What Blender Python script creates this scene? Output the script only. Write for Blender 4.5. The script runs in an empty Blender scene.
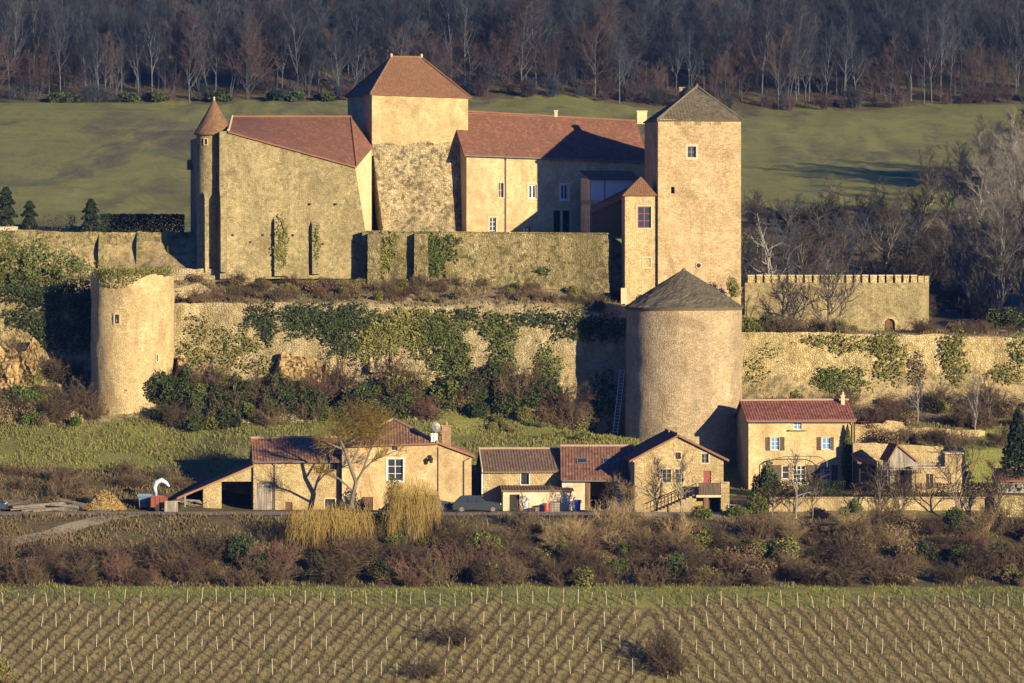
import bpy, bmesh, math, random
import numpy as np
from mathutils import Vector, noise

# ------------------------------------------------------------------ camera, light, exposure
SC = bpy.context.scene
COL = SC.collection
FP, CY = 4800.0, 240.0          # focal length and horizon row of the photograph, in pixels
cam_d = bpy.data.cameras.new('camera')
cam = bpy.data.objects.new('camera', cam_d)
COL.objects.link(cam)
cam.location = (0, 0, 0)
cam.rotation_euler = (math.radians(90), 0, 0)
cam_d.sensor_width = 36
cam_d.lens = 36 * FP / 1024
cam_d.shift_y = -(341.5 - CY) / 1024
cam_d.clip_start = 1
cam_d.clip_end = 6000
SC.camera = cam

SUN_AZ, SUN_EL = math.radians(38), math.radians(11.5)   # azimuth to the right of the view axis, behind the camera
W = bpy.data.worlds.new('World')
SC.world = W
W.use_nodes = True
wn = W.node_tree
bg = wn.nodes['Background']
sky = wn.nodes.new('ShaderNodeTexSky')
sky.sky_type = 'NISHITA'
sky.sun_disc = False
sky.sun_elevation = SUN_EL
sky.sun_rotation = math.pi - SUN_AZ
tint = wn.nodes.new('ShaderNodeMix')
tint.data_type = 'RGBA'
tint.blend_type = 'MULTIPLY'
tint.inputs[0].default_value = 1.0
tint.inputs[7].default_value = (0.36, 0.70, 1.65, 1)     # clear cold winter sky, bluer than the model's
wn.links.new(sky.outputs[0], tint.inputs[6])
wn.links.new(tint.outputs[2], bg.inputs[0])
bg.inputs[1].default_value = 0.058
sky.ozone_density = 5.0
sky.dust_density = 0.4
sun_d = bpy.data.lights.new('sun', 'SUN')
sun_d.energy = 5.0
sun_d.angle = math.radians(0.5)
sun_d.color = (1.0, 0.86, 0.57)
sun = bpy.data.objects.new('sun', sun_d)
COL.objects.link(sun)
sdir = Vector((-math.sin(SUN_AZ) * math.cos(SUN_EL), math.cos(SUN_AZ) * math.cos(SUN_EL), -math.sin(SUN_EL)))
sun.rotation_euler = sdir.to_track_quat('-Z', 'Y').to_euler()
sun.location = (300, -100, 200)
SC.view_settings.view_transform = 'Standard'
SC.view_settings.look = 'None'
SC.view_settings.exposure = 1.08
SC.view_settings.gamma = 1
SC.render.engine = 'CYCLES'
SC.cycles.max_bounces = 4
SC.cycles.diffuse_bounces = 2
SC.cycles.glossy_bounces = 2
SC.cycles.transparent_max_bounces = 4
SC.cycles.use_denoising = True

R = random.Random(11)
V = Vector


def P(px, py, Y):
    return V(((px - 512) * Y / FP, Y, (CY - py) * Y / FP))


def PX(px, Y):
    return (px - 512) * Y / FP


def PZ(py, Y):
    return (CY - py) * Y / FP


def nz(x, y, z=0.0):
    return noise.noise(V((x, y, z)))


# ------------------------------------------------------------------ materials
class NT:
    def __init__(s, name):
        s.m = bpy.data.materials.new(name)
        s.m.use_nodes = True
        s.t = s.m.node_tree
        s.b = s.t.nodes['Principled BSDF']
        s.b.inputs['Specular IOR Level'].default_value = 0.2
        s.b.inputs['Roughness'].default_value = 0.9

    def n(s, kind, **kw):
        x = s.t.nodes.new('ShaderNode' + kind)
        for k, v in kw.items():
            setattr(x, k, v)
        return x

    def l(s, a, b):
        s.t.links.new(a, b)

    def coord(s, scale=(1, 1, 1), rot=(0, 0, 0), src='Object'):
        tc = s.n('TexCoord')
        mp = s.n('Mapping')
        mp.inputs['Scale'].default_value = scale
        mp.inputs['Rotation'].default_value = rot
        s.l(tc.outputs[src], mp.inputs[0])
        return mp.outputs[0]

    def noise(s, co, scale, detail=4, rough=0.6, dist=0.0):
        x = s.n('TexNoise')
        x.inputs['Scale'].default_value = scale
        x.inputs['Detail'].default_value = detail
        x.inputs['Roughness'].default_value = rough
        x.inputs['Distortion'].default_value = dist
        s.l(co, x.inputs['Vector'])
        return x.outputs['Fac']

    def ramp(s, fac, stops):
        r = s.n('ValToRGB')
        e = r.color_ramp.elements
        while len(e) < len(stops):
            e.new(0.5)
        for k, (p, c) in enumerate(stops):
            e[k].position = p
            e[k].color = (c, c, c, 1) if isinstance(c, (int, float)) else (*c, 1)
        s.l(fac, r.inputs[0])
        return r.outputs[0]

    def mix(s, fac, a, b, mode='MIX'):
        x = s.n('Mix', data_type='RGBA', blend_type=mode)
        for v, k in ((fac, 0), (a, 6), (b, 7)):
            if isinstance(v, (int, float)):
                x.inputs[k].default_value = v if k == 0 else (v, v, v, 1)
            elif isinstance(v, tuple):
                x.inputs[k].default_value = (*v, 1)
            else:
                s.l(v, x.inputs[k])
        return x.outputs[2]

    def math(s, op, a, b=0.0):
        x = s.n('Math', operation=op)
        for v, k in ((a, 0), (b, 1)):
            if isinstance(v, (int, float)):
                x.inputs[k].default_value = v
            else:
                s.l(v, x.inputs[k])
        return x.outputs[0]

    def bump(s, h, strength=0.5, dist=0.05):
        b = s.n('Bump')
        b.inputs['Strength'].default_value = strength
        b.inputs['Distance'].default_value = dist
        s.l(h, b.inputs['Height'])
        s.l(b.outputs[0], s.b.inputs['Normal'])

    def out(s, c):
        if isinstance(c, tuple):
            s.b.inputs['Base Color'].default_value = (*c, 1)
        else:
            s.l(c, s.b.inputs['Base Color'])
        return s.m


def mul(c, f):
    return tuple(x * f for x in c)


def stone_mat(name, base, var=0.35, scale=3.2, flat=1.6, stain=0.45, stain_c=(0.10, 0.08, 0.05), lichen=0.0,
              lichen_c=(0.16, 0.14, 0.04), bump=0.7, mortar=0.25, patch=None, patch_at=0.55, holes=0.0):
    t = NT(name)
    co = t.coord()
    cs = t.coord((1, 1, flat))
    scale = scale * 1.45
    base = (base[0] * 1.08, base[1] * 1.11, base[2] * 1.16)
    stain = min(0.8, stain * 1.35)
    stain_c = mul(stain_c, 0.9)
    jn = t.n('TexNoise')
    jn.inputs['Scale'].default_value = 1.7
    t.l(cs, jn.inputs['Vector'])
    ja = t.n('VectorMath', operation='SCALE')
    ja.inputs['Scale'].default_value = 0.22
    t.l(jn.outputs['Color'], ja.inputs[0])
    jv = t.n('VectorMath', operation='ADD')
    t.l(cs, jv.inputs[0]); t.l(ja.outputs[0], jv.inputs[1])
    v = t.n('TexVoronoi')
    v.inputs['Scale'].default_value = scale
    v.inputs['Randomness'].default_value = 0.9
    t.l(jv.outputs[0], v.inputs['Vector'])
    ve = t.n('TexVoronoi', feature='DISTANCE_TO_EDGE')
    ve.inputs['Scale'].default_value = scale
    ve.inputs['Randomness'].default_value = 0.9
    t.l(jv.outputs[0], ve.inputs['Vector'])
    sp = t.n('SeparateColor')
    t.l(v.outputs['Color'], sp.inputs[0])
    c = t.ramp(sp.outputs[0], [(0.0, mul(base, 1 - var)), (0.35, mul(base, 1 - var * 0.3)), (0.7, mul(base, 1 + var * 0.25)), (1.0, mul((base[0] * 1.0, base[1] * 1.04, base[2] * 1.15), 1 + var * 0.6))])
    c = t.mix(t.ramp(sp.outputs[1], [(0.8, 0.0), (1.0, 0.55)]), c, (base[0] * 0.75, base[1] * 0.55, base[2] * 0.4))
    if patch:
        pf = t.ramp(t.noise(co, 0.35, 6, 0.62, 0.4), [(patch_at - 0.03, 0.0), (patch_at + 0.03, 1.0)])
        pc = t.mix(t.noise(co, 2.0, 5), mul(patch, 0.82), mul(patch, 1.18))
        c = t.mix(pf, c, pc)
    pal = t.ramp(t.noise(co, 0.55, 6, 0.66, 0.8), [(0.50, 0.0), (0.68, 0.6)])
    c = t.mix(pal, c, (min(.6, base[0] * 1.28), min(.5, base[1] * 1.34), base[2] * 1.5))
    mid = t.ramp(t.noise(co, 1.6, 5, 0.75), [(0.36, 0.5), (0.55, 0.0)])
    c = t.mix(t.math('MULTIPLY', mid, min(1, stain * 1.8)), c, mul(base, 0.5))
    edge = t.ramp(ve.outputs['Distance'], [(0.0, 1.0), (0.10, 0.0)])
    c = t.mix(t.math('MULTIPLY', edge, mortar), c, mul(base, 0.45))
    big = t.ramp(t.noise(co, 0.22, 7, 0.68, 0.6), [(0.42, 0.0), (0.72, 1.0)])
    stre = t.ramp(t.noise(t.coord((1.2, 1.2, 0.10)), 0.9, 6, 0.65), [(0.45, 0.0), (0.75, 1.0)])
    c = t.mix(t.math('MULTIPLY', big, stain), c, stain_c)
    c = t.mix(t.math('MULTIPLY', stre, stain * 0.7), c, mul(stain_c, 1.3))
    if lichen > 0:
        lf = t.ramp(t.noise(co, 0.7, 7, 0.72, 0.3), [(0.47, 0.0), (0.62, 1.0)])
        c = t.mix(t.math('MULTIPLY', lf, lichen), c, lichen_c)
    if holes > 0:
        hz_ = t.math('ADD', t.noise(co, 2.0, 4, 0.65), t.math('MULTIPLY', t.noise(co, 0.3, 3), -0.35))
        hv = t.ramp(hz_, [(0.20, 1.0), (0.32, 0.0)])
        c = t.mix(t.math('MULTIPLY', hv, holes), c, mul(stain_c, 0.6))
    fine = t.noise(co, 9.0, 4, 0.7)
    c = t.mix(0.22, c, t.ramp(fine, [(0.3, 0.25), (0.7, 0.85)]), 'OVERLAY')
    blot = t.noise(t.coord((1, 1, 0.7)), 0.16, 8, 0.74, 1.2)
    c = t.mix(t.ramp(blot, [(0.49, 0.0), (0.66, min(0.75, stain * 1.5))]), c, mul(stain_c, 0.9))
    c = t.mix(t.ramp(blot, [(0.30, 0.45), (0.46, 0.0)]), c, (min(.62, base[0] * 1.35), min(.5, base[1] * 1.36), base[2] * 1.4))
    h = t.math('ADD', t.math('MULTIPLY', t.math('MINIMUM', ve.outputs['Distance'], 0.25), 2.0), t.math('MULTIPLY', fine, 0.5))
    h = t.math('ADD', h, t.math('MULTIPLY', sp.outputs[2], 0.35))
    t.bump(h, bump, 0.12)
    return t.out(c)


def plain_mat(name, c, rough=0.8, var=0.2, scale=3.0, metal=0.0, spec=0.3, bump=0.0):
    t = NT(name)
    t.b.inputs['Roughness'].default_value = rough
    t.b.inputs['Metallic'].default_value = metal
    t.b.inputs['Specular IOR Level'].default_value = spec
    f = t.noise(t.coord(), scale, 5, 0.65)
    if bump:
        t.bump(f, bump, 0.05)
    return t.out(t.mix(f, mul(c, 1 - var), mul(c, 1 + var)))


def wood_mat(name, c, w=0.16, dirn='X'):
    t = NT(name)
    co = t.coord((1 / w, 1 / w, 0.6))
    f = t.noise(co, 1.0, 3, 0.5)
    g = t.noise(t.coord((20, 20, 1.2)), 1.0, 4, 0.6)
    col = t.mix(t.ramp(f, [(0.35, 0.0), (0.65, 1.0)]), mul(c, 0.6), mul(c, 1.25))
    col = t.mix(0.4, col, t.ramp(g, [(0.3, 0.2), (0.7, 0.8)]), 'OVERLAY')
    t.bump(f, 0.5, 0.03)
    return t.out(col)


def tile_mat(name, cols, rib=0.24, row=0.36, moss=0.0, moss_c=(0.10, 0.09, 0.04), stain=0.3, bump=0.8, jitter=0.0, grime=(0.06, 0.045, 0.035)):
    t = NT(name)
    uv = t.n('UVMap')
    sep = t.n('SeparateXYZ')
    t.l(uv.outputs[0], sep.inputs[0])
    co = t.coord()
    u = t.math('DIVIDE', sep.outputs[0], rib)
    v = t.math('DIVIDE', sep.outputs[1], row)
    if jitter:
        j = t.noise(co, 1.5, 3)
        u = t.math('ADD', u, t.math('MULTIPLY', j, jitter))
        v = t.math('ADD', v, t.math('MULTIPLY', j, jitter))
    fu, fv = t.math('FLOOR', u), t.math('FLOOR', v)
    if jitter:
        sh = t.math('MULTIPLY', t.math('MODULO', fv, 2.0), 0.5)
        fu = t.math('FLOOR', t.math('ADD', u, sh))
    cb = t.n('CombineXYZ')
    t.l(fu, cb.inputs[0]); t.l(fv, cb.inputs[1])
    wn_ = t.n('TexWhiteNoise', noise_dimensions='2D')
    t.l(cb.outputs[0], wn_.inputs['Vector'])
    c = t.ramp(wn_.outputs['Value'], [(i / (len(cols) - 1), k) for i, k in enumerate(cols)])
    big = t.ramp(t.noise(co, 0.45, 7, 0.68, 0.5), [(0.40, 0.0), (0.72, 1.0)])
    c = t.mix(t.math('MULTIPLY', big, stain), c, grime)
    if moss > 0:
        mf = t.ramp(t.noise(co, 0.9, 7, 0.72), [(0.58 - moss * 0.35, 0.0), (0.70 - moss * 0.2, 1.0)])
        c = t.mix(t.math('MULTIPLY', mf, min(1, moss + 0.25)), c, moss_c)
    fine = t.noise(co, 12.0, 3, 0.7)
    c = t.mix(0.3, c, t.ramp(fine, [(0.3, 0.25), (0.7, 0.8)]), 'OVERLAY')
    fr = t.math('SUBTRACT', v, t.math('FLOOR', v))
    h = t.math('ADD', t.math('SUBTRACT', 1.0, fr), t.math('MULTIPLY', wn_.outputs['Value'], 0.5))
    h = t.math('ADD', h, t.math('MULTIPLY', fine, 0.4))
    t.bump(h, bump, 0.05)
    return t.out(c)


def leaf_mat(name, a, b, c3=None, scale=1.3, trans=0.12):
    t = NT(name)
    co = t.coord()
    oi = t.n('ObjectInfo')
    f = t.noise(co, scale, 4, 0.7)
    g = t.noise(co, 14.0, 2, 0.6)
    m = t.mix(t.ramp(f, [(0.38, 0.0), (0.62, 1.0)]), a, b)
    if c3:
        m = t.mix(t.ramp(g, [(0.55, 0.0), (0.65, 1.0)]), m, c3)
    m = t.mix(t.math('MULTIPLY', oi.outputs['Random'], 0.45), m, mul(a, 0.6))
    t.b.inputs['Roughness'].default_value = 0.65
    return t.out(m)


def twig_mat(name, a, b, scale=0.8):
    t = NT(name)
    co = t.coord()
    oi = t.n('ObjectInfo')
    f = t.noise(co, scale, 4, 0.7)
    m = t.mix(t.ramp(f, [(0.35, 0.0), (0.65, 1.0)]), a, b)
    m = t.mix(t.math('MULTIPLY', oi.outputs['Random'], 0.5), m, mul(a, 0.65))
    return t.out(m)


def bark_mat(name, a, b):
    t = NT(name)
    f = t.noise(t.coord((4, 4, 0.8)), 1.0, 5, 0.7)
    t.bump(f, 0.5, 0.05)
    return t.out(t.mix(t.ramp(f, [(0.35, 0.0), (0.65, 1.0)]), a, b))


M = {}
OC = (0.43, 0.295, 0.135)
M['keep'] = stone_mat('keep_stone', (0.42, 0.285, 0.14), 0.28, 3.0, 1.9, 0.28, (0.18, 0.12, 0.06), 0.10, (0.22, 0.16, 0.06), 0.5)
M['round'] = stone_mat('round_tower_stone', (0.41, 0.295, 0.16), 0.30, 3.4, 1.8, 0.30, (0.17, 0.12, 0.07), 0.2, (0.30, 0.24, 0.15), 0.7)
M['round_pale'] = stone_mat('left_tower_stone', (0.46, 0.33, 0.15), 0.25, 3.2, 1.7, 0.32, (0.24, 0.16, 0.08), 0.15, (0.42, 0.24, 0.09), 0.6)
M['hall'] = stone_mat('hall_stone', (0.345, 0.262, 0.125), 0.32, 3.6, 1.8, 0.45, (0.19, 0.15, 0.07), 0.25, (0.24, 0.19, 0.06), 0.75, holes=0.5)
M['cream'] = stone_mat('cream_plaster', (0.56, 0.40, 0.20), 0.08, 2.0, 1.5, 0.22, (0.34, 0.25, 0.13), 0.0, bump=0.2, mortar=0.05)
M['tower_up'] = stone_mat('tower_plaster', (0.45, 0.315, 0.145), 0.16, 3.0, 1.8, 0.48, (0.24, 0.17, 0.08), 0.18, (0.27, 0.20, 0.08), 0.4, mortar=0.12)
M['tower_low'] = stone_mat('tower_rubble', (0.43, 0.325, 0.17), 0.5, 3.4, 1.3, 0.30, (0.17, 0.13, 0.07), 0.45, (0.21, 0.16, 0.06), 1.0, mortar=0.35, holes=0.85)
M['wing'] = stone_mat('wing_plaster', (0.49, 0.34, 0.165), 0.12, 3.0, 1.8, 0.42, (0.30, 0.20, 0.10), 0.0, bump=0.3, mortar=0.08, patch=(0.38, 0.27, 0.14), patch_at=0.60)
M['earth'] = stone_mat('orange_rock', (0.42, 0.27, 0.11), 0.4, 1.6, 1.2, 0.5, (0.16, 0.10, 0.04), 0.35, (0.16, 0.13, 0.04), 1.0, mortar=0.3, holes=0.9)
M['upper'] = stone_mat('rampart_stone', (0.37, 0.28, 0.125), 0.42, 3.4, 1.6, 0.42, (0.15, 0.12, 0.05), 0.65, (0.17, 0.145, 0.045), 1.0, mortar=0.3, holes=0.9)
M['lower'] = stone_mat('low_rampart_stone', (0.40, 0.30, 0.155), 0.35, 2.8, 1.4, 0.35, (0.20, 0.15, 0.07), 0.5, (0.20, 0.17, 0.06), 1.0, mortar=0.2, patch=(0.47, 0.36, 0.20), patch_at=0.55)
M['rwall'] = stone_mat('right_rampart_stone', (0.49, 0.36, 0.165), 0.32, 2.8, 1.3, 0.30, (0.26, 0.19, 0.08), 0.45, (0.25, 0.21, 0.06), 1.0, mortar=0.2, holes=0.4)
M['house'] = stone_mat('house_render', (0.48, 0.335, 0.155), 0.14, 3.2, 1.6, 0.5, (0.27, 0.18, 0.085), 0.35, (0.40, 0.25, 0.11), 0.4, mortar=0.1)
M['house_b'] = stone_mat('cottage_rubble', (0.45, 0.32, 0.15), 0.34, 3.6, 1.8, 0.45, (0.24, 0.17, 0.08), 0.1, bump=0.7)
M['render'] = stone_mat('grey_render', (0.50, 0.40, 0.25), 0.08, 3.0, 1.5, 0.3, (0.28, 0.22, 0.13), 0.0, bump=0.2, mortar=0.04)
M['ashlar'] = plain_mat('dressed_stone', (0.44, 0.345, 0.21), 0.9, 0.3, 4.0, bump=0.3)
M['white'] = plain_mat('white_paint', (0.58, 0.55, 0.49), 0.6, 0.15)
M['greywhite'] = plain_mat('faded_white', (0.50, 0.47, 0.42), 0.7, 0.12)
M['glass'] = plain_mat('window_glass', (0.03, 0.035, 0.045), 0.08, 0.1, spec=0.6)
M['glass_blue'] = plain_mat('blue_glass', (0.10, 0.22, 0.42), 0.15, 0.15, spec=0.6)
M['dark'] = plain_mat('dark_wood_and_hole_shade', (0.025, 0.02, 0.016), 0.8, 0.3)  # dark wood; also stands in for the shade inside holes
M['shutter'] = wood_mat('shutter_wood', (0.10, 0.072, 0.05), 0.12)
M['door'] = wood_mat('brown_door_wood', (0.13, 0.07, 0.04), 0.15)
M['greywood'] = wood_mat('grey_wood', (0.24, 0.20, 0.16), 0.18)
M['redwood'] = plain_mat('red_window_paint', (0.22, 0.05, 0.04), 0.6, 0.2)
M['metal'] = plain_mat('zinc_pipe', (0.16, 0.14, 0.13), 0.5, 0.2, metal=0.3)
M['brick'] = stone_mat('chimney_brick', (0.40, 0.24, 0.12), 0.25, 6.0, 2.2, 0.3, (0.15, 0.1, 0.07))
M['roof_castle'] = tile_mat('castle_tiles', [(0.145, 0.062, 0.037), (0.195, 0.082, 0.048), (0.165, 0.07, 0.042), (0.235, 0.112, 0.066)], 0.24, 0.20, 0.12, (0.15, 0.09, 0.05), stain=0.38, bump=0.6, jitter=0.01)
M['roof_tower'] = tile_mat('tower_tiles', [(0.19, 0.088, 0.045), (0.24, 0.112, 0.056), (0.165, 0.076, 0.04), (0.26, 0.135, 0.07)], 0.17, 0.14, 0.25, (0.20, 0.13, 0.05), 0.25, 0.5, jitter=0.01)
M['roof_turret'] = tile_mat('turret_tiles', [(0.17, 0.085, 0.045), (0.23, 0.11, 0.055), (0.13, 0.07, 0.04), (0.26, 0.14, 0.07)], 0.18, 0.15, 0.3, (0.16, 0.12, 0.05), 0.35, 0.6, jitter=0.02)
M['lauze'] = tile_mat('stone_slates', [(0.085, 0.068, 0.045), (0.13, 0.105, 0.065), (0.165, 0.135, 0.085), (0.10, 0.08, 0.055), (0.20, 0.165, 0.10)], 0.30, 0.20, 0.35, (0.13, 0.11, 0.045), 0.35, 1.0, jitter=0.5)
M['canal_red'] = tile_mat('red_pantiles', [(0.20, 0.065, 0.042), (0.27, 0.095, 0.058), (0.15, 0.052, 0.038), (0.30, 0.125, 0.075), (0.22, 0.075, 0.05)], 0.25, 0.38, 0.0, stain=0.2)
M['canal_old'] = tile_mat('old_pantiles', [(0.19, 0.085, 0.05), (0.28, 0.13, 0.07), (0.14, 0.065, 0.042), (0.34, 0.18, 0.10)], 0.25, 0.38, 0.2, (0.16, 0.11, 0.05), 0.35)
M['canal_moss'] = tile_mat('mossy_pantiles', [(0.16, 0.085, 0.055), (0.20, 0.115, 0.07), (0.11, 0.065, 0.045), (0.24, 0.15, 0.09)], 0.25, 0.38, 0.45, (0.145, 0.105, 0.05), 0.45)
M['canal_dark'] = tile_mat('brown_pantiles', [(0.16, 0.072, 0.045), (0.22, 0.10, 0.058), (0.12, 0.057, 0.04), (0.27, 0.135, 0.08)], 0.25, 0.38, 0.15, (0.12, 0.09, 0.05), 0.3)
M['ridge'] = plain_mat('ridge_mortar', (0.30, 0.20, 0.14), 0.9, 0.35, 5.0)

M['bark_pale'] = bark_mat('pale_bark', (0.14, 0.125, 0.105), (0.29, 0.26, 0.22))
M['bark'] = bark_mat('grey_bark', (0.10, 0.08, 0.06), (0.19, 0.155, 0.12))
M['bark_dark'] = bark_mat('dark_bark', (0.06, 0.045, 0.035), (0.13, 0.10, 0.075))
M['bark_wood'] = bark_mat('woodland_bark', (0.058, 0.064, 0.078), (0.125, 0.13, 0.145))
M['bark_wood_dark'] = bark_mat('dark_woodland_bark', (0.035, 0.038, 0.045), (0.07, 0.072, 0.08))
M['twig_grey'] = twig_mat('grey_twigs', (0.115, 0.098, 0.082), (0.175, 0.15, 0.12))
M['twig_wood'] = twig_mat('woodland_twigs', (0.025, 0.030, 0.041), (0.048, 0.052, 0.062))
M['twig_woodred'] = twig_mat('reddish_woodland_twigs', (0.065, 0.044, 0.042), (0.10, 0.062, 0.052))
M['twig_brown'] = twig_mat('brown_twigs', (0.072, 0.048, 0.030), (0.135, 0.092, 0.05))
M['twig_copse'] = twig_mat('copse_twigs', (0.046, 0.038, 0.032), (0.085, 0.066, 0.052))
M['twig_red'] = twig_mat('reddish_twigs', (0.095, 0.05, 0.036), (0.15, 0.085, 0.055))
M['twig_gold'] = twig_mat('golden_twigs', (0.19, 0.125, 0.032), (0.31, 0.21, 0.055))
M['twig_tan'] = twig_mat('tan_twigs', (0.24, 0.165, 0.075), (0.36, 0.26, 0.13))
M['leaf_dark'] = leaf_mat('dark_evergreen_leaves', (0.022, 0.034, 0.012), (0.055, 0.072, 0.02), (0.085, 0.09, 0.03))
M['leaf_ivy'] = leaf_mat('ivy_leaves', (0.05, 0.07, 0.014), (0.115, 0.13, 0.026), (0.17, 0.165, 0.04))
M['leaf_yellow'] = leaf_mat('yellow_green_leaves', (0.11, 0.115, 0.025), (0.20, 0.18, 0.045), (0.26, 0.21, 0.06))
M['leaf_olive'] = leaf_mat('olive_leaves', (0.10, 0.10, 0.022), (0.18, 0.165, 0.04), (0.24, 0.20, 0.06))
M['leaf_green'] = leaf_mat('bright_green_leaves', (0.06, 0.10, 0.018), (0.11, 0.155, 0.03))
M['needle'] = leaf_mat('topiary_needles', (0.012, 0.02, 0.012), (0.03, 0.042, 0.02))
M['leaf_dry'] = leaf_mat('dry_leaves', (0.11, 0.075, 0.04), (0.19, 0.13, 0.065), (0.24, 0.17, 0.09))
M['hay'] = twig_mat('hay_straw', (0.30, 0.19, 0.07), (0.42, 0.29, 0.11), 2.0)


# ------------------------------------------------------------------ mesh building
class MB:
    def __init__(s):
        s.v, s.f, s.uv, s.mi = [], [], [], []

    def add(s, pts, uv=None, mi=0):
        b = len(s.v)
        s.v += [tuple(p) for p in pts]
        s.f.append(tuple(range(b, b + len(pts))))
        s.uv.append(uv)
        s.mi.append(mi)

    def grid(s, rows, uvs=None, close=False, mi=0):
        """rows of points (lists of equal length) joined as quads"""
        b = len(s.v)
        n = len(rows[0])
        for r in rows:
            s.v += [tuple(p) for p in r]
        for j in range(len(rows) - 1):
            for i in range(n if close else n - 1):
                i2 = (i + 1) % n
                s.f.append((b + j * n + i, b + j * n + i2, b + (j + 1) * n + i2, b + (j + 1) * n + i))
                if uvs:
                    s.uv.append([uvs[j][i], uvs[j][i + 1], uvs[j + 1][i + 1], uvs[j + 1][i]])
                else:
                    s.uv.append(None)
                s.mi.append(mi)

    def box(s, o, a, b, c, mi=0):
        o, a, b, c = V(o), V(a), V(b), V(c)
        q = [o, o + a, o + a + b, o + b, o + c, o + a + c, o + a + b + c, o + b + c]
        for f in ((0, 3, 2, 1), (4, 5, 6, 7), (0, 1, 5, 4), (1, 2, 6, 5), (2, 3, 7, 6), (3, 0, 4, 7)):
            s.add([q[k] for k in f], None, mi)

    def tube(s, pts, radii, n=5, cap=False, mi=0):
        b = len(s.v)
        m = len(pts)
        for k, p in enumerate(pts):
            d = (pts[min(k + 1, m - 1)] - pts[max(k - 1, 0)])
            d = d.normalized() if d.length > 1e-9 else V((0, 0, 1))
            a = d.cross(V((0.31, 0.95, 0.11)) if abs(d.y) < 0.9 else V((1, 0, 0))).normalized()
            c = d.cross(a)
            r = radii[k]
            for i in range(n):
                t = 2 * math.pi * i / n
                q = p + a * (math.cos(t) * r) + c * (math.sin(t) * r)
                s.v.append((q.x, q.y, q.z))
        for k in range(m - 1):
            for i in range(n):
                i2 = (i + 1) % n
                s.f.append((b + k * n + i, b + k * n + i2, b + (k + 1) * n + i2, b + (k + 1) * n + i))
                s.uv.append(None)
                s.mi.append(mi)
        if cap:
            s.f.append(tuple(b + i for i in range(n))[::-1]); s.uv.append(None); s.mi.append(mi)
            s.f.append(tuple(b + (m - 1) * n + i for i in range(n))); s.uv.append(None); s.mi.append(mi)

    def ext(s, o):
        b = len(s.v)
        s.v += o.v
        s.f += [tuple(i + b for i in f) for f in o.f]
        s.uv += o.uv
        s.mi += o.mi

    def quads(s, arr, mi=0):
        """arr: N x 4 x 3"""
        b = len(s.v)
        s.v += [tuple(p) for p in arr.reshape(-1, 3).tolist()]
        n = len(arr)
        s.f += [(b + 4 * k, b + 4 * k + 1, b + 4 * k + 2, b + 4 * k + 3) for k in range(n)]
        s.uv += [None] * n
        s.mi += [mi] * n

    def mesh(s, name, mats, off=V((0, 0, 0)), smooth=False):
        me = bpy.data.meshes.new(name)
        vs = np.array(s.v, dtype=np.float64).reshape(-1, 3) - np.array(off)
        me.from_pydata(vs.tolist(), [], s.f)
        for m in (mats if isinstance(mats, (list, tuple)) else [mats]):
            me.materials.append(m)
        if any(s.mi):
            me.polygons.foreach_set('material_index', s.mi)
        if any(u is not None for u in s.uv):
            ul = me.uv_layers.new(name='UVMap')
            flat = []
            for f, u in zip(s.f, s.uv):
                for k in range(len(f)):
                    flat += (list(u[k]) if u is not None else [0.0, 0.0])
            ul.data.foreach_set('uv', flat)
        if smooth:
            me.polygons.foreach_set('use_smooth', [True] * len(me.polygons))
        me.update()
        return me


ORG = {}      # world origin of each object's mesh coordinates


def tag(o, label, cat, group=None, kind=None):
    if label: o['label'] = label
    if cat: o['category'] = cat
    if group: o['group'] = group
    if kind: o['kind'] = kind
    return o


def thing(name, label, cat, loc=(0, 0, 0), group=None):
    o = bpy.data.objects.new(name, None)
    o.empty_display_size = 0.3
    COL.objects.link(o)
    o.location = loc
    ORG[o.name] = V(loc)
    return tag(o, label, cat, group)


def obj(name, mb, mat, parent=None, smooth=False, loc=None):
    """link mb (in world coordinates) as ONE mesh object"""
    if parent is not None:
        off = ORG[parent.name]
    else:
        off = V(loc) if loc is not None else V((0, 0, 0))
    o = bpy.data.objects.new(name, mb.mesh(name, mat, off, smooth))
    COL.objects.link(o)
    if parent is not None:
        o.parent = parent
    else:
        o.location = off
    ORG[o.name] = off.copy()
    return o


def dup(o, loc, rz=0.0, s=1.0, label=None, group=None):
    """copy a thing with its parts and sub-parts"""
    r = o.copy()
    COL.objects.link(r)
    r.location = loc
    r.rotation_euler = (0, 0, rz)
    r.scale = s if isinstance(s, tuple) else (s, s, s)
    if label: r['label'] = label
    if group: r['group'] = group
    for ch in list(o.children):
        c = ch.copy(); COL.objects.link(c); c.parent = r
        for g in ch.children:
            d = g.copy(); COL.objects.link(d); d.parent = c
    return r


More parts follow.
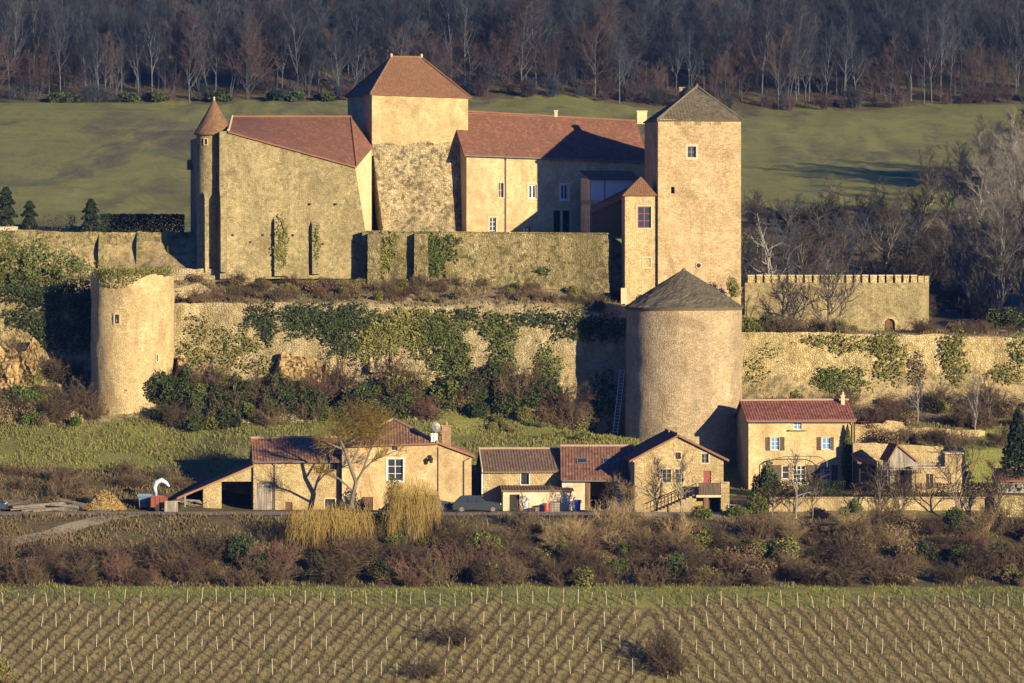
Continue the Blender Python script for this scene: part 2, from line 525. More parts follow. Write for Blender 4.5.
class Fr:
    """vertical wall frame: o = foot of left end, u along the wall, n = inwards"""

    def __init__(s, A, B):
        s.o = V((A[0], A[1], 0))
        d = V((B[0] - A[0], B[1] - A[1], 0))
        s.L = d.length
        s.u = d.normalized()
        s.n = V((-s.u.y, s.u.x, 0))
        s.bat = (0.0, 0.0, 0.0)

    @staticmethod
    def px(pa, Ya, pb, Yb):
        return Fr((PX(pa, Ya), Ya), (PX(pb, Yb), Yb))

    def pt(s, u, z, v=0.0):
        p = s.o + s.u * u + s.n * v
        return V((p.x, p.y, z))

    def U(s, px, v=0.0):
        k = (px - 512) / FP
        o = s.o + s.n * v
        return (k * o.y - o.x) / (s.u.x - k * s.u.y)

    def Y(s, px, v=0.0):
        return (s.o + s.n * v).y + s.u.y * s.U(px, v)

    def Z(s, px, py, v=0.0):
        return PZ(py, s.Y(px, v))

    def side(s, depth):
        """frame of the left end wall, running from the back corner to the front corner"""
        b = s.o + s.n * depth
        return Fr((b.x, b.y), (s.o.x, s.o.y))

    def right(s, depth):
        a = s.o + s.u * s.L
        b = a + s.n * depth
        return Fr((a.x, a.y), (b.x, b.y))

    def back(s, depth):
        a = s.o + s.u * s.L + s.n * depth
        b = s.o + s.n * depth
        return Fr((a.x, a.y), (b.x, b.y))


def pl(pts):
    xs = [p[0] for p in pts]
    ys = [p[1] for p in pts]

    def f(u):
        if u <= xs[0]: return ys[0]
        for k in range(len(xs) - 1):
            if u <= xs[k + 1]:
                t = (u - xs[k]) / max(1e-9, xs[k + 1] - xs[k])
                return ys[k] + t * (ys[k + 1] - ys[k])
        return ys[-1]
    f.xs = xs
    return f


def facade(mb, fr, u0, u1, zb, top, holes=(), depth=0.28, mi=0):
    """wall face with real openings and their reveals; top = number or piecewise-linear function"""
    tf = top if callable(top) else (lambda u: top)
    us = {u0, u1}
    if callable(top):
        us |= {x for x in top.xs if u0 < x < u1}
    for h in holes:
        us |= {h[0], h[1]}
    us = sorted(us)
    for a, b in zip(us[:-1], us[1:]):
        if b - a < 1e-6: continue
        mid = (a + b) / 2
        cur = zb
        for h in sorted([h for h in holes if h[0] < mid < h[1]], key=lambda h: h[2]):
            if h[2] > cur + 1e-6:
                mb.add([fr.pt(a, cur), fr.pt(b, cur), fr.pt(b, h[2]), fr.pt(a, h[2])], None, mi)
            cur = h[3]
        mb.add([fr.pt(a, cur), fr.pt(b, cur), fr.pt(b, tf(b)), fr.pt(a, tf(a))], None, mi)
    for (a, b, c, d) in [h[:4] for h in holes]:
        for (p, q) in (((a, c), (b, c)), ((b, c), (b, d)), ((b, d), (a, d)), ((a, d), (a, c))):
            mb.add([fr.pt(*p), fr.pt(*p, depth), fr.pt(*q, depth), fr.pt(*q)], None, mi)


def frbox(mb, fr, u0, u1, z0, z1, v0, v1, mi=0):
    mb.box(fr.pt(u0, z0, v0), fr.u * (u1 - u0), fr.n * (v1 - v0), V((0, 0, z1 - z0)), mi)


def opening(fr, x0, x1, y0, y1):
    m = (x0 + x1) / 2
    return (fr.U(x0), fr.U(x1), fr.Z(m, y1), fr.Z(m, y0))


def window(fr, par, h, frame='white', glass='glass', bars=(1, 2), surround=None, depth=0.2, name='window', sill=True, bw=0.06, sw=0.14):
    """window part (frame and bars, stone surround) with its pane as a sub-part"""
    a, b, c, d = h
    mb = MB()
    for (p, q, r, s_) in ((a, a + bw, c, d), (b - bw, b, c, d), (a + bw, b - bw, c, c + bw), (a + bw, b - bw, d - bw, d)):
        frbox(mb, fr, p, q, r, s_, depth - 0.06, depth)
    for k in range(bars[0]):
        x = a + (b - a) * (k + 1) / (bars[0] + 1)
        frbox(mb, fr, x - bw * 0.5, x + bw * 0.5, c + bw, d - bw, depth - 0.05, depth - 0.003)
    for k in range(bars[1]):
        z = c + (d - c) * (k + 1) / (bars[1] + 1)
        frbox(mb, fr, a + bw, b - bw, z - bw * 0.35, z + bw * 0.35, depth - 0.045, depth - 0.006)
    o = obj(name, mb, M[frame], par)
    g = MB()
    frbox(g, fr, a, b, c, d, depth + 0.003, depth + 0.02)
    obj('pane', g, M[glass], o)
    if surround:
        s = MB()
        for (p, q, r, t_) in ((a - sw, a, c - sw, d + sw), (b, b + sw, c - sw, d + sw), (a, b, d, d + sw), (a, b, c - sw, c)):
            frbox(s, fr, p, q, r, t_, -0.035, 0.06)
        obj('surround', s, M[surround], o)
    elif sill:
        s = MB()
        frbox(s, fr, a - 0.08, b + 0.08, c - 0.09, c, -0.08, 0.1)
        obj('sill', s, M['ashlar'], o)
    return o


def doorpart(fr, par, h, mat='door', depth=0.15, name='door', handle=True):
    a, b, c, d = h
    mb = MB()
    n = max(2, int((b - a) / 0.18))
    for k in range(n):
        frbox(mb, fr, a + (b - a) * k / n + 0.006, a + (b - a) * (k + 1) / n - 0.006, c + 0.02, d, depth, depth + 0.06)
    frbox(mb, fr, a, b, c + (d - c) * 0.2, c + (d - c) * 0.2 + 0.1, depth - 0.03, depth)
    frbox(mb, fr, a, b, c + (d - c) * 0.75, c + (d - c) * 0.75 + 0.1, depth - 0.03, depth)
    frbox(mb, fr, a, b, c, d, depth + 0.062, depth + 0.09)
    o = obj(name, mb, M[mat], par)
    if handle:
        k = MB()
        frbox(k, fr, b - 0.16, b - 0.12, c + 0.95, c + 1.1, depth - 0.07, depth)
        obj('handle', k, M['metal'], o)
    return o


def shutter(fr, par, u0, u1, z0, z1, mat='shutter'):
    mb = MB()
    n = max(2, int((u1 - u0) / 0.13))
    for k in range(n):
        frbox(mb, fr, u0 + (u1 - u0) * k / n + 0.005, u0 + (u1 - u0) * (k + 1) / n - 0.005, z0, z1, -0.07, -0.03)
    for f in (0.15, 0.8):
        z = z0 + (z1 - z0) * f
        frbox(mb, fr, u0, u1, z, z + 0.08, -0.09, -0.07)
    frbox(mb, fr, u0 + 0.01, u1 - 0.01, z0 + 0.01, z1 - 0.01, -0.03, -0.012)
    return obj('shutter', mb, M[mat], par)


def roof_slab(mb, poly, rib=0.24, amp=0.04, thick=0.14, rows=5, sag=0.02, seed=0, uv0=(0, 0)):
    """tiled roof plane over a convex polygon whose first edge is the eave; ribs run up the slope"""
    poly = [V(p) for p in poly]
    n = V((0, 0, 0))
    for k in range(len(poly)):
        a, b = poly[k], poly[(k + 1) % len(poly)]
        n += V(((a.y - b.y) * (a.z + b.z), (a.z - b.z) * (a.x + b.x), (a.x - b.x) * (a.y + b.y)))
    n.normalize()
    if n.z < 0: n = -n
    u = (poly[1] - poly[0]).normalized()
    v = n.cross(u)
    if v.z < 0: v = -v
    q = [((p - poly[0]).dot(u), (p - poly[0]).dot(v)) for p in poly]
    off = [(p - poly[0]).dot(n) for p in poly]
    umin, umax = min(a for a, b in q), max(a for a, b in q)

    def rng(x):
        vs = []
        for k in range(len(q)):
            (x0, y0), (x1, y1) = q[k], q[(k + 1) % len(q)]
            if abs(x1 - x0) < 1e-7:
                if abs(x - x0) < 1e-6: vs += [y0, y1]
            elif min(x0, x1) - 1e-7 <= x <= max(x0, x1) + 1e-7:
                vs.append(y0 + (y1 - y0) * (x - x0) / (x1 - x0))
        return (min(vs), max(vs)) if vs else (0, 0)
    nsub = 6 if amp > 0.02 else 2
    nc = max(2, int((umax - umin) / (rib / nsub)))
    if amp <= 0.02: nc = min(nc, 90)
    xs = sorted(set([umin + (umax - umin) * k / nc for k in range(nc + 1)] + [a for a, b in q]))
    topr, bot, uvr = [[] for _ in range(rows + 1)], [], [[] for _ in range(rows + 1)]
    low, high = [], []
    for x in xs:
        a, b = rng(x)
        w = amp * abs(math.cos(math.pi * x / rib)) if amp > 0.02 else amp * math.cos(2 * math.pi * x / rib)
        for j in range(rows + 1):
            y = a + (b - a) * j / rows
            h = w + sag * nz(x * 0.5 + seed, y * 0.5, seed * 1.7)
            topr[j].append(poly[0] + u * x + v * y + n * h)
            uvr[j].append((x + uv0[0], y + uv0[1]))
        low.append(poly[0] + u * x + v * a - n * thick)
        high.append(poly[0] + u * x + v * b - n * thick)
    mb.grid(topr, uvr)
    uvl = [[(0, 0)] * len(xs)] * 2
    mb.grid([low, topr[0]])
    mb.grid([topr[-1], high])
    mb.grid([high, low])
    mb.grid([[r[0] for r in topr], [low[0] + (high[0] - low[0]) * j / rows for j in range(rows + 1)]])
    mb.grid([[low[-1] + (high[-1] - low[-1]) * j / rows for j in range(rows + 1)], [r[-1] for r in topr]])


def ridge_line(mb, pts, r=0.13):
    """row of half-round ridge tiles"""
    for a, b in zip(pts[:-1], pts[1:]):
        L = (b - a).length
        k = max(1, int(L / 0.4))
        for i in range(k):
            p, q = a + (b - a) * i / k, a + (b - a) * (i + 0.98) / k
            mb.tube([p, q], [r * 1.06, r * 0.94], 8, True)


def chimney(name, par, x, y, z0, z1, w, d, mat, pots=1):
    mb = MB()
    mb.box((x - w / 2, y - d / 2, z0), (w, 0, 0), (0, d, 0), (0, 0, z1 - z0))
    mb.box((x - w / 2 - 0.06, y - d / 2 - 0.06, z1 + 0.003), (w + 0.12, 0, 0), (0, d + 0.12, 0), (0, 0, 0.12))
    for k in range(pots):
        cx = x + (k - (pots - 1) / 2) * w * 0.5
        mb.tube([V((cx, y, z1 + 0.12)), V((cx, y, z1 + 0.42))], [0.12, 0.10], 8, True)
    return obj(name, mb, mat, par)


def rough_wall(mb, fr, u0, u1, top, bot, thick, du=0.45, dz=0.45, disp=0.10, jag=0.12, seed=0, batter=0.0, ends=True):
    """old masonry wall: bulging faces, ragged top"""
    tf = top if callable(top) else (lambda u: top)
    bf = bot if callable(bot) else (lambda u: bot)
    nu = max(2, int((u1 - u0) / du))
    H = max(tf(u0 + (u1 - u0) * k / 8) - bf(u0 + (u1 - u0) * k / 8) for k in range(9))
    nzr = max(2, int(H / dz))
    front, back = [], []
    for j in range(nzr + 1):
        fr_, bk = [], []
        for i in range(nu + 1):
            u = u0 + (u1 - u0) * i / nu
            t = tf(u) + jag * (nz(u * 0.35, seed, 3.1) * 1.6 + nz(u * 1.3, seed, 7.7))
            b = bf(u)
            z = b + (t - b) * j / nzr
            d = disp * (nz(u * 0.5, z * 0.5, seed) + 0.5 * nz(u * 1.7, z * 1.7, seed + 5))
            fr_.append(fr.pt(u, z, d - batter * (t - z)))
            bk.append(fr.pt(u, z, thick + d * 0.5))
        front.append(fr_); back.append(bk)
    mb.grid(front)
    mb.grid(back[::-1])
    mb.grid([front[-1], back[-1]])
    if ends:
        mb.grid([[r[0] for r in back], [r[0] for r in front]])
        mb.grid([[r[-1] for r in front], [r[-1] for r in back]])

# ------------------------------------------------------------------ terrain
CSTL = 0.72      # level of the castle terrace


def prof(items):
    out = []
    for it in items:
        out.append((it[0], PZ(it[2], it[0])) if it[1] == 'p' else (it[0], it[1]))
    return out


LOW = [(-80, -13), (40, -25), (150, -50), (250, -54), (320, -46.5), (345, -38.6), (361, -33.35), (378, -27.75), (384, -27.3), (390, -25.4), (396, -23.4), (398, -22.9), (405, -22.9)]
LOWR = LOW[:-2] + [(398, -23.35), (403.7, -23.3), (404.7, -21.8), (412, -21.7)]
FARL = [(475, 0.7), (500, 0.4), (560, 4.6), (650, 11.8), (800, 23.3), (830, 29), (900, 50), (1000, 88), (1200, 150), (1600, 220), (2600, 260)]
FARR = [(560, -0.5), (600, 3.75), (700, 13.2), (800, 22.4), (830, 28), (900, 49), (1000, 88), (1200, 150), (1600, 220), (2600, 260)]


def MID(d, w=0.0):
    return LOW + prof([(414, -22.8), (417, -20.9), (422, 'p', 446), (427, 'p', 434), (431, 'p', 414), (437.0 + d, 'p', 384), (437.9 + d, 'p', 305), (439.5 + d, 'p', 301), (443.5, 'p', 291), (446.2, 'p', 284), (450.5, 'p', 276), (453, CSTL), (456, CSTL)]) + FARL


COLS = [
    (-400, LOW + prof([(408, -22.4), (418, 'p', 468), (429, 'p', 433), (433, 'p', 412), (438, 'p', 392), (443, 'p', 300), (449, 'p', 262), (451.2, 'p', 255), (452.6, CSTL), (456, CSTL)]) + FARL),
    (70, LOW + prof([(408, -22.4), (418, 'p', 468), (429, 'p', 433), (433, 'p', 415), (438, 'p', 398), (443, 'p', 310), (449, 'p', 282), (451.2, 'p', 275), (452.6, CSTL), (456, CSTL)]) + FARL),
    (185, LOW + prof([(408, -22.4), (418, 'p', 468), (429, 'p', 433), (432, 'p', 414), (436.4, 'p', 375), (437.9, 'p', 303), (444, 'p', 292), (447.2, 'p', 275), (449, 'p', 268), (453, CSTL), (456, CSTL)]) + FARL),
    (260, MID(-.35)), (380, MID(-.85)), (540, MID(-1.6)),
    (600, LOW + prof([(414, -22.8), (417, -20.9), (422, 'p', 446), (426, 'p', 437), (431, 'p', 437), (434.6, 'p', 436), (436.0, 'p', 322), (437.5, 'p', 318), (441, 'p', 304), (446.4, 'p', 297), (450.5, -3), (453, CSTL), (456, CSTL)]) + FARL),
    (735, LOWR[:-3] + prof([(403.7, -22.9), (408, -22.8), (416, -22.3), (424, 'p', 485), (432, 'p', 440), (439, 'p', 420), (440.6, 'p', 335), (443, 'p', 333), (449, 'p', 330), (452, -8.3), (470, -8), (500, -5.5)]) + FARR),
    (775, LOWR + prof([(424, -22.0), (428.5, -21.6), (431, 'p', 440), (434.5, 'p', 410), (439.3, 'p', 396), (440.6, 'p', 335), (443, 'p', 333), (449, 'p', 331), (452, -8.4), (470, -8.3), (500, -6.5)]) + FARR),
    (848, LOWR + prof([(424, -21.9), (428.5, -21.5), (431, 'p', 440), (434.5, 'p', 410), (439.3, 'p', 400), (440.6, 'p', 335), (443, 'p', 333), (449, 'p', 331), (452, -8.4), (470, -8.3), (500, -6.5)]) + FARR),
    (872, LOWR + prof([(418.5, -21.7), (420.2, -21.6), (420.8, 'p', 449), (425.8, 'p', 440), (426.8, 'p', 428), (434, 'p', 414), (439.3, 'p', 403), (440.6, 'p', 337), (443, 'p', 334), (449, 'p', 332), (452, -8.5), (470, -8.4), (500, -6.6)]) + FARR),
    (1500, LOWR + prof([(418.5, -21.7), (420.2, -21.6), (420.8, 'p', 449), (425.8, 'p', 440), (426.8, 'p', 430), (434, 'p', 415), (439.3, 'p', 408), (440.6, 'p', 340), (443, 'p', 336), (449, 'p', 333), (452, -8.6), (470, -8.6), (500, -6.8)]) + FARR),
]
CX_ = [PX(c[0], 430.0) for c in COLS]
CP_ = [(np.array([p[0] for p in c[1]], float), np.array([p[1] for p in c[1]], float)) for c in COLS]


def terr(x, y, rough=True):
    i = int(np.searchsorted(CX_, x)) - 1
    if i < 0: z = float(np.interp(y, *CP_[0]))
    elif i >= len(CX_) - 1: z = float(np.interp(y, *CP_[-1]))
    else:
        t = (x - CX_[i]) / (CX_[i + 1] - CX_[i])
        t = t * t * (3 - 2 * t)
        z = float(np.interp(y, *CP_[i])) * (1 - t) + float(np.interp(y, *CP_[i + 1])) * t
    if rough:
        a = 0.12
        if 405 < y < 452: a = 0.22
        if y > 470: a = 0.5
        if 396.5 < y < 416: a = 0.03
        z += a * (nz(x * 0.21, y * 0.21, 1.0) + 0.6 * nz(x * 0.7, y * 0.7, 4.0))
        if y > 500: z += 1.6 * nz(x * 0.018, y * 0.018, 9.0) * min(1, (y - 500) / 80)
        if y > 830: z += 6 * nz(x * 0.012, y * 0.012, 2.0) * min(1, (y - 830) / 120)
    return z


def tP(px, Y):
    x = PX(px, Y)
    return V((x, Y, terr(x, Y)))


def build_ground():
    xs = [-1500, -1000, -600, -350, -220, -150, -110, -85, -70] + [-60 + 1.0 * k for k in range(121)] + [70, 85, 110, 150, 220, 350, 600, 1000, 1500]
    ys = [-80, 0, 60, 120, 180, 240, 270, 290] + [300 + 2.0 * k for k in range(42)] + [384 + 0.8 * k for k in range(100)] + [464 + 4 * k for k in range(10)] + [504 + 8 * k for k in range(45)] + [870, 900, 940, 1000, 1100, 1300, 1600, 2000, 2600]
    rows, cols = [], []
    for y in ys:
        r = []
        for x in xs:
            z = terr(x, y)
            r.append(V((x, y, z)))
            px = 512 + FP * x / max(y, 1)
            green = dry = soil = rock = 0.0
            wob = 2.2 * nz(x * 0.15, y * 0.15, 3)
            if y < 376 + wob * 0.3: soil = 0.85
            elif y < 380.3: green = 0.95
            elif y < 396.5: dry = 0.9
            elif y < 405 and px < 735: dry = 0.6
            elif y < 418 + wob: dry = 0.8 if px < 200 else 0.5
            elif y < 431 + wob * 0.5: green = 0.8
            elif y < 453:
                rock = 0.6 + 0.4 * nz(x * 0.3, y * 0.3, 8); dry = 0.35
            elif y < 800 + wob * 2:
                green = 0.62
                if px > 745 and y < 600 + 10 * wob: green = 0.1; dry = 0.9
            else: dry = 1.0
            cols.append((rock, green, soil, dry))
        rows.append(r)
    mb = MB()
    mb.grid(rows)
    t = NT('ground_cover')
    at = t.n('Attribute', attribute_name='cover')
    sp = t.n('SeparateColor')
    t.l(at.outputs['Color'], sp.inputs[0])
    co = t.coord()
    n1 = t.noise(co, 0.12, 8, 0.7, 0.5)
    n2 = t.noise(co, 1.1, 7, 0.72)
    n3 = t.noise(co, 7.0, 4, 0.75)
    base = t.mix(t.ramp(n2, [(0.35, 0.0), (0.65, 1.0)]), (0.105, 0.078, 0.036), (0.20, 0.155, 0.065))
    grass = t.mix(t.ramp(n1, [(0.36, 0.0), (0.62, 1.0)]), (0.135, 0.165, 0.033), (0.225, 0.235, 0.058))
    grass = t.mix(t.ramp(n2, [(0.40, 0.0), (0.62, 0.75)]), grass, (0.26, 0.205, 0.062))
    fld = t.ramp(t.noise(t.coord((1, 0.2, 1)), 0.07, 8, 0.74, 0.6), [(0.49, 0.0), (0.62, 0.85)])
    grass = t.mix(fld, grass, (0.10, 0.088, 0.046))
    soil = t.mix(t.ramp(n2, [(0.35, 0.0), (0.65, 1.0)]), (0.19, 0.142, 0.05), (0.34, 0.265, 0.10))
    soil = t.mix(t.ramp(t.noise(co, 0.35, 6, 0.7), [(0.5, 0.0), (0.66, 0.55)]), soil, (0.19, 0.19, 0.05))
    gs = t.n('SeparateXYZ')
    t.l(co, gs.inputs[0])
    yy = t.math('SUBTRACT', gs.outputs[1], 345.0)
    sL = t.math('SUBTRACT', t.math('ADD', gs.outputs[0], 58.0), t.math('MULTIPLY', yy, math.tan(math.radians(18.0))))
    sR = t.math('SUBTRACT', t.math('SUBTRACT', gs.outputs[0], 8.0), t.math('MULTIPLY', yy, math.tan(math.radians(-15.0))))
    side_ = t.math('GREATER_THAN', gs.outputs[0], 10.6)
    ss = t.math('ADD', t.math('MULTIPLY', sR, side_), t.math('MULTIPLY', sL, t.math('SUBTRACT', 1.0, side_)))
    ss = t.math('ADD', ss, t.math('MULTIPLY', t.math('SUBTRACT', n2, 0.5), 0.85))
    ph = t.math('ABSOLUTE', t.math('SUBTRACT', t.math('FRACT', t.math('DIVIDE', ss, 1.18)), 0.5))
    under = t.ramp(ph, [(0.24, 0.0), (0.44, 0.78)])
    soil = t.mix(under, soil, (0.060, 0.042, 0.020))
    dry = t.mix(t.ramp(n2, [(0.35, 0.0), (0.65, 1.0)]), (0.085, 0.064, 0.028), (0.165, 0.125, 0.055))
    rock = t.mix(t.ramp(n2, [(0.35, 0.0), (0.60, 1.0)]), (0.13, 0.11, 0.045), (0.42, 0.31, 0.155))
    wob = t.math('MULTIPLY', t.math('SUBTRACT', n2, 0.5), 0.8)

    def w(x):
        return t.ramp(t.math('ADD', x, wob), [(0.2, 0.0), (0.6, 1.0)])
    c = t.mix(w(sp.outputs[1]), base, grass)
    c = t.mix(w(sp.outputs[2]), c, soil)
    c = t.mix(w(at.outputs['Alpha']), c, dry)
    c = t.mix(w(sp.outputs[0]), c, rock)
    c = t.mix(0.45, c, t.ramp(n3, [(0.3, 0.2), (0.7, 0.8)]), 'OVERLAY')
    t.bump(t.math('ADD', n2, t.math('MULTIPLY', n3, 0.5)), 1.0, 0.30)
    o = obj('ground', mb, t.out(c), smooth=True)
    o['kind'] = 'structure'
    ca = o.data.color_attributes.new('cover', 'FLOAT_COLOR', 'POINT')
    ca.data.foreach_set('color', np.array(cols, np.float32).ravel())


build_ground()


def sheet(name, pts, wfun, mat, lift=0.03, seg=0.7, extra=0):
    """ribbon draped over the ground along a list of (x, y) points"""
    rows = []
    P2 = []
    for a, b in zip(pts[:-1], pts[1:]):
        L = math.dist(a, b)
        k = max(1, int(L / seg))
        P2 += [(a[0] + (b[0] - a[0]) * i / k, a[1] + (b[1] - a[1]) * i / k) for i in range(k)]
    P2.append(pts[-1])
    for i, (x, y) in enumerate(P2):
        a, b = P2[max(0, i - 1)], P2[min(len(P2) - 1, i + 1)]
        d = V((b[0] - a[0], b[1] - a[1], 0)).normalized()
        s = V((-d.y, d.x, 0))
        w = wfun(i / (len(P2) - 1)) * (1 + 0.15 * nz(x, y, 2))
        r = []
        for k in range(7):
            q = V((x, y, 0)) + s * w * (k / 6 - 0.5)
            r.append(V((q.x, q.y, terr(q.x, q.y) + lift)))
        rows.append(r)
    mb = MB()
    mb.grid(rows)
    o = obj(name, mb, mat, smooth=True)
    o['kind'] = 'structure'
    return o


def road_mat():
    t = NT('lane_surface')
    co = t.coord()
    c = t.mix(t.noise(co, 0.6, 6, 0.65), (0.19, 0.145, 0.095), (0.32, 0.25, 0.165))
    n = t.noise(co, 8, 4, 0.7)
    c = t.mix(0.3, c, t.ramp(n, [(0.3, 0.2), (0.7, 0.8)]), 'OVERLAY')
    t.bump(n, 0.4, 0.05)
    return t.out(c)


RM = road_mat()
sheet('road', [(-75, 402.5), (-48, 401.5), (-30, 401.2), (0, 401), (17.5, 401)], lambda t: 5.6, RM, 0.05)
sheet('track', [(-29.5, 399.5), (-33, 397.6), (-38, 393.5), (-44, 390), (-60, 386.5)], lambda t: 1.7, RM, 0.10)


# ------------------------------------------------------------------ vegetation
def rdir(rng, d, ang):
    """direction d turned by about ang radians"""
    r = V((rng.gauss(0, 1), rng.gauss(0, 1), rng.gauss(0, 1)))
    r = (r - d * r.dot(d)).normalized()
    a = ang * rng.uniform(0.6, 1.3)
    return (d * math.cos(a) + r * math.sin(a)).normalized()


def poly(rng, p, d, L, n, wob, lift):
    pts = [p.copy()]
    for k in range(n):
        d = (rdir(rng, d, wob) + V((0, 0, lift))).normalized()
        p = p + d * (L / n)
        pts.append(p.copy())
    return pts


def along(pts, t):
    k = min(len(pts) - 2, int(t * (len(pts) - 1)))
    f = t * (len(pts) - 1) - k
    return pts[k].lerp(pts[k + 1], f), (pts[k + 1] - pts[k]).normalized()


def tree_mesh(seed, H=15, r0=0.2, limbs=11, br=5, tw=5, tl=3, spread=0.75, base=0.3, lift=0.12, llen=0.36, crook=0.18, forks=1, lean=0.05):
    """bare tree: trunk and limbs in one mesh, fine twigs in another"""
    rng = random.Random(seed)
    tr, cr = MB(), MB()
    for f in range(forks):
        d0 = rdir(rng, V((0, 0, 1)), lean if forks == 1 else 0.28)
        Hh = H * (1 if f == 0 else rng.uniform(0.7, 0.95))
        tp = poly(rng, V((rng.uniform(-.15, .15) * (f > 0), rng.uniform(-.15, .15) * (f > 0), -0.3)), d0, Hh * 0.93, 9, crook * 0.35, 0.06)
        tr.tube(tp, [r0 * (1 - 0.92 * (k / 9) ** 0.8) * (1.35 if k == 0 else 1) for k in range(10)], 6)
        for i in range(limbs):
            t = base + (0.98 - base) * (i + rng.random()) / limbs
            p, d = along(tp, t)
            L = H * llen * (1.15 - 0.8 * (t - base) / (1 - base)) * rng.uniform(0.6, 1.15)
            ld = rdir(rng, d, spread)
            lp = poly(rng, p, ld, L, 5, crook, lift)
            lr = r0 * (1 - 0.9 * t) * 0.55 + 0.018
            tr.tube(lp, [lr * (1 - 0.16 * k) for k in range(6)], 4)
            for j in range(br):
                p2, d2 = along(lp, 0.2 + 0.8 * (j + rng.random()) / br)
                bl = L * rng.uniform(0.3, 0.55)
                bp = poly(rng, p2, rdir(rng, d2, 0.7), bl, 3, crook * 1.2, lift * 0.8)
                cr.tube(bp, [lr * 0.4 + 0.006, lr * 0.33 + 0.005, lr * 0.22 + 0.005, 0.006], 3)
                for k in range(tw):
                    p3, d3 = along(bp, 0.15 + 0.85 * (k + rng.random()) / tw)
                    q = poly(rng, p3, rdir(rng, d3, 0.65), bl * rng.uniform(0.35, 0.65), 2, 0.2, lift * 0.6)
                    cr.tube(q, [0.015, 0.012, 0.006], 3)
                    for m in range(tl):
                        p4, d4 = along(q, rng.uniform(0.2, 1))
                        e = p4 + rdir(rng, d4, 0.6) * (H * rng.uniform(0.025, 0.06))
                        cr.tube([p4, e], [0.009, 0.004], 3)
    return tr, cr


def tree(name, label, cat, loc, tm, cm, mesh, group=None):
    t = thing(name, label, cat, (0, 0, 0), group)
    obj('trunk', mesh[0], M[tm], t)
    obj('crown', mesh[1], M[cm], t)
    t.location = loc
    return t


def shrub_mesh(seed, H=2.0, Wd=2.2, stems=16, br=5, tw=4, tl=2, r=0.016, out=0.55, lift=0.05):
    rng = random.Random(seed)
    mb = MB()
    for i in range(stems):
        a = rng.uniform(0, 6.283)
        b = V((math.cos(a), math.sin(a), 0)) * rng.uniform(0, 0.3) * Wd
        d = (V((math.cos(a), math.sin(a), 0)) * rng.uniform(0, out) + V((0, 0, 1))).normalized()
        sp = poly(rng, b + V((0, 0, -0.2)), d, H * rng.uniform(0.6, 1.05), 4, 0.25, lift)
        mb.tube(sp, [r * 1.3, r * 1.1, r, r * .8, r * .5], 3)
        for j in range(br):
            p, dd = along(sp, 0.15 + 0.85 * (j + rng.random()) / br)
            bp = poly(rng, p, rdir(rng, dd, 0.8), H * rng.uniform(0.2, 0.4), 2, 0.3, lift)
            mb.tube(bp, [r * 0.8, r * 0.6, r * .4], 3)
            for k in range(tw):
                p2, d2 = along(bp, rng.uniform(0.1, 1))
                q = p2 + rdir(rng, d2, 0.7) * H * rng.uniform(0.08, 0.2)
                mb.tube([p2, q], [r * 0.6, r * .3], 3)
                for m in range(tl):
                    p3 = p2.lerp(q, rng.uniform(.3, 1))
                    mb.tube([p3, p3 + rdir(rng, d2, 0.9) * H * rng.uniform(0.05, 0.1)], [r * .45, r * .2], 3)
    return mb


def leaf_quads(c, size, rng, up=0.0, aspect=0.65, nrm=None, nw=0.0):
    """N x 3 centres to N leaf-sized quads of random facing"""
    n = len(c)
    d = rng.normal(size=(n, 3))
    if nrm is not None: d = d + nrm * nw
    d[:, 2] += up
    d /= np.linalg.norm(d, axis=1, keepdims=True)
    a = np.cross(d, rng.normal(size=(n, 3)))
    a /= np.linalg.norm(a, axis=1, keepdims=True)
    b = np.cross(d, a)
    s = size * rng.uniform(0.6, 1.35, size=(n, 1))
    a, b = a * s * 0.5, b * s * 0.5 * aspect
    return np.stack([c - a * 1.0, c - b, c + a, c + b], axis=1)


def bush_points(seed, n, lobes=7, Wd=1.0, H=1.0, fill=0.45):
    """points through an irregular bush of several lobes, thicker towards the outside"""
    rng = np.random.default_rng(seed)
    cs, rs = [], []
    for k in range(lobes):
        a = rng.uniform(0, 6.283); q = rng.uniform(0, 0.62) ** 0.8
        cs.append((math.cos(a) * q * Wd, math.sin(a) * q * Wd, H * rng.uniform(0.25, 0.72)))
        rs.append((Wd * rng.uniform(0.28, 0.5), Wd * rng.uniform(0.28, 0.5), H * rng.uniform(0.22, 0.38)))
    cs, rs = np.array(cs), np.array(rs)
    k = rng.integers(0, lobes, n)
    d = rng.normal(size=(n, 3)); d /= np.linalg.norm(d, axis=1, keepdims=True)
    rad = fill + (1.08 - fill) * rng.random(n) ** 0.6
    rad += 0.12 * rng.normal(size=n) * (rng.random(n) > 0.7)
    p = cs[k] + d * rs[k] * rad[:, None]
    p[:, 2] = np.maximum(p[:, 2], 0.02 + 0.1 * rng.random(n))
    return p, rng


def leafy_mesh(seed, n=2200, Wd=1.3, H=1.8, size=0.16, lobes=8, up=0.3):
    p, rng = bush_points(seed, n, lobes, Wd, H)
    mb = MB()
    mb.quads(leaf_quads(p, size, rng, up))
    return mb


# prototypes are built at the origin, then the first copy of each is moved into place and the rest copied
class Kind:
    """a plant kind: the first placing uses the prototype itself, later ones copy it"""

    def __init__(s, make):
        s.make, s.p = make, None

    def put(s, loc, rz, sc, label=None, group=None):
        if s.p is None:
            s.p = s.make()
            o = s.p
            o.location = loc; o.rotation_euler = (0, 0, rz); o.scale = sc if isinstance(sc, tuple) else (sc,) * 3
            if label: o['label'] = label
            if group: o['group'] = group
            return o
        return dup(s.p, loc, rz, sc, label, group)


def single(name, mb, mat, label, cat, group=None):
    o = obj(name, mb, mat)
    return tag(o, label, cat, group)


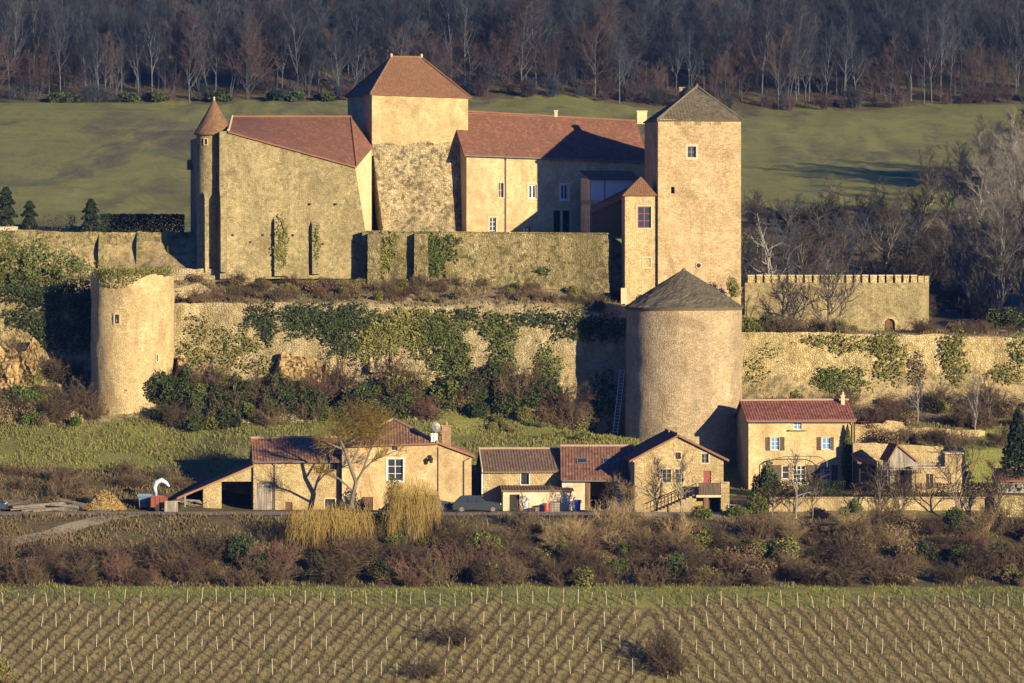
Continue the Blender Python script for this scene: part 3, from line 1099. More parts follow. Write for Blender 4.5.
def kind_shrub(seed, mat, name='bramble_bush', cat='bush', **kw):
    return Kind(lambda: single(name, shrub_mesh(seed, **kw), M[mat], 'bush', cat))


def kind_leafy(seed, mat, name='evergreen_bush', cat='bush', twigs=None, **kw):
    def mk():
        mb = leafy_mesh(seed, **kw)
        ms = [M[mat]]
        if twigs:
            t = shrub_mesh(seed + 7, H=kw.get('H', 1.8) * 0.95, Wd=kw.get('Wd', 1.3), stems=9, br=4, tw=3, tl=1)
            t.mi = [1] * len(t.mi)
            mb.ext(t)
            ms.append(M[twigs])
        return single(name, mb, ms, 'bush', cat)
    return Kind(mk)


def ivy(name, label, fr, shape, dens, mat, size=0.22, thick=0.35, v=0.0, seed=0, hang=0.0, group=None, cat='ivy', base_v=0.03):
    """ivy on a wall: shape = list of blobs (u, z, half width, half height) in wall metres"""
    rng = np.random.default_rng(seed + 100)
    mb = MB()
    pts = []
    for (u, z, a, b) in shape:
        n = int(dens * a * b * 7.5)
        ang = rng.uniform(0, 6.283, n)
        rr = np.sqrt(rng.random(n)) * (1 + 0.22 * np.sin(ang * 5 + seed) + 0.14 * np.sin(ang * 11 + seed * 2))
        rr *= 1 + 0.12 * rng.normal(size=n)
        x, y = rr * np.cos(ang) * a, rr * np.sin(ang) * b
        lump = np.array([0.5 + 0.5 * nz(float(u + i) * 0.9, float(z + j) * 0.9, seed) + 0.35 * nz(float(u + i) * 2.3, float(z + j) * 2.3, seed + 3) for i, j in zip(x, y)])
        keep = rng.random(n) < np.clip(lump * 2.2 + .1, 0.2, 1)
        x, y, lump = x[keep], y[keep], lump[keep]
        dep = -(base_v + fr.bat[2] + fr.bat[0] * np.maximum(0, fr.bat[1] - (z + y)) + thick * np.clip(lump, 0, 1) * rng.random(len(x)) ** 0.5 * np.clip(1.25 - rr[keep], 0.25, 1)) + v
        uu, nn = np.array(fr.u), np.array(fr.n)
        c = np.array(fr.o)[None] + uu[None] * (u + x)[:, None] + nn[None] * dep[:, None]
        c[:, 2] += z + y
        pts.append(c)
    c = np.concatenate(pts)
    mb.quads(leaf_quads(c, size, rng, 0.3, 0.75, -np.array(fr.n)[None], 0.8))
    o = obj(name, mb, M[mat], loc=tuple(c.mean(axis=0)))
    return tag(o, label, cat, group)


def ivy_px(name, label, fr, blobs, dens, mat, **kw):
    """blobs given as (px, py, half width, half height) in picture pixels on that wall"""
    sh = []
    for (x, y, a, b) in blobs:
        s = fr.Y(x) / FP
        sh.append((fr.U(x), fr.Z(x, y), a * s, b * s))
    return ivy(name, label, fr, sh, dens, mat, **kw)

# ------------------------------------------------------------------ castle
def round_wall(mb, cx, cy, z0, z1, r0, r1, hole=None, na=72, dz=0.45, disp=0.06, seed=0, topjag=0.0, wallang=(0, 360)):
    """round tower wall from z0 to z1, radius r0 at the foot and r1 at the top; hole list = (angle, z) cells left open"""
    nr = max(4, int((z1 - z0) / dz))
    rows = []
    for j in range(nr + 1):
        r = []
        for i in range(na):
            a = math.radians(wallang[0] + (wallang[1] - wallang[0]) * i / na)
            zt = z1 + topjag * (nz(math.cos(a) * 2, math.sin(a) * 2, seed) + 0.6 * nz(math.cos(a) * 6, math.sin(a) * 6, seed))
            z = z0 + (zt - z0) * j / nr
            f = j / nr
            rr = r0 + (r1 - r0) * f ** 0.7 + disp * (nz(a * 3, z * 0.5, seed) + 0.4 * nz(a * 9, z * 1.6, seed))
            r.append(V((cx + math.sin(a) * rr, cy - math.cos(a) * rr, z)))
        rows.append(r)
    mb.grid(rows, close=True)
    mb.add(rows[-1])
    return rows


def cone_roof(mb, cx, cy, z0, z1, r, na=72, nr=14, flare=0.0, rough=0.04, seed=0, bulge=0.0, under=0.15):
    sl = math.hypot(r, z1 - z0)
    rows, uvs = [], []
    for j in range(nr + 1):
        f = j / nr
        rr = r * (1 - f) + flare * r * (f * (1 - f) ** 2) * -2 + bulge * r * f * (1 - f)
        row, uv = [], []
        for i in range(na):
            a = 2 * math.pi * i / na
            k = rough * (nz(a * 4, f * 6, seed) + 0.6 * nz(a * 15, f * 20, seed)) * (1 - f * 0.8)
            row.append(V((cx + math.sin(a) * (rr + k), cy - math.cos(a) * (rr + k), z0 + (z1 - z0) * f + k)))
            uv.append((a * r * (1 - f * 0.75), sl * f))
        uv.append((2 * math.pi * r * (1 - f * 0.75), sl * f))
        rows.append(row); uvs.append(uv)
    mb.grid(rows, uvs, close=True)
    low = [V((cx + math.sin(2 * math.pi * i / na) * r * 0.97, cy - math.cos(2 * math.pi * i / na) * r * 0.97, z0 - under)) for i in range(na)]
    mb.grid([low, rows[0]], close=True)
    mb.add(low)


def slit(par, cx, cy, r, ang, z, w, h, name='arrow_slit', fw=0.13):
    """dressed surround on a round wall with a dark block for its opening, facing angle ang (degrees to the right of the viewer's side)"""
    a = math.radians(ang)
    n = V((math.sin(a), -math.cos(a), 0)); u = V((math.cos(a), math.sin(a), 0)); k = V((0, 0, 1))
    c = V((cx, cy, z)) + n * r
    mb = MB()
    for (x0, x1, z0, z1) in ((-w / 2 - fw, -w / 2, -h / 2 - fw, h / 2 + fw), (w / 2, w / 2 + fw, -h / 2 - fw, h / 2 + fw), (-w / 2, w / 2, h / 2, h / 2 + fw * 1.4), (-w / 2, w / 2, -h / 2 - fw, -h / 2)):
        mb.box(c + u * x0 + k * z0 - n * 0.35, u * (x1 - x0), n * 0.42, k * (z1 - z0))
    o = obj(name, mb, M['ashlar'], par)
    d = MB()
    d.box(c - u * w / 2 - k * h / 2 - n * 0.3, u * w, n * 0.31, k * h)
    obj('shade_fill', d, M['dark'], o)  # near-black block painted in place of the slit's inner shade
    return o


# --- great square tower
f = Fr.px(372, 454.8, 468, 457.45)
GT = f
D = 9.3
tw = thing('square_tower', 'square tower with tall hipped tile roof and rough rubble lower half, between the red roofs', 'tower', f.pt(f.L / 2, CSTL, D / 2))
zt = f.Z(372, 93); zr = f.Z(468, 96.5)
zm = f.Z(373, 143)
up = MB()
facade(up, f, 0, f.L, zm - 1.2, pl([(0, zt), (f.L, zr)]))
facade(up, f.side(D), 0, D, CSTL - 0.3, zt)
facade(up, f.right(D), 0, D, CSTL - 0.3, pl([(0, zr), (D, zt)]))
facade(up, f.back(D), 0, f.L, CSTL - 0.3, zt)
obj('wall', up, M['tower_up'], tw)
lo = MB()
nu_, nv_ = 26, 26
ul0, ul1 = f.U(373.5), f.U(381.5)
rows = []
zb = CSTL - 0.4
for j in range(nv_ + 1):
    t = j / nv_
    row = []
    for i in range(nu_ + 1):
        x = i / nu_
        a = ul1 + (0.02 - ul1) * t
        b = f.L - 0.02
        u = a + (b - a) * x
        z = zb + (zm + 0.9 * nz(u * 0.5, 3, 1) - zb) * t
        d = -0.06 - 0.85 * (1 - t) ** 1.3 - 0.10 * (nz(u, z, 5) + 0.5 * nz(u * 2.7, z * 2.7, 6))
        row.append(f.pt(u, z, d))
    rows.append(row)
lo.grid(rows)
lo.grid([[r[0] + f.n * 2.0 for r in rows], [r[0] for r in rows]])
lo.grid([[r[-1] for r in rows], [r[-1] + f.n * 2.0 for r in rows]])
lo.grid([rows[-1], [p + f.n * 1.0 for p in rows[-1]]])
obj('talus', lo, M['tower_low'], tw)
cu, cv, e = f.L / 2 - 0.1, D / 2, 0.22
zrg = (CY - 57.5) * f.pt(cu, 0, cv).y / FP
r0, r1 = f.pt(cu - 1.5, zrg, cv), f.pt(cu + 1.5, zrg, cv)
c0, c1, c2, c3 = f.pt(-e, zt - 0.1, -e), f.pt(f.L + e, zr - 0.1, -e), f.pt(f.L + e, zr - 0.1, D + e), f.pt(-e, zt - 0.1, D + e)
rf = MB()
roof_slab(rf, [c0, c1, r1, r0], 0.17, 0.01, 0.12, 8, 0.05, 1)
roof_slab(rf, [c3, c0, r0], 0.17, 0.01, 0.12, 8, 0.05, 2)
roof_slab(rf, [c1, c2, r1], 0.17, 0.01, 0.12, 8, 0.05, 3)
roof_slab(rf, [c2, c3, r0, r1], 0.17, 0.01, 0.12, 8, 0.05, 4)
ro = obj('roof', rf, M['roof_tower'], tw)
rg = MB()
ridge_line(rg, [r0 + V((0, 0, .05)), r1 + V((0, 0, .05))], 0.11)
for a, b in ((c0, r0), (c1, r1), (c3, r0)):
    ridge_line(rg, [a + V((0, 0, .06)), b + V((0, 0, .04))], 0.08)
obj('ridge_tiles', rg, M['roof_turret'], ro)
for p in (r0, r1):
    fi = MB()
    fi.tube([p, p + V((0, 0, .12)), p + V((0, 0, .2)), p + V((0, 0, .28)), p + V((0, 0, .4))], [.14, .10, .16, .12, .02], 10, True)
    obj('finial', fi, M['ashlar'], ro)


# --- great hall (left)
E_l, E_r = P(229, 130.5, 446.3), P(355, 166, 448.6)
f = Fr((E_l.x, E_l.y), (E_r.x, E_r.y))
HF = f
hall = thing('great_hall', 'big buttressed stone hall with red roof and conical corner turret', 'castle hall', f.pt(f.L / 2, -2.5, 3))
ub = f.U(219.5)
C = P(371.5, 147, 454.6)
mb = MB()
n_u, n_z = 44, 44
ut, utb = f.L, f.U(366)
rows = []
topf = pl([(ub, f.Z(219.5, 132)), (0, E_l.z), (f.L, E_r.z)])
for j in range(n_z + 1):
    t = j / n_z
    row = []
    for i in range(n_u + 1):
        x = i / n_u
        right = f.L + (utb - f.L) * min(1, max(0, (1 - t) / 0.62)) ** 1.0
        u = ub + (right - ub) * x
        zt_ = topf(min(u, f.L))
        z = -3.6 + (zt_ - (-3.6)) * t
        d = -0.35 * (1 - t) ** 2 - 0.05 * (nz(u * 0.8, z * 0.8, 15) + 0.6 * nz(u * 2, z * 2, 16))
        row.append(f.pt(u, z, d))
    rows.append(row)
mb.grid(rows)
lf = f.side(9.0)
lw = Fr((f.pt(ub, 0, 9).x, f.pt(ub, 0, 9).y), (f.pt(ub, 0).x, f.pt(ub, 0).y))
facade(mb, lw, 0, 9.0, -3.6, topf(ub))
obj('wall', mb, M['hall'], hall)
ew = MB()
fe = Fr((E_r.x, E_r.y), (C.x, C.y))
facade(ew, fe, -0.02, fe.L, CSTL - 1.2, pl([(0, E_r.z), (fe.L, C.z)]))
facade(ew, Fr((C.x, C.y), (C.x - 1.5, C.y + 8)), 0, 8, CSTL - 0.3, C.z)
obj('end_wall', ew, M['cream'], hall)
R_l, R_r = P(232, 117, 452.5), P(351, 117, 457.0)
rf = MB()
ov = f.n * -0.25 + V((0, 0, -0.06))
sq = []
a0, a1 = E_l + ov + f.u * -0.1, E_r + ov + f.u * 0.12
ncol = 60
for (p0, p1, q0, q1, k) in ((a0, a1, R_l, R_r, 0), ):
    rr, uu = [[] for _ in range(10)], [[] for _ in range(10)]
    for i in range(ncol + 1):
        x = i / ncol
        lo_, hi_ = p0.lerp(p1, x), q0.lerp(q1, x)
        for j in range(10):
            t = j / 9
            q = lo_.lerp(hi_, t)
            rr[j].append(q + V((0, 0, 0.03 * nz(q.x, q.y, 4))))
            uu[j].append((x * f.L, t * (hi_ - lo_).length))
    rf.grid(rr, uu)
    und = [[p - V((0, 0, .14)) for p in r] for r in rr]
    rf.grid(und)
    rf.grid([und[0], rr[0]])
    rf.grid([[r[0] for r in und], [r[0] for r in rr]])
roof_slab(rf, [a1 + f.u * 0.02, C + fe.u * 0.15 + V((0.1, -0.2, -0.06)), R_r], 0.17, 0.01, 0.12, 6, 0.02, 3)
B1, B0 = C + V((-1.5, 6.5, 0)), E_l + f.n * 9 + V((0, 0, -1))
roof_slab(rf, [C + fe.u * 0.15, B1, R_r], 0.17, 0.01, 0.12, 4, 0.02, 5)
rf.add([B1, B0, R_l, R_r], [(0, 0), (12, 0), (12, 6), (0, 6)])
ro = obj('roof', rf, M['roof_castle'], hall)
rg = MB()
ridge_line(rg, [R_l + V((0, 0, .05)), R_r + V((0, 0, .05))], 0.11)
ridge_line(rg, [a1 + V((0, 0, .08)), R_r + V((0, 0, .05))], 0.09)
obj('ridge_tiles', rg, M['roof_castle'], ro)
vg = MB()
vg.tube([P(228.5, 130, 446.2), P(232, 116, 452.4)], [0.13, 0.13], 6, True)
obj('verge_mortar', vg, M['ashlar'], ro)
# round stair turret on the left corner
tc = P(213, 133, 448.6)
tr_ = 16.2 * 448.6 / FP
mb = MB()
round_wall(mb, tc.x, tc.y, -3.6, tc.z, tr_, tr_, None, 40, 0.5, 0.05, 7)
tu = obj('stair_turret', mb, M['hall'], hall, smooth=True)
mb = MB()
cone_roof(mb, tc.x + 0.1, tc.y, PZ(133.5, 448.6), PZ(98.5, 448.6), tr_ + 0.38, 40, 10, 0.06, 0.03, 3)
obj('turret_roof', mb, M['roof_turret'], tu)
mb = MB()
p = V((tc.x + 0.1, tc.y, PZ(98.6, 448.6)))
mb.tube([p - V((0, 0, .3)), p + V((0, 0, .02)), p + V((0, 0, .1)), p + V((0, 0, .2))], [.12, .08, .11, .02], 8, True)
obj('finial', mb, M['ashlar'], tu)
slit(tu, tc.x, tc.y, tr_, -22, PZ(142, 448.6), 0.28, 0.5, 'slit_window', 0.08)
# the shaded block running back behind the turret, with its small bracket
blk = Fr((PX(190.5, 458), 458), (PX(199, 449.6), 449.6))
mb = MB()
facade(mb, blk, 0, blk.L, -3.6, pl([(0, blk.Z(190.5, 140)), (blk.L, blk.Z(199, 137))]))
facade(mb, Fr((PX(199, 449.6), 449.6), (PX(206, 449.8), 449.8)), 0, 0.7, -3.6, PZ(137, 450))
frbox(mb, blk, 1.2, 2.2, blk.Z(192, 170), blk.Z(192, 160), -0.45, 0.0)
obj('side_wall', mb, M['hall'], hall)


def buttress(par, fr, x0, x1, ytop, ybot, dep, mat='hall', slope=0.9, name='buttress', base_v=0.3):
    u0, u1 = fr.U(x0), fr.U(x1)
    zt, zb = fr.Z(x0, ytop), fr.Z(x0, ybot)
    mb = MB()
    k = 9
    rows = []
    for j in range(k + 1):
        z = zb + (zt - zb) * j / k
        d = -dep * (1 + 0.25 * (1 - j / k))
        rows.append([fr.pt(u0, z, base_v), fr.pt(u0 + 0.04 * nz(z, 1, 2), z, d + 0.06 * nz(z, 3, u0)), fr.pt(u1 + 0.04 * nz(z, 4, 2), z, d + 0.06 * nz(z, 5, u1)), fr.pt(u1, z, base_v)])
    rows.append([fr.pt(u0, zt + dep * slope, base_v), fr.pt(u0, zt + dep * slope, 0.02), fr.pt(u1, zt + dep * slope, 0.02), fr.pt(u1, zt + dep * slope, base_v)])
    mb.grid(rows)
    return obj(name, mb, M[mat], par)


buttress(hall, f, 219.5, 226, 198, 272, 0.75)
buttress(hall, f, 273.5, 287, 222, 276, 0.65)
buttress(hall, f, 311, 319, 226, 274, 0.65)
b3 = Fr((tc.x - 1.2, tc.y - 1.6), (tc.x + 1, tc.y - 1.0))
buttress(hall, b3, 203.5, 207.5, 198, 272, 0.6, base_v=1.0)
for k in range(9):
    u = f.U(232 + k * 15 + R.uniform(-3, 3)); z = f.Z(232 + k * 15, R.choice([205, 245, 247, 243, 236]))
    mb = MB(); frbox(mb, f, u, u + 0.16, z, z + 0.18, -0.30, -0.02)
    obj('putlog_hole', mb, M['dark'], hall)  # dark block stands in for a shadowed hole

# --- residential wing
Yw0 = 454.9
f = Fr.px(466.5, Yw0, 648, Yw0 + 4.9)
WF = f
D = 8.6
wing = thing('residential_wing', 'plastered wing with windows under a long red tile roof, between tower and keep', 'castle wing', f.pt(f.L / 2, CSTL, D / 2))
zl, zrr = f.Z(464, 153.5), f.Z(648, 160)
zrl, zrt = PZ(111, f.pt(0, 0, D / 2).y), PZ(121.5, f.pt(f.L, 0, D / 2).y)
H = {'chapel': opening(f, 498.5, 503.5, 183, 197.5), 'mid': opening(f, 528.5, 536.5, 184.5, 198.5), 'shade': opening(f, 560.5, 568, 184.5, 199.5),
     'low': opening(f, 489.5, 496, 217.5, 235), 'cellar': opening(f, 523, 530, 227, 235), 'door': opening(f, 553.5, 569.5, 210.5, 236)}
mb = MB()
facade(mb, f, 0, f.L, CSTL - 0.6, pl([(0, zl), (f.L, zrr)]), list(H.values()), 0.35)
facade(mb, f.side(D), 0, D, CSTL - 0.6, pl([(0, zl), (D / 2, zrl - 0.05), (D, zl)]))
facade(mb, f.right(D), 0, D, CSTL - 0.6, pl([(0, zrr), (D / 2, zrt - 0.05), (D, zrr)]))
facade(mb, f.back(D), 0, f.L, CSTL - 0.6, min(zl, zrr))
obj('wall', mb, M['wing'], wing)
rf = MB()
lo0, lo1 = f.pt(-0.35, zl - 0.12, -0.35), f.pt(f.L + 0.1, zrr - 0.12, -0.35)
rr0, rr1 = f.pt(-0.35, zrl, D / 2), f.pt(f.L + 0.1, zrt, D / 2)
bk0, bk1 = f.pt(-0.35, zl - 0.12, D + .35), f.pt(f.L + .1, zrr - .12, D + .35)
roof_slab(rf, [lo0, lo1, rr1, rr0], 0.17, 0.01, 0.14, 8, 0.05, 11)
roof_slab(rf, [bk1, bk0, rr0, rr1], 0.17, 0.01, 0.14, 4, 0.05, 12)
ro = obj('roof', rf, M['roof_castle'], wing)
rg = MB(); ridge_line(rg, [rr0 + V((0, 0, .06)), rr1 + V((0, 0, .06))], 0.11)
obj('ridge_tiles', rg, M['roof_castle'], ro)
gp = MB()
gp.tube([f.pt(-0.3, zl - .2, -.42), f.pt(f.L, zrr - .2, -.42)], [.07, .07], 6, True)
gp.tube([f.pt(f.U(505.5), zl - .25, -.36), f.pt(f.U(505.5), zl - .6, -.10), f.pt(f.U(505.5), CSTL - .3, -.10)], [.055] * 3, 6)
obj('gutter_and_downpipe', gp, M['metal'], wing)
window(f, wing, H['chapel'], 'ashlar', 'glass', (1, 1), 'ashlar', 0.25, sw=0.10)
window(f, wing, H['mid'], 'white', 'glass', (1, 0), 'ashlar', 0.2, bw=0.11)
window(f, wing, H['shade'], 'white', 'glass', (1, 0), 'white', 0.2, bw=0.11)
window(f, wing, H['low'], 'greywhite', 'glass', (1, 3), 'ashlar', 0.2)
window(f, wing, H['cellar'], 'dark', 'glass', (1, 0), None, 0.25, sill=False)
a, b, c, d = H['door']
for q in (0, 1):
    doorpart(f, wing, (a + (b - a) * q / 2 + q * 0.12, a + (b - a) * (q + 1) / 2 - (1 - q) * 0.12, c, d), 'dark', 0.2)
mb = MB()
frbox(mb, f, (a + b) / 2 - .12, (a + b) / 2 + .12, c, d, 0.0, .3)
for (p, q) in ((a - .2, a), (b, b + .2)): frbox(mb, f, p, q, c, d + .2, -.03, .1)
frbox(mb, f, a, b, d, d + .2, -.03, .1)
obj('door_frame', mb, M['ashlar'], wing)
cp = f.pt(f.U(642, D / 2), 0, D / 2)
chimney('chimney', ro, cp.x, cp.y, PZ(124, cp.y), PZ(112, cp.y), 0.95, 0.7, M['cream'], 0)
cp = f.pt(f.U(556, D / 2), 0, D / 2)
chimney('chimney', ro, cp.x, cp.y, PZ(117, cp.y), PZ(111.5, cp.y), 0.3, 0.3, M['ashlar'], 0)

# --- low annex between wing and stair turret: white-panelled gallery and lean-to
f2 = Fr.px(590, 452.6, 640, 453.8)
an = thing('gallery_annex', 'small shaded annex with whitewashed gallery panels before the wing', 'annex', f2.pt(2.5, CSTL, 1))
mb = MB()
facade(mb, f2, 0, f2.L, CSTL - .4, f2.Z(600, 205))
facade(mb, f2.side(3.4), 0, 3.4, CSTL - .4, f2.Z(590, 178))
frbox(mb, f2, 0, f2.L, f2.Z(590, 205), f2.Z(590, 200), -0.05, 3.2)
obj('wall', mb, M['render'], an)
mb = MB()
for (x0, x1) in ((590.5, 604.2), (605.6, 632)):
    frbox(mb, f2, f2.U(x0), f2.U(x1), f2.Z(x0, 200), f2.Z(x0, 179), 0.0, 0.12)
obj('panel', mb, M['white'], an)
mb = MB()
roof_slab(mb, [f2.pt(-.2, f2.Z(590, 179), -.3), f2.pt(f2.L, f2.Z(590, 179), -.3), f2.pt(f2.L, f2.Z(590, 170), 3.4), f2.pt(-.2, f2.Z(590, 170), 3.4)], 0.17, .01, .1, 3)
obj('roof', mb, M['roof_turret'], an)
mb = MB()
roof_slab(mb, [P(590, 214, 449.6), P(640, 190, 449.0), P(640, 184, 452.6), P(590, 204, 452.4)], 0.17, .01, .12, 3)
mb.add([P(592, 213, 449.75), P(640, 191, 449.1), P(640, 236, 449.1), P(592, 236, 449.75)])
obj('stair_roof', mb, M['roof_turret'], an)

# --- keep
f = Fr.px(658, 442.6, 741, 443.65)
KF = f
D = 7.6
keep = thing('keep_tower', 'tall square keep with pyramid stone roof, right of the red roofed wing', 'tower', f.pt(f.L / 2, -7.5, D / 2))
zt = f.Z(658, 119)
H = {'win': opening(f, 687.5, 696, 146.5, 157.5), 'hole': opening(f, 671, 674.6, 187, 193.5)}
mb = MB()
facade(mb, f, 0, f.L, -8.6, zt, list(H.values()), 0.4)
facade(mb, f.side(D), 0, D, -8.6, zt)
facade(mb, f.right(D), 0, D, -8.6, zt)
facade(mb, f.back(D), 0, f.L, -8.6, zt)
obj('wall', mb, M['keep'], keep)
window(f, keep, H['win'], 'greywood', 'glass', (1, 1), 'ashlar', 0.25, sw=0.2)
mb = MB(); a, b, c, d = H['hole']; frbox(mb, f, a, b, c, d, .4, .45); obj('loophole', mb, M['dark'], keep)  # dark back plate stands in for the unlit inside
mb = MB()
cc = f.pt(f.U(698.5), f.Z(698, 265.5), 0)
mb.tube([cc - f.n * 0.10, cc + f.n * 0.3], [0.30, 0.30], 14, True)
obj('oculus_ring', mb, M['ashlar'], keep)
mb = MB(); mb.tube([cc - f.n * 0.115, cc + f.n * 0.2], [0.21, 0.21], 14, True); obj('oculus', mb, M['dark'], keep)  # dark disc stands in for the shade of the round opening
for x in (677.5, 697.5, 717.5):
    a, b = f.U(x - 3.4), f.U(x + 3.4)
    z0, z1 = f.Z(x, 125.5), f.Z(x, 120.2)
    mb = MB()
    frbox(mb, f, a - .32, a, z0, z1, -.03, .1); frbox(mb, f, b, b + .32, z0, z1, -.03, .1); frbox(mb, f, a - .32, b + .32, z0 - .14, z0, -.03, .1)
    o = obj('blocked_opening', mb, M['round_pale'], keep)
    mb = MB(); frbox(mb, f, a, b, z0, z1, -.012, .1); obj('infill', mb, M['brick'], o)
e = 0.14
c0, c1, c2, c3 = f.pt(-e, zt - .1, -e), f.pt(f.L + e, zt - .1, -e), f.pt(f.L + e, zt - .1, D + e), f.pt(-e, zt - .1, D + e)
ap = f.pt(f.U(697, D / 2), PZ(86.5, f.pt(f.L / 2, 0, D / 2).y), D / 2)
rf = MB()
for k, (a, b) in enumerate(((c0, c1), (c1, c2), (c2, c3), (c3, c0))):
    roof_slab(rf, [a, b, ap], 0.3, 0.015, 0.16, 12, 0.12, 20 + k)
ro = obj('roof', rf, M['lauze'], keep)
rg = MB()
for a in (c0, c1): ridge_line(rg, [a + V((0, 0, .05)), ap + V((0, 0, .05))], 0.10)
rg.tube([ap - V((0, 0, .1)), ap + V((0, 0, .3))], [.2, .05], 8, True)
obj('hip_stones', rg, M['lauze'], ro)
cp = f.pt(f.U(682, D * .75), 0, D * .75)
chimney('chimney', ro, cp.x, cp.y, PZ(103, cp.y), PZ(88.5, cp.y), 0.5, 0.5, M['brick'], 0)

# --- stair turret beside the keep
f = Fr.px(625, 442.75, 657.2, 442.95)
st = thing('stair_turret', 'narrow stair turret with pavilion roof and red window against the keep', 'turret', f.pt(f.L / 2, -6, 1.5))
D = 3.4
zt = f.Z(625, 194.5)
H = [opening(f, 637.5, 651, 206.5, 228)]
Hb = opening(f, 643.5, 650.5, 258, 267)
mb = MB()
facade(mb, f, 0, f.L + .5, -7.6, zt, H + [Hb], 0.3)
facade(mb, f.side(D), 0, D, -7.6, zt)
facade(mb, f.back(D), 0, f.L, -1, zt)
obj('wall', mb, M['round_pale'], st)
window(f, st, H[0], 'redwood', 'glass', (1, 2), 'ashlar', 0.18, bw=0.09)
mb = MB(); a, b, c, d = Hb; frbox(mb, f, a, b, c, d, .06, .2); o = obj('blocked_window', mb, M['round_pale'], st)
mb = MB()
for (p, q, r_, s_) in ((a - .14, a, c - .14, d + .14), (b, b + .14, c - .14, d + .14), (a, b, d, d + .14), (a, b, c - .14, c)): frbox(mb, f, p, q, r_, s_, -.03, .1)
obj('surround', mb, M['ashlar'], o)
e = .25
ap = P(641, 176.5, 444.5)
c0, c1, c2, c3 = f.pt(-e, zt - .06, -e), f.pt(f.L + .1, zt - .06, -e), f.pt(f.L + .1, zt - .06, D), f.pt(-e, zt - .06, D + e)
rf = MB()
for k, (a, b) in enumerate(((c0, c1), (c1, c2), (c2, c3), (c3, c0))):
    roof_slab(rf, [a, b, ap], 0.17, 0.01, 0.12, 6, 0.02, 30 + k)
obj('roof', rf, M['roof_tower'], st)
mb = MB()
frbox(mb, Fr.px(621, 442.3, 640, 442.4), 0, .55, PZ(304, 442.3), PZ(288, 442.3), 0, .5)
obj('corner_pier', mb, M['ashlar'], st)

# --- big round tower
rc = V((PX(684, 431.0), 431.0, 0)); rr_ = 58 * 431.0 / FP
rt = thing('round_tower', 'big round tower with low conical stone slate roof standing in front of the keep', 'tower', (rc.x, rc.y, -19.5))
mb = MB()
round_wall(mb, rc.x, rc.y, -22.4, PZ(306, 431.0), rr_ + 0.15, rr_ - 0.05, None, 96, 0.4, 0.06, 4)
obj('wall', mb, M['round'], rt, smooth=True)
mb = MB()
cone_roof(mb, rc.x + 0.0, rc.y, PZ(307, 431.0), PZ(269, 431.0), rr_ + 0.16, 96, 22, 0.0, 0.09, 8, 0.04, 0.25)
obj('roof', mb, M['lauze'], rt)
mb = MB()
mb.tube([V((rc.x, rc.y, PZ(271, 431.0))), V((rc.x, rc.y, PZ(268, 431.0)))], [.3, .12], 8, True)
obj('cap_stone', mb, M['lauze'], rt)

# --- left round tower
lc = V((PX(132.5, 436.2), 436.2, 0)); lr = 41.5 * 436.2 / FP
lt = thing('ruined_round_tower', 'roofless round tower with overgrown rim and small window', 'tower', (lc.x, lc.y, -16))
mb = MB()
round_wall(mb, lc.x, lc.y, -17.6, PZ(275, 436.2), lr + .02, lr, None, 80, 0.4, 0.08, 9, 0.45)
obj('wall', mb, M['round_pale'], lt, smooth=True)
slit(lt, lc.x, lc.y, lr, -17, PZ(319, 432.6), 0.42, 0.8, 'window', 0.12)
slit(lt, lc.x, lc.y, lr, 40, PZ(358, 433), 0.14, 0.6, 'arrow_slit', 0.1)
slit(lt, lc.x, lc.y, lr, -4, PZ(390, 433), 0.14, 0.14, 'drain_hole', 0.04)

# --- ramparts
f = Fr.px(362, 447.2, 612, 444.7)
UW = f
uw = thing('upper_rampart', 'high lichen stained rampart wall below the square tower and the wing', 'wall', f.pt(f.L / 2, -4.3, .5))
mb = MB()
rough_wall(mb, f, 0, f.U(611), pl([(0, f.Z(362, 231.5)), (f.L, f.Z(612, 234))]), pl([(0, -5.2), (f.L, -6)]), 1.1, .35, .35, .12, .05, 3, 0.03)
obj('wall', mb, M['upper'], uw)
f.bat = (.03, f.Z(480, 233), .12)
buttress(uw, f, 369, 381, 234, 288, .85, 'upper', .1)
buttress(uw, f, 415.5, 428.5, 234, 290, .85, 'upper', .1)
mb = MB()
for k in range(7):
    frbox(mb, f, f.U(400) - .1 + k * 1.0, f.U(400) + .88 + k * 1.0, f.Z(420, 232.2), f.Z(420, 230.9), -.06 - .03 * (k % 2), 1.15)
mb2 = MB()
n_ = 46
for k in range(n_):
    a = f.U(366) + (f.U(610) - f.U(366)) * k / n_
    b = f.U(366) + (f.U(610) - f.U(366)) * (k + .97) / n_
    z = f.Z(366, 231.8) + (f.Z(610, 234.2) - f.Z(366, 231.8)) * k / n_
    frbox(mb2, f, a, b, z, z + .12 + .03 * nz(k, 2, 2), -.08 + .05 * nz(k, 1, 1), 1.15)
obj('coping', mb2, M['upper'], uw)

f = Fr.px(172, 436.9, 640, 434.8)
LW = f
lw = thing('lower_rampart', 'crumbling pale rampart wall half hidden by ivy between two round towers', 'wall', f.pt(f.L / 2, -13, .5))
mb = MB()
rough_wall(mb, f, 0, f.L, pl([(f.U(172), f.Z(175, 303)), (f.U(300), f.Z(300, 303.5)), (f.U(400), f.Z(400, 305)), (f.U(520), f.Z(520, 311)), (f.U(640), f.Z(625, 320))]),
           pl([(f.U(172), -14.6), (f.U(560), -15.5), (f.U(600), -19), (f.U(640), -19)]), .8, .4, .4, .22, .14, 6, 0.05)
obj('wall', mb, M['lower'], lw)
f.bat = (.05, f.Z(400, 305), .2)

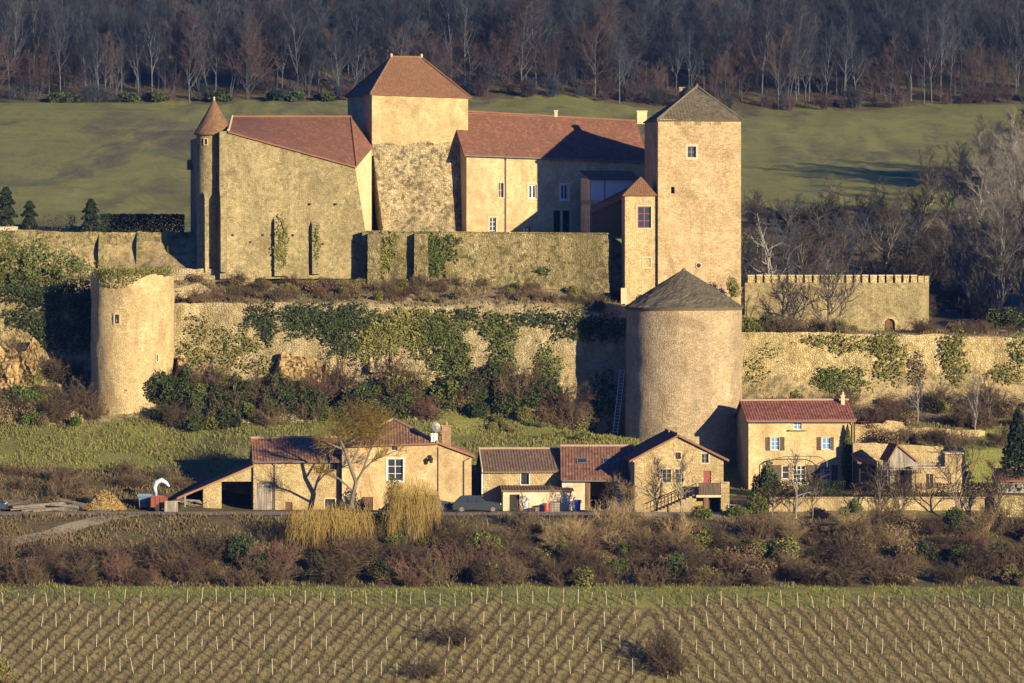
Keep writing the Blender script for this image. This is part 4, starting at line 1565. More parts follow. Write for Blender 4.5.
f = Fr.px(736, 439.9, 1060, 440.2)
RW = f
rw = thing('right_rampart', 'long sunlit rampart wall with ivy tufts behind the shuttered house', 'wall', f.pt(f.L / 2, -15, .5))
mb = MB()
rough_wall(mb, f, 0, f.L, pl([(0, f.Z(742, 331.5)), (f.U(900), f.Z(900, 334)), (f.L, f.Z(1060, 339))]), -17.5, .8, .4, .4, .25, .12, 16, 0.05)
obj('wall', mb, M['rwall'], rw)
f.bat = (.05, f.Z(900, 334), .22)

# crenellated wall
f = Fr.px(745, 450.6, 928, 450.9)
CF = f
cw = thing('crenellated_wall', 'low crenellated wall with rounded end and arched door, beyond the big round tower', 'wall', f.pt(f.L / 2, -8.4, .5))
zt = f.Z(747, 283)
dh = opening(f, 884.5, 895, 319, 334)
dd = (dh[0], dh[1], dh[2], dh[3])
mb = MB()
ue = f.U(917)
facade(mb, f, 0, ue, -9.4, zt, [dd], .5)
facade(mb, f.back(.7), f.L - ue, f.L, -9.4, zt)
frbox(mb, f, 0, ue, zt - .01, zt + .02, .003, .697)
# rounded bastion end
rows = []
for j in range(9):
    z = -9.4 + (zt + .05 + 9.4) * j / 8
    rows.append([f.pt(ue + 1.25 * math.sin(a), z, 1.25 - 1.25 * math.cos(a)) for a in [math.radians(9 * k) for k in range(21)]])
mb.grid(rows)
rows2 = [[f.pt(ue + .75 * math.sin(a), z, 1.25 - .75 * math.cos(a)) for a in [math.radians(9 * k) for k in range(21)]] for z in (-9.4, zt + .05)]
mb.grid([rows[-1], rows2[-1]]); mb.grid(rows2)
obj('wall', mb, M['hall'], cw)
x = 748.0
while x < 918:
    w = 5.9 + R.uniform(-.6, .6)
    if x < 917:
        m = MB(); frbox(m, f, f.U(x), f.U(x + w), zt + .02, f.Z(x, 275 + R.uniform(-.5, .6)), .02, .6)
        o = obj('merlon', m, M['rwall'], cw)
        m = MB(); frbox(m, f, f.U(x) - .04, f.U(x + w) + .04, f.Z(x, 275.8), f.Z(x, 274.9), -.03, .66)
        obj('cap', m, M['ashlar'], o)
    x += w + 2.2 + R.uniform(-.2, .5)
for k in range(3):
    a = math.radians(18 + 32 * k)
    c = f.pt(ue + 1.0 * math.sin(a), 0, 1.25 - 1.0 * math.cos(a))
    uu = (f.u * math.cos(a) + f.n * math.sin(a)); nn = (f.n * math.cos(a) - f.u * math.sin(a))
    m = MB(); m.box(V((c.x, c.y, zt + .05)) - uu * .28 - nn * .25, uu * .56, nn * .5, V((0, 0, .62)))
    obj('merlon', m, M['rwall'], cw)
doorpart(f, cw, dd, 'door', .25)
mb = MB()
um, rad = (dd[0] + dd[1]) / 2, (dd[1] - dd[0]) / 2
for k in range(9):
    a0, a1 = math.pi * k / 9, math.pi * (k + .93) / 9
    q = [f.pt(um - math.cos(a) * r_, dd[3] - rad * .9 + math.sin(a) * r_, -.05) for a, r_ in ((a0, rad), (a0, rad + .28), (a1, rad + .28), (a1, rad))]
    mb.add(q); mb.add([p + f.n * .5 for p in q])
    mb.grid([q + [q[0]], [p + f.n * .5 for p in q] + [q[0] + f.n * .5]])
for s_ in (-1, 1):
    m_ = [(um + s_ * rad, dd[3]), ] + [(um + s_ * rad * math.cos(math.pi / 2 * k / 5), dd[3] - rad * .9 + rad * math.sin(math.pi / 2 * k / 5)) for k in range(6)]
    mb.add([f.pt(a_, b_, .02) for a_, b_ in m_])
obj('door_arch', mb, M['keep'], cw)
frx = f.U(860)
mb = MB()
for xx in (905, 912, 921):
    pass

# left upper wall
f = Fr.px(-40, 452.0, 192, 452.4)
ulw = thing('garden_rampart', 'buttressed ochre rampart wall below the clipped garden hedge at the far left', 'wall', f.pt(f.L / 2, -2.5, .5))
LF = f
mb = MB()
rough_wall(mb, f, 0, f.U(186), pl([(0, f.Z(0, 228)), (f.U(15), f.Z(10, 229)), (f.U(60), f.Z(60, 232)), (f.U(190), f.Z(190, 232.5))]), -4.2, 1.0, .4, .4, .16, .08, 22, 0.05)
obj('wall', mb, M['upper'], ulw)
for x in (99, 137, 168):
    buttress(ulw, f, x, x + 5, 246 if x > 120 else 250, 272, 1.0, 'upper', 1.4)
mb = MB(); frbox(mb, f, f.U(0), f.U(17), f.Z(10, 230.5), f.Z(10, 226.5), -.15, 1.1); obj('coping_block', mb, M['ashlar'], ulw)

# retaining wall and stones between the left tower and the hall
f = Fr.px(150, 446.6, 262, 446.4)
rtw = thing('retaining_wall', 'low broken retaining wall at the foot of the great hall', 'wall', f.pt(f.L / 2, -4, .3))
mb = MB()
rough_wall(mb, f, 0, f.L, pl([(0, f.Z(150, 270)), (f.U(200), f.Z(200, 268)), (f.L, f.Z(262, 272))]), -6.4, .6, .35, .35, .14, .12, 31, .05)
obj('wall', mb, M['lower'], rtw)
f = Fr.px(172, 440.6, 222, 441.4)
tp_ = thing('terrace_parapet', 'short pale stone parapet beside the rim of the ruined round tower', 'wall', f.pt(f.L / 2, -5, .3))
mb = MB()
rough_wall(mb, f, 0, f.L, pl([(0, f.Z(172, 289)), (f.U(200), f.Z(200, 283)), (f.L, f.Z(220, 296))]), -6.6, .5, .3, .3, .12, .15, 35, .05)
frbox(mb, f, f.U(174), f.U(182), f.Z(178, 291), f.Z(178, 289), -.25, .6)
obj('wall', mb, M['lower'], tp_)

# shaded bank wall left of the ruined tower
f = Fr.px(-60, 442.6, 97, 440.6)
bw_ = thing('bank_wall', 'grey stone wall in deep shade under the ivy at the far left', 'wall', f.pt(f.L / 2, -9, .3))
mb = MB()
rough_wall(mb, f, 0, f.L, pl([(0, f.Z(0, 292)), (f.L, f.Z(90, 296))]), -12.5, .7, .4, .4, .2, .15, 41, .04)
obj('wall', mb, M['upper'], bw_)

# ------------------------------------------------------------------ village
def house(par, f, D, zb, zeL, zeR, zrL, zrR, wall, tiles, holes=(), over=.35, verge=.2, rows=6, seed=0, amp=.04, holes_left=(), ridge=True, depth=.25, thick=.13, back_e=None, rd=None, left_mat=None):
    """gabled house with the eave to the front; returns the roof part"""
    rd = rd or D / 2
    zbk = back_e if back_e is not None else min(zeL, zeR)
    mb = MB()
    facade(mb, f, 0, f.L, zb, pl([(0, zeL), (f.L, zeR)]), holes, depth)
    facade(mb, f.side(D), 0, D, zb, pl([(0, zbk), (D - rd, zrL - .06), (D, zeL)]), holes_left, depth)
    facade(mb, f.right(D), 0, D, zb, pl([(0, zeR), (rd, zrR - .06), (D, zbk)]))
    facade(mb, f.back(D), 0, f.L, zb, zbk)
    obj('wall', mb, M[wall], par)
    rf = MB()
    sl = (zrL - zeL) / rd
    a0, a1 = f.pt(-verge, zeL - sl * over + .06, -over), f.pt(f.L + verge, zeR - sl * over + .06, -over)
    q0, q1 = f.pt(-verge, zrL + .06, rd), f.pt(f.L + verge, zrR + .06, rd)
    b0, b1 = f.pt(-verge, zbk - .05, D + .3), f.pt(f.L + verge, zbk - .05, D + .3)
    roof_slab(rf, [a0, a1, q1, q0], .25, amp, thick, rows, .05, seed)
    roof_slab(rf, [b1, b0, q0, q1], .25, amp, thick, 3, .04, seed + 1)
    ro = obj('roof', rf, M[tiles], par)
    if ridge:
        rg = MB(); ridge_line(rg, [q0 + V((0, 0, .05)), q1 + V((0, 0, .05))], .12)
        obj('ridge_tiles', rg, M['ridge'], ro)
    return ro


def gutter(par, f, z, v=-.45, u0=0, u1=None, down=None, zb=None):
    u1 = f.L if u1 is None else u1
    mb = MB()
    mb.tube([f.pt(u0, z, v), f.pt(u1, z - .03, v)], [.065, .065], 6, True)
    for x in (down or []):
        mb.tube([f.pt(x, z, v), f.pt(x, z - .35, -.09), f.pt(x, zb, -.09)], [.05] * 3, 6)
    return obj('gutter_and_downpipe', mb, M['metal'], par)


ZR = -22.95     # road level

# --- open fronted cart shed with lean-to roof
f = Fr.px(183, 407.0, 254, 407.3)
cs = thing('cart_shed', 'open fronted lean-to cart shed with one sloping roof, left of the barn', 'shed', f.pt(f.L / 2, ZR, 3))
D = 8.0
top = pl([(0, f.Z(183, 495)), (f.U(253.5), f.Z(253, 466))])
ob = opening(f, 221.5, 252, 481.5, 521); ob = (ob[0], ob[1], ZR - .3, ob[3])
mb = MB()
facade(mb, f, f.U(203), f.U(254), ZR - .3, top, [ob], .35)
facade(mb, Fr.px(203, 415.5, 203.1, 407.0), 0, 8.5, ZR - .3, top(f.U(203)))
facade(mb, f.back(D), 0, f.L, ZR - .3, pl([(0, top(f.L) - .2), (f.L, top(0) - .2)]))
obj('wall', mb, M['house_b'], cs)
for v in (0, D - .2):
    mb = MB(); mb.tube([f.pt(.15, ZR - .2, v), f.pt(.15, top(.15), v)], [.11, .10], 7)
    obj('post', mb, M['greywood'], cs)
mb = MB(); mb.tube([f.pt(.1, top(.1) - .05, -.05), f.pt(f.U(206), top(f.U(206)) - .08, -.05)], [.1, .1], 6)
obj('beam', mb, M['greywood'], cs)
mb = MB()
p0, p1 = f.pt(-.5, top(0) - .25, -.25), f.pt(f.L + .05, top(f.L) + .1, -.25)
p2, p3 = f.pt(f.L + .05, top(f.L) + .1, D), f.pt(-.5, top(0) - .25, D)
roof_slab(mb, [p3, p0, p1, p2], .25, .04, .13, 6, .05, 4)
obj('roof', mb, M['canal_old'], cs)
mb = MB(); frbox(mb, f, f.U(207), f.U(219), ZR - .05, f.Z(213, 515), -.5, -.42)
wb_ = obj('white_board', mb, M['greywhite'], None); tag(wb_, 'low white board leaning at the foot of the cart shed pillar', 'board')

# --- barn
f = Fr.px(253.5, 407.0, 340, 407.6)
barn = thing('barn', 'long stone barn with tile roof and tall grey plank door', 'barn', f.pt(f.L / 2, ZR, 3))
HB = {'gate': opening(f, 255, 273, 482.5, 522), 'door': opening(f, 285, 292.5, 502, 521), 'up': opening(f, 330, 337.5, 459.5, 469), 'low': opening(f, 325, 335, 499, 513)}
for k in ('gate', 'door'): HB[k] = (HB[k][0], HB[k][1], ZR - .3, HB[k][3])
zr_ = PZ(439.3, 410)
ro = house(barn, f, 7.6, ZR - .3, f.Z(253, 460.5), f.Z(340, 459), zr_, zr_ + .02, 'house_b', 'canal_old', list(HB.values()), .4, .1, 7, 3, rd=3.6)
doorpart(f, barn, HB['gate'], 'greywood', .1, 'barn_door')
doorpart(f, barn, HB['door'], 'door', .12)
window(f, barn, HB['up'], 'dark', 'glass', (1, 0), 'ashlar', .2, sw=.1)
window(f, barn, HB['low'], 'dark', 'glass', (1, 1), 'ashlar', .2, sw=.1)
gutter(barn, f, f.Z(253, 461.8), -.48, 0, None, [f.U(274.8)], ZR)

# --- farmhouse with hipped end
f = Fr.px(342, 406.9, 437, 407.1)
fh = thing('farmhouse', 'ochre farmhouse with hipped tile roof, brick chimney and willow in front', 'house', f.pt(f.L / 2, ZR, 3))
zeL = f.Z(345, 444.5)
HF_ = {'win': opening(f, 387.5, 403, 459, 481), 'attic': opening(f, 391.5, 397.5, 444.9, 450), 'door': opening(f, 361.5, 373, 497, 521)}
HF_['door'] = (HF_['door'][0], HF_['door'][1], ZR - .2, HF_['door'][3])
fr2 = Fr.px(437, 407.12, 471.5, 407.25)
D = 8.2
mb = MB()
facade(mb, f, 0, f.L, ZR - .3, zeL, list(HF_.values()), .25)
facade(mb, f.side(D), 0, D, ZR - .3, zeL)
facade(mb, fr2, 0, fr2.L, ZR - .3, pl([(0, fr2.Z(437, 443)), (fr2.L, fr2.Z(471, 456.5))]), (), .25)
facade(mb, fr2.right(D), 0, D, ZR - .3, fr2.Z(471, 456.5))
facade(mb, f.back(D), 0, f.L, ZR - .3, zeL)
obj('wall', mb, M['house'], fh)
apx = f.pt(f.U(393, 4.1), PZ(419.5, 410.5), 4.1)
lft = f.pt(f.U(372, 4.1), PZ(419.5, 410.5), 4.1)
a0, a1 = f.pt(f.U(345), zeL - .12, -.4), f.pt(f.U(437.5), f.Z(437, 443.0), -.4)
rf = MB()
roof_slab(rf, [a0, a1, apx], .25, .04, .13, 7, .04, 8)
b0, b1 = f.pt(f.U(345), zeL - .1, D + .3), f.pt(f.U(437.5), zeL - .1, D + .3)
roof_slab(rf, [a1, b1, apx], .25, .04, .13, 4, .04, 9)
roof_slab(rf, [b1, b0, apx], .25, .04, .13, 4, .04, 10)
roof_slab(rf, [b0, a0, apx], .25, .04, .13, 4, .04, 11)
ro = obj('roof', rf, M['canal_old'], fh)
rg = MB()
ridge_line(rg, [a0 + V((0, 0, .1)), apx + V((0, 0, .06))], .11); ridge_line(rg, [a1 + V((0, 0, .1)), apx + V((0, 0, .06))], .11)
obj('ridge_tiles', rg, M['ridge'], ro)
rf = MB()
g0, g1 = fr2.pt(-.05, fr2.Z(437, 441.6), -.3), fr2.pt(fr2.L + .3, fr2.Z(474, 456), -.3)
roof_slab(rf, [fr2.pt(fr2.L + .3, g1.z, D), g1, g0, fr2.pt(-.05, g0.z, D)], .25, .04, .12, 4, .03, 12)
obj('side_roof', rf, M['canal_old'], fh)
cx, cyy = PX(446.5, 408.5), 408.5
chimney('chimney', ro, cx, cyy, PZ(446, 408.5), PZ(426.5, 408.5), .75, .6, M['brick'], 1)
window(f, fh, HF_['win'], 'white', 'glass', (1, 2), 'greywhite', .2, sw=.14)
window(f, fh, HF_['attic'], 'dark', 'glass', (1, 0), 'ashlar', .2, sw=.08)
doorpart(f, fh, HF_['door'], 'door', .12)
mb = MB()
mb.tube([fr2.pt(fr2.U(470), fr2.Z(470, 458), -.15), fr2.pt(fr2.U(464), fr2.Z(464, 461), -.09), fr2.pt(fr2.U(464), ZR, -.09)], [.05] * 3, 6)
mb.tube([fr2.pt(.1, fr2.Z(438, 447), -.07), fr2.pt(.1, ZR, -.07)], [.045] * 2, 6)
mb.tube([f.pt(f.U(435.4), f.Z(436, 495), -.08), f.pt(f.U(435.4), ZR, -.08)], [.05] * 2, 6)
obj('downpipe', mb, M['metal'], fh)
# wall lamp
lp = f.pt(f.U(431), f.Z(431, 458), 0)
lam = thing('wall_lamp', 'dark bracket lantern fixed to the farmhouse wall', 'lamp', lp)
mb = MB(); mb.tube([lp, lp - f.n * .35 + V((0, 0, .25)), lp - f.n * .6 + V((0, 0, .1))], [.03] * 3, 5); mb.box(lp - f.u * .25 + V((0, 0, -.25)) - f.n * .06, f.u * .3, f.n * .05, V((0, 0, .5)))
obj('bracket', mb, M['dark'], lam)
mb = MB(); c = lp - f.n * .6; mb.tube([c + V((0, 0, -.4)), c + V((0, 0, -.35)), c + V((0, 0, .02)), c + V((0, 0, .15))], [.10, .14, .19, .03], 8, True)
obj('lantern', mb, M['dark'], lam)
# satellite dish
sp = P(434, 442, 406.8)
sd = thing('satellite_dish', 'grey satellite dish on a short white mast beside the farmhouse chimney', 'satellite dish', sp)
mb = MB(); mb.tube([sp, sp + V((0, 0, 1.4))], [.06, .05], 8, True); mb.box(sp + V((-.25, 0, 0)), (.55, 0, 0), (0, .3, 0), (0, 0, .75)); obj('mast', mb, M['white'], sd)
mb = MB()
dn = V((.55, -.78, .3)).normalized(); du = dn.cross(V((0, 0, 1))).normalized(); dv = du.cross(dn)
cc = sp + V((.12, -.15, 1.25))
rows = []
for j in range(6):
    r = .44 * j / 5
    rows.append([cc + du * math.cos(a) * r + dv * math.sin(a) * r * 1.08 + dn * (r * r * .5) for a in [2 * math.pi * k / 24 for k in range(24)]])
mb.grid(rows, close=True); mb.grid([[p - dn * .03 for p in r] for r in rows], close=True); mb.grid([rows[-1], [p - dn * .03 for p in rows[-1]]], close=True)
obj('reflector', mb, M['metal'], sd, True)
mb = MB(); mb.tube([cc - dv * .42, cc + dn * .5], [.02, .02], 5); mb.tube([cc + dn * .45, cc + dn * .6], [.06, .06], 8, True); obj('receiver_arm', mb, M['white'], sd)

# --- yard gap between farmhouse and cottage
g = Fr.px(472, 408.4, 484, 408.4)
yg = thing('yard_gate', 'low boarded gate closing the dark gap between farmhouse and cottage', 'gate', g.pt(.5, ZR, 0))
mb = MB()
for k in range(7): frbox(mb, g, .08 + k * .135, .08 + k * .135 + .115, ZR, g.Z(477, 497), 0, .04)
obj('boards', mb, M['greywood'], yg)
mb = MB()
for k in (0, 1): frbox(mb, g, .05, 1.05, ZR + .3 + k * .7, ZR + .4 + k * .7, .04, .08)
obj('rails', mb, M['greywood'], yg)

# --- cottage with mossy roof
f = Fr.px(483.5, 408.0, 562, 408.5)
ct = thing('cottage', 'low cottage with mossy brown tile roof and single square window', 'house', f.pt(f.L / 2, ZR, 3))
hw = opening(f, 521, 529, 473.5, 484.5)
zr_ = PZ(449.8, 411.5)
ro = house(ct, f, 7.4, ZR - .3, f.Z(483, 470.3), f.Z(562, 469.5), zr_, zr_ - .02, 'house_b', 'canal_moss', [hw], .4, .12, 7, 21, rd=3.7)
window(f, ct, hw, 'dark', 'glass', (1, 0), 'greywhite', .2, sw=.08)
mb = MB()
q0, q1 = f.pt(-.16, f.Z(483, 471) - .1, -.45), f.pt(-.16, zr_, 3.7)
for (a, b) in ((q0, q1),):
    mb.box(a, f.u * .05, b - a, V((0, 0, .28)))
mb.box(f.pt(-.16, ZR + 1.2, -.02), f.u * .12, f.n * .1, V((0, 0, f.Z(483, 471) - ZR - 1.2)))
obj('verge_board', mb, M['white'], ct)
mb = MB()
for k in range(26): frbox(mb, f, .1 + k * .255, .18 + k * .255, f.Z(500, 471.8) - .08, f.Z(500, 471.8) + .03, -.38, -.02)
obj('rafter_ends', mb, M['greywood'], ct)

# --- rendered outbuilding in front of the cottage
f = Fr.px(503, 405.6, 572, 405.9)
ob_ = thing('rendered_outbuilding', 'flat roofed pale rendered outbuilding with dark doorway in front of the cottage', 'outbuilding', f.pt(f.L / 2, ZR, 1))
hd = opening(f, 509.5, 519.5, 494.5, 520); hd = (hd[0], hd[1], ZR - .2, hd[3])
hh = opening(f, 523.5, 529, 499, 512)
mb = MB()
z1 = f.Z(503, 490.5)
facade(mb, f, 0, f.L, ZR - .3, z1, [hd, hh], .3)
facade(mb, f.side(2.6), 0, 2.6, ZR - .3, z1); facade(mb, f.right(2.6), 0, 2.6, ZR - .3, z1)
obj('wall', mb, M['render'], ob_)
mb = MB()
roof_slab(mb, [f.pt(-.15, z1 + .02, -.3), f.pt(f.L + .15, z1 + .02, -.3), f.pt(f.L + .15, z1 + .3, 2.5), f.pt(-.15, z1 + .3, 2.5)], .25, .03, .1, 2, .03, 2)
obj('roof', mb, M['canal_moss'], ob_)
doorpart(f, ob_, hd, 'dark', .22)
doorpart(f, ob_, hh, 'greywhite', .06, 'hatch')

# --- link house with skylights and open bay
f = Fr.px(562, 407.0, 634, 407.0)
lk = thing('link_house', 'brown tiled link building with two skylights and a tall open cart bay', 'house', f.pt(f.L / 2, ZR, 3))
hb = opening(f, 590, 613, 478.2, 521); hb = (hb[0], hb[1], ZR - .3, hb[3])
zr_ = PZ(447, 411)
zeL = f.Z(562, 478)
ro = house(lk, f, 8, ZR - .3, zeL, zeL, zr_, zr_, 'render', 'canal_dark', [hb], .4, .1, 7, 25, rd=4, depth=.4)
sl = Fr(f.pt(0, 0, 0)[:2], f.pt(f.L, 0, 0)[:2])
for (x, wv, gl) in ((582, .42, 'greywhite'), (608, .42, 'glass_blue')):
    u = f.U(x, 2); t0, t1 = 1.75, 2.35
    zz = lambda v: zeL + (zr_ - zeL) * v / 4 + .06
    mb = MB()
    a, b = f.pt(u - wv, zz(t0), t0), f.pt(u + wv, zz(t0), t0)
    c, d = f.pt(u + wv, zz(t1), t1), f.pt(u - wv, zz(t1), t1)
    up_ = V((0, -.5, .8)).normalized()
    for p, q in ((a, b), (b, c), (c, d), (d, a)): mb.tube([p + up_ * .06, q + up_ * .06], [.06, .06], 4, True)
    o = obj('skylight', mb, M['metal'], ro)
    mb.__init__(); mb.add([p + up_ * .09 for p in (a, b, c, d)]); mb.add([p + up_ * .02 for p in (a, b, c, d)])
    obj('skylight_pane', mb, M['glass'], ro)
mb = MB()
frbox(mb, f, f.U(585.5), f.U(589.8), ZR - .2, hb[3], -.06, .3)
frbox(mb, f, f.U(585.5), f.U(614), hb[3], hb[3] + .22, -.06, .3)
obj('timber_frame', mb, M['door'], lk)
mb = MB(); frbox(mb, f, f.U(600), f.U(612), ZR - .1, hb[3] - .25, 2.0, 2.06); obj('bay_door', mb, M['door'], lk)
gutter(lk, f, zeL - .22, -.5, 0, None, [f.U(613.6)], ZR)

# --- gable house with outside stair
f = Fr.px(633, 404.6, 723.5, 405.2)
gh = thing('gable_house', 'stone house with gable to the lane, outside stair and bare espalier tree', 'house', f.pt(f.L / 2, ZR, 4))
H = {'wl': opening(f, 662.5, 671, 469, 482.5), 'wr': opening(f, 675.2, 683.5, 469, 482.5), 'att': opening(f, 675.5, 680.8, 452.5, 459),
     'up': opening(f, 701.5, 708.5, 453.5, 463), 'door': opening(f, 703.5, 711, 471, 492.5)}
zeL, zeR, zap = f.Z(633, 459.5), f.Z(723, 458.5), f.Z(678, 436)
D = 9
mb = MB()
facade(mb, f, 0, f.L, ZR - .4, pl([(0, zeL), (f.U(678), zap), (f.L, zeR)]), list(H.values()), .25)
facade(mb, f.side(D), 0, D, ZR - .4, zeL); facade(mb, f.right(D), 0, D, ZR - .4, zeR)
facade(mb, f.back(D), 0, f.L, ZR - .4, pl([(0, zeR), (f.L - f.U(678), zap), (f.L, zeL)]))
obj('wall', mb, M['house_b'], gh)
um = f.U(678)
ovl, ovr = .35, .45
sL, sR = (zap - zeL) / um, (zap - zeR) / (f.L - um)
A0, A1 = f.pt(-ovl, zeL - sL * ovl + .1, -.35), f.pt(-ovl, zeL - sL * ovl + .1, D + .3)
T0, T1 = f.pt(um, zap + .12, -.35), f.pt(um, zap + .12, D + .3)
B0_, B1_ = f.pt(f.L + ovr, zeR - sR * ovr + .1, -.35), f.pt(f.L + ovr, zeR - sR * ovr + .1, D + .3)
rf = MB()
roof_slab(rf, [A1, A0, T0, T1], .25, .04, .14, 5, .03, 31); roof_slab(rf, [B0_, B1_, T1, T0], .25, .04, .14, 5, .03, 32)
ro = obj('roof', rf, M['canal_dark'], gh)
rg = MB(); ridge_line(rg, [T0 + V((0, 0, .05)), T1 + V((0, 0, .05))], .12); obj('ridge_tiles', rg, M['ridge'], ro)
for k in ('wl', 'wr'):
    a, b, c, d = H[k]
    window(f, gh, H[k], 'greywood', 'glass', (1, 2), 'ashlar', .12, sw=.09)
window(f, gh, H['att'], 'dark', 'glass', (0, 0), 'ashlar', .2, sw=.12)
window(f, gh, H['up'], 'greywood', 'glass', (1, 1), 'ashlar', .15, sw=.1)
doorpart(f, gh, H['door'], 'redwood', .12)
chx = f.pt(um, 0, 4)
ch = MB(); 
for q in (-.3, .3): ch.box(V((chx.x + q - .06, chx.y, zap)), (.12, 0, 0), (0, .5, 0), (0, 0, .45))
ch.box(V((chx.x - .5, chx.y - .1, zap + .45)), (1.0, 0, 0), (0, .7, 0), (0, 0, .09)); obj('chimney', ch, M['brick'], ro)
# balcony, stair
bal = MB()
zb0 = f.Z(710, 494)
frbox(bal, f, f.U(694), f.U(727), zb0 - .2, zb0, -1.7, -.003)
o = obj('balcony', bal, M['ashlar'], gh)
mb = MB()
for k in range(17): frbox(mb, f, f.U(696.5) + k * .138, f.U(696.5) + k * .138 + .12, zb0 + .02, f.Z(710, 482.5), -1.68, -1.64)
frbox(mb, f, f.U(696), f.U(724), f.Z(710, 482.5), f.Z(710, 481.8), -1.72, -1.6)
obj('parapet', mb, M['shutter'], o)
mb = MB(); frbox(mb, f, f.U(718.5), f.U(727), ZR - .3, zb0 + 1.1, -1.7, -.9); obj('pier', mb, M['house_b'], gh)
mb = MB(); frbox(mb, f, f.U(701.5), f.U(706.5), ZR - .3, zb0 - .2, -1.5, -1.42); obj('cellar_gate', mb, M['door'], gh)
mb = MB(); frbox(mb, f, f.U(706.5), f.U(718), ZR - .2, zb0 - .25, -.5, -.4); obj('cellar_door', mb, M['dark'], gh)
stp = MB()
n = 12
for k in range(n):
    u0 = f.U(653) + (f.U(694.5) - f.U(653)) * k / n
    u1 = f.U(653) + (f.U(694.5) - f.U(653)) * (k + 1) / n
    frbox(stp, f, u0, u1, ZR - .3, ZR + (zb0 - ZR) * (k + 1) / n, -1.25, -.003)
obj('stair', stp, M['house_b'], gh)
mb = MB()
for k in range(0, n + 1):
    u0 = f.U(653) + (f.U(694.5) - f.U(653)) * k / n
    z = ZR + (zb0 - ZR) * k / n
    mb.tube([f.pt(u0, z, -1.2), f.pt(u0, z + .95, -1.2)], [.025, .025], 4)
mb.tube([f.pt(f.U(653), ZR + .95, -1.2), f.pt(f.U(694.5), zb0 + .95, -1.2)], [.045, .045], 5)
mb.tube([f.pt(f.U(653), ZR + .5, -1.2), f.pt(f.U(694.5), zb0 + .5, -1.2)], [.03, .03], 5)
obj('handrail', mb, M['shutter'], gh)
gutter(gh, f, zeL - .2, -.1, -.4, -.3, [.12], ZR)

# --- shuttered house
f = Fr.px(748.5, 420.6, 853.5, 421.5)
sh = thing('shuttered_house', 'tall ochre house with brown shutters under a bright red tile roof', 'house', f.pt(f.L / 2, -21.7, 3))
H = {'att': opening(f, 793.5, 801.5, 420.8, 429.5), 'ul': opening(f, 770.8, 779, 437.5, 450), 'ur': opening(f, 822, 830.5, 437.5, 449.5),
     'gl': opening(f, 782, 788.5, 465.5, 479), 'fd': opening(f, 793, 805, 465.5, 483), 'gr': opening(f, 821, 830.5, 465.5, 480)}
zL, zRr = f.Z(748, 419), f.Z(853, 418.5)
zr_ = PZ(401.5, 424.4)
D = 7.4
ro = house(sh, f, D, -23, zL, zRr, zr_, zr_ + .03, 'house', 'canal_red', list(H.values()), .4, .22, 7, 41)
gutter(sh, f, zL - .22, -.5, -.1, f.L + .1, [f.L - .12], -21.7)
window(f, sh, H['att'], 'white', 'glass_blue', (1, 1), None, .15)
window(f, sh, H['ul'], 'white', 'glass_blue', (1, 2), 'ashlar', .15, sw=.07)
window(f, sh, H['ur'], 'white', 'glass_blue', (1, 1), 'ashlar', .15, sw=.07)
window(f, sh, H['gl'], 'white', 'glass', (0, 1), None, .15)
window(f, sh, H['fd'], 'white', 'glass', (2, 3), 'ashlar', .15, name='french_window', sw=.06)
window(f, sh, H['gr'], 'white', 'glass', (2, 2), None, .15)
for (x0, x1, y0, y1) in ((765.8, 770.2, 437, 450.5), (779.8, 784.5, 437, 450.5), (817, 821.2, 437, 450), (831, 833.8, 437, 450), (771, 781.4, 465, 480.5), (806, 820, 465, 481.5), (831.2, 837.5, 465, 480.5)):
    shutter(f, sh, f.U(x0), f.U(x1), f.Z(x0, y1), f.Z(x0, y0))
mb = MB(); frbox(mb, f, f.U(788.5), f.U(807), f.Z(797, 430.6), f.Z(797, 429.8), -.35, 0); obj('window_shelf', mb, M['greywood'], sh)
chimney('chimney', ro, PX(842.8, 424.3), 424.3, PZ(405, 424.3), PZ(396.5, 424.3), .32, .32, M['ashlar'], 1)
mb = MB(); p = P(839, 402, 424.4); mb.tube([p, p + V((0, 0, 1.9))], [.015, .012], 4); mb.tube([p + V((-.5, 0, 1.7)), p + V((.5, 0, 1.7))], [.01, .01], 4); obj('aerial', mb, M['metal'], ro)
pg = thing('vine_pergola', 'thin curved iron pergola across the front of the shuttered house', 'pergola', f.pt(f.L / 2, -21.7, -1.2))
mb = MB()
pts = [(771, 462), (776, 458.5), (785, 456.6), (800, 456.2), (818, 456.4), (823, 458.5), (827, 462)]
mb.tube([f.pt(f.U(x, -1.3), PZ(y, f.Y(x, -1.3)), -1.3) for x, y in pts], [.04] * 7, 5)
obj('arch', mb, M['metal'], pg)
mb = MB()
for x in (771, 827):
    mb.tube([f.pt(f.U(x, -1.3), PZ(462, f.Y(x, -1.3)), -1.3), f.pt(f.U(x, -1.3), -21.8, -1.3)], [.04, .04], 5)
    mb.tube([f.pt(f.U(x, -1.3), PZ(462, f.Y(x, -1.3)), -1.3), f.pt(f.U(x, -1.3), PZ(461, f.Y(x, -1.3)), -.02)], [.03, .03], 5)
obj('posts', mb, M['metal'], pg)

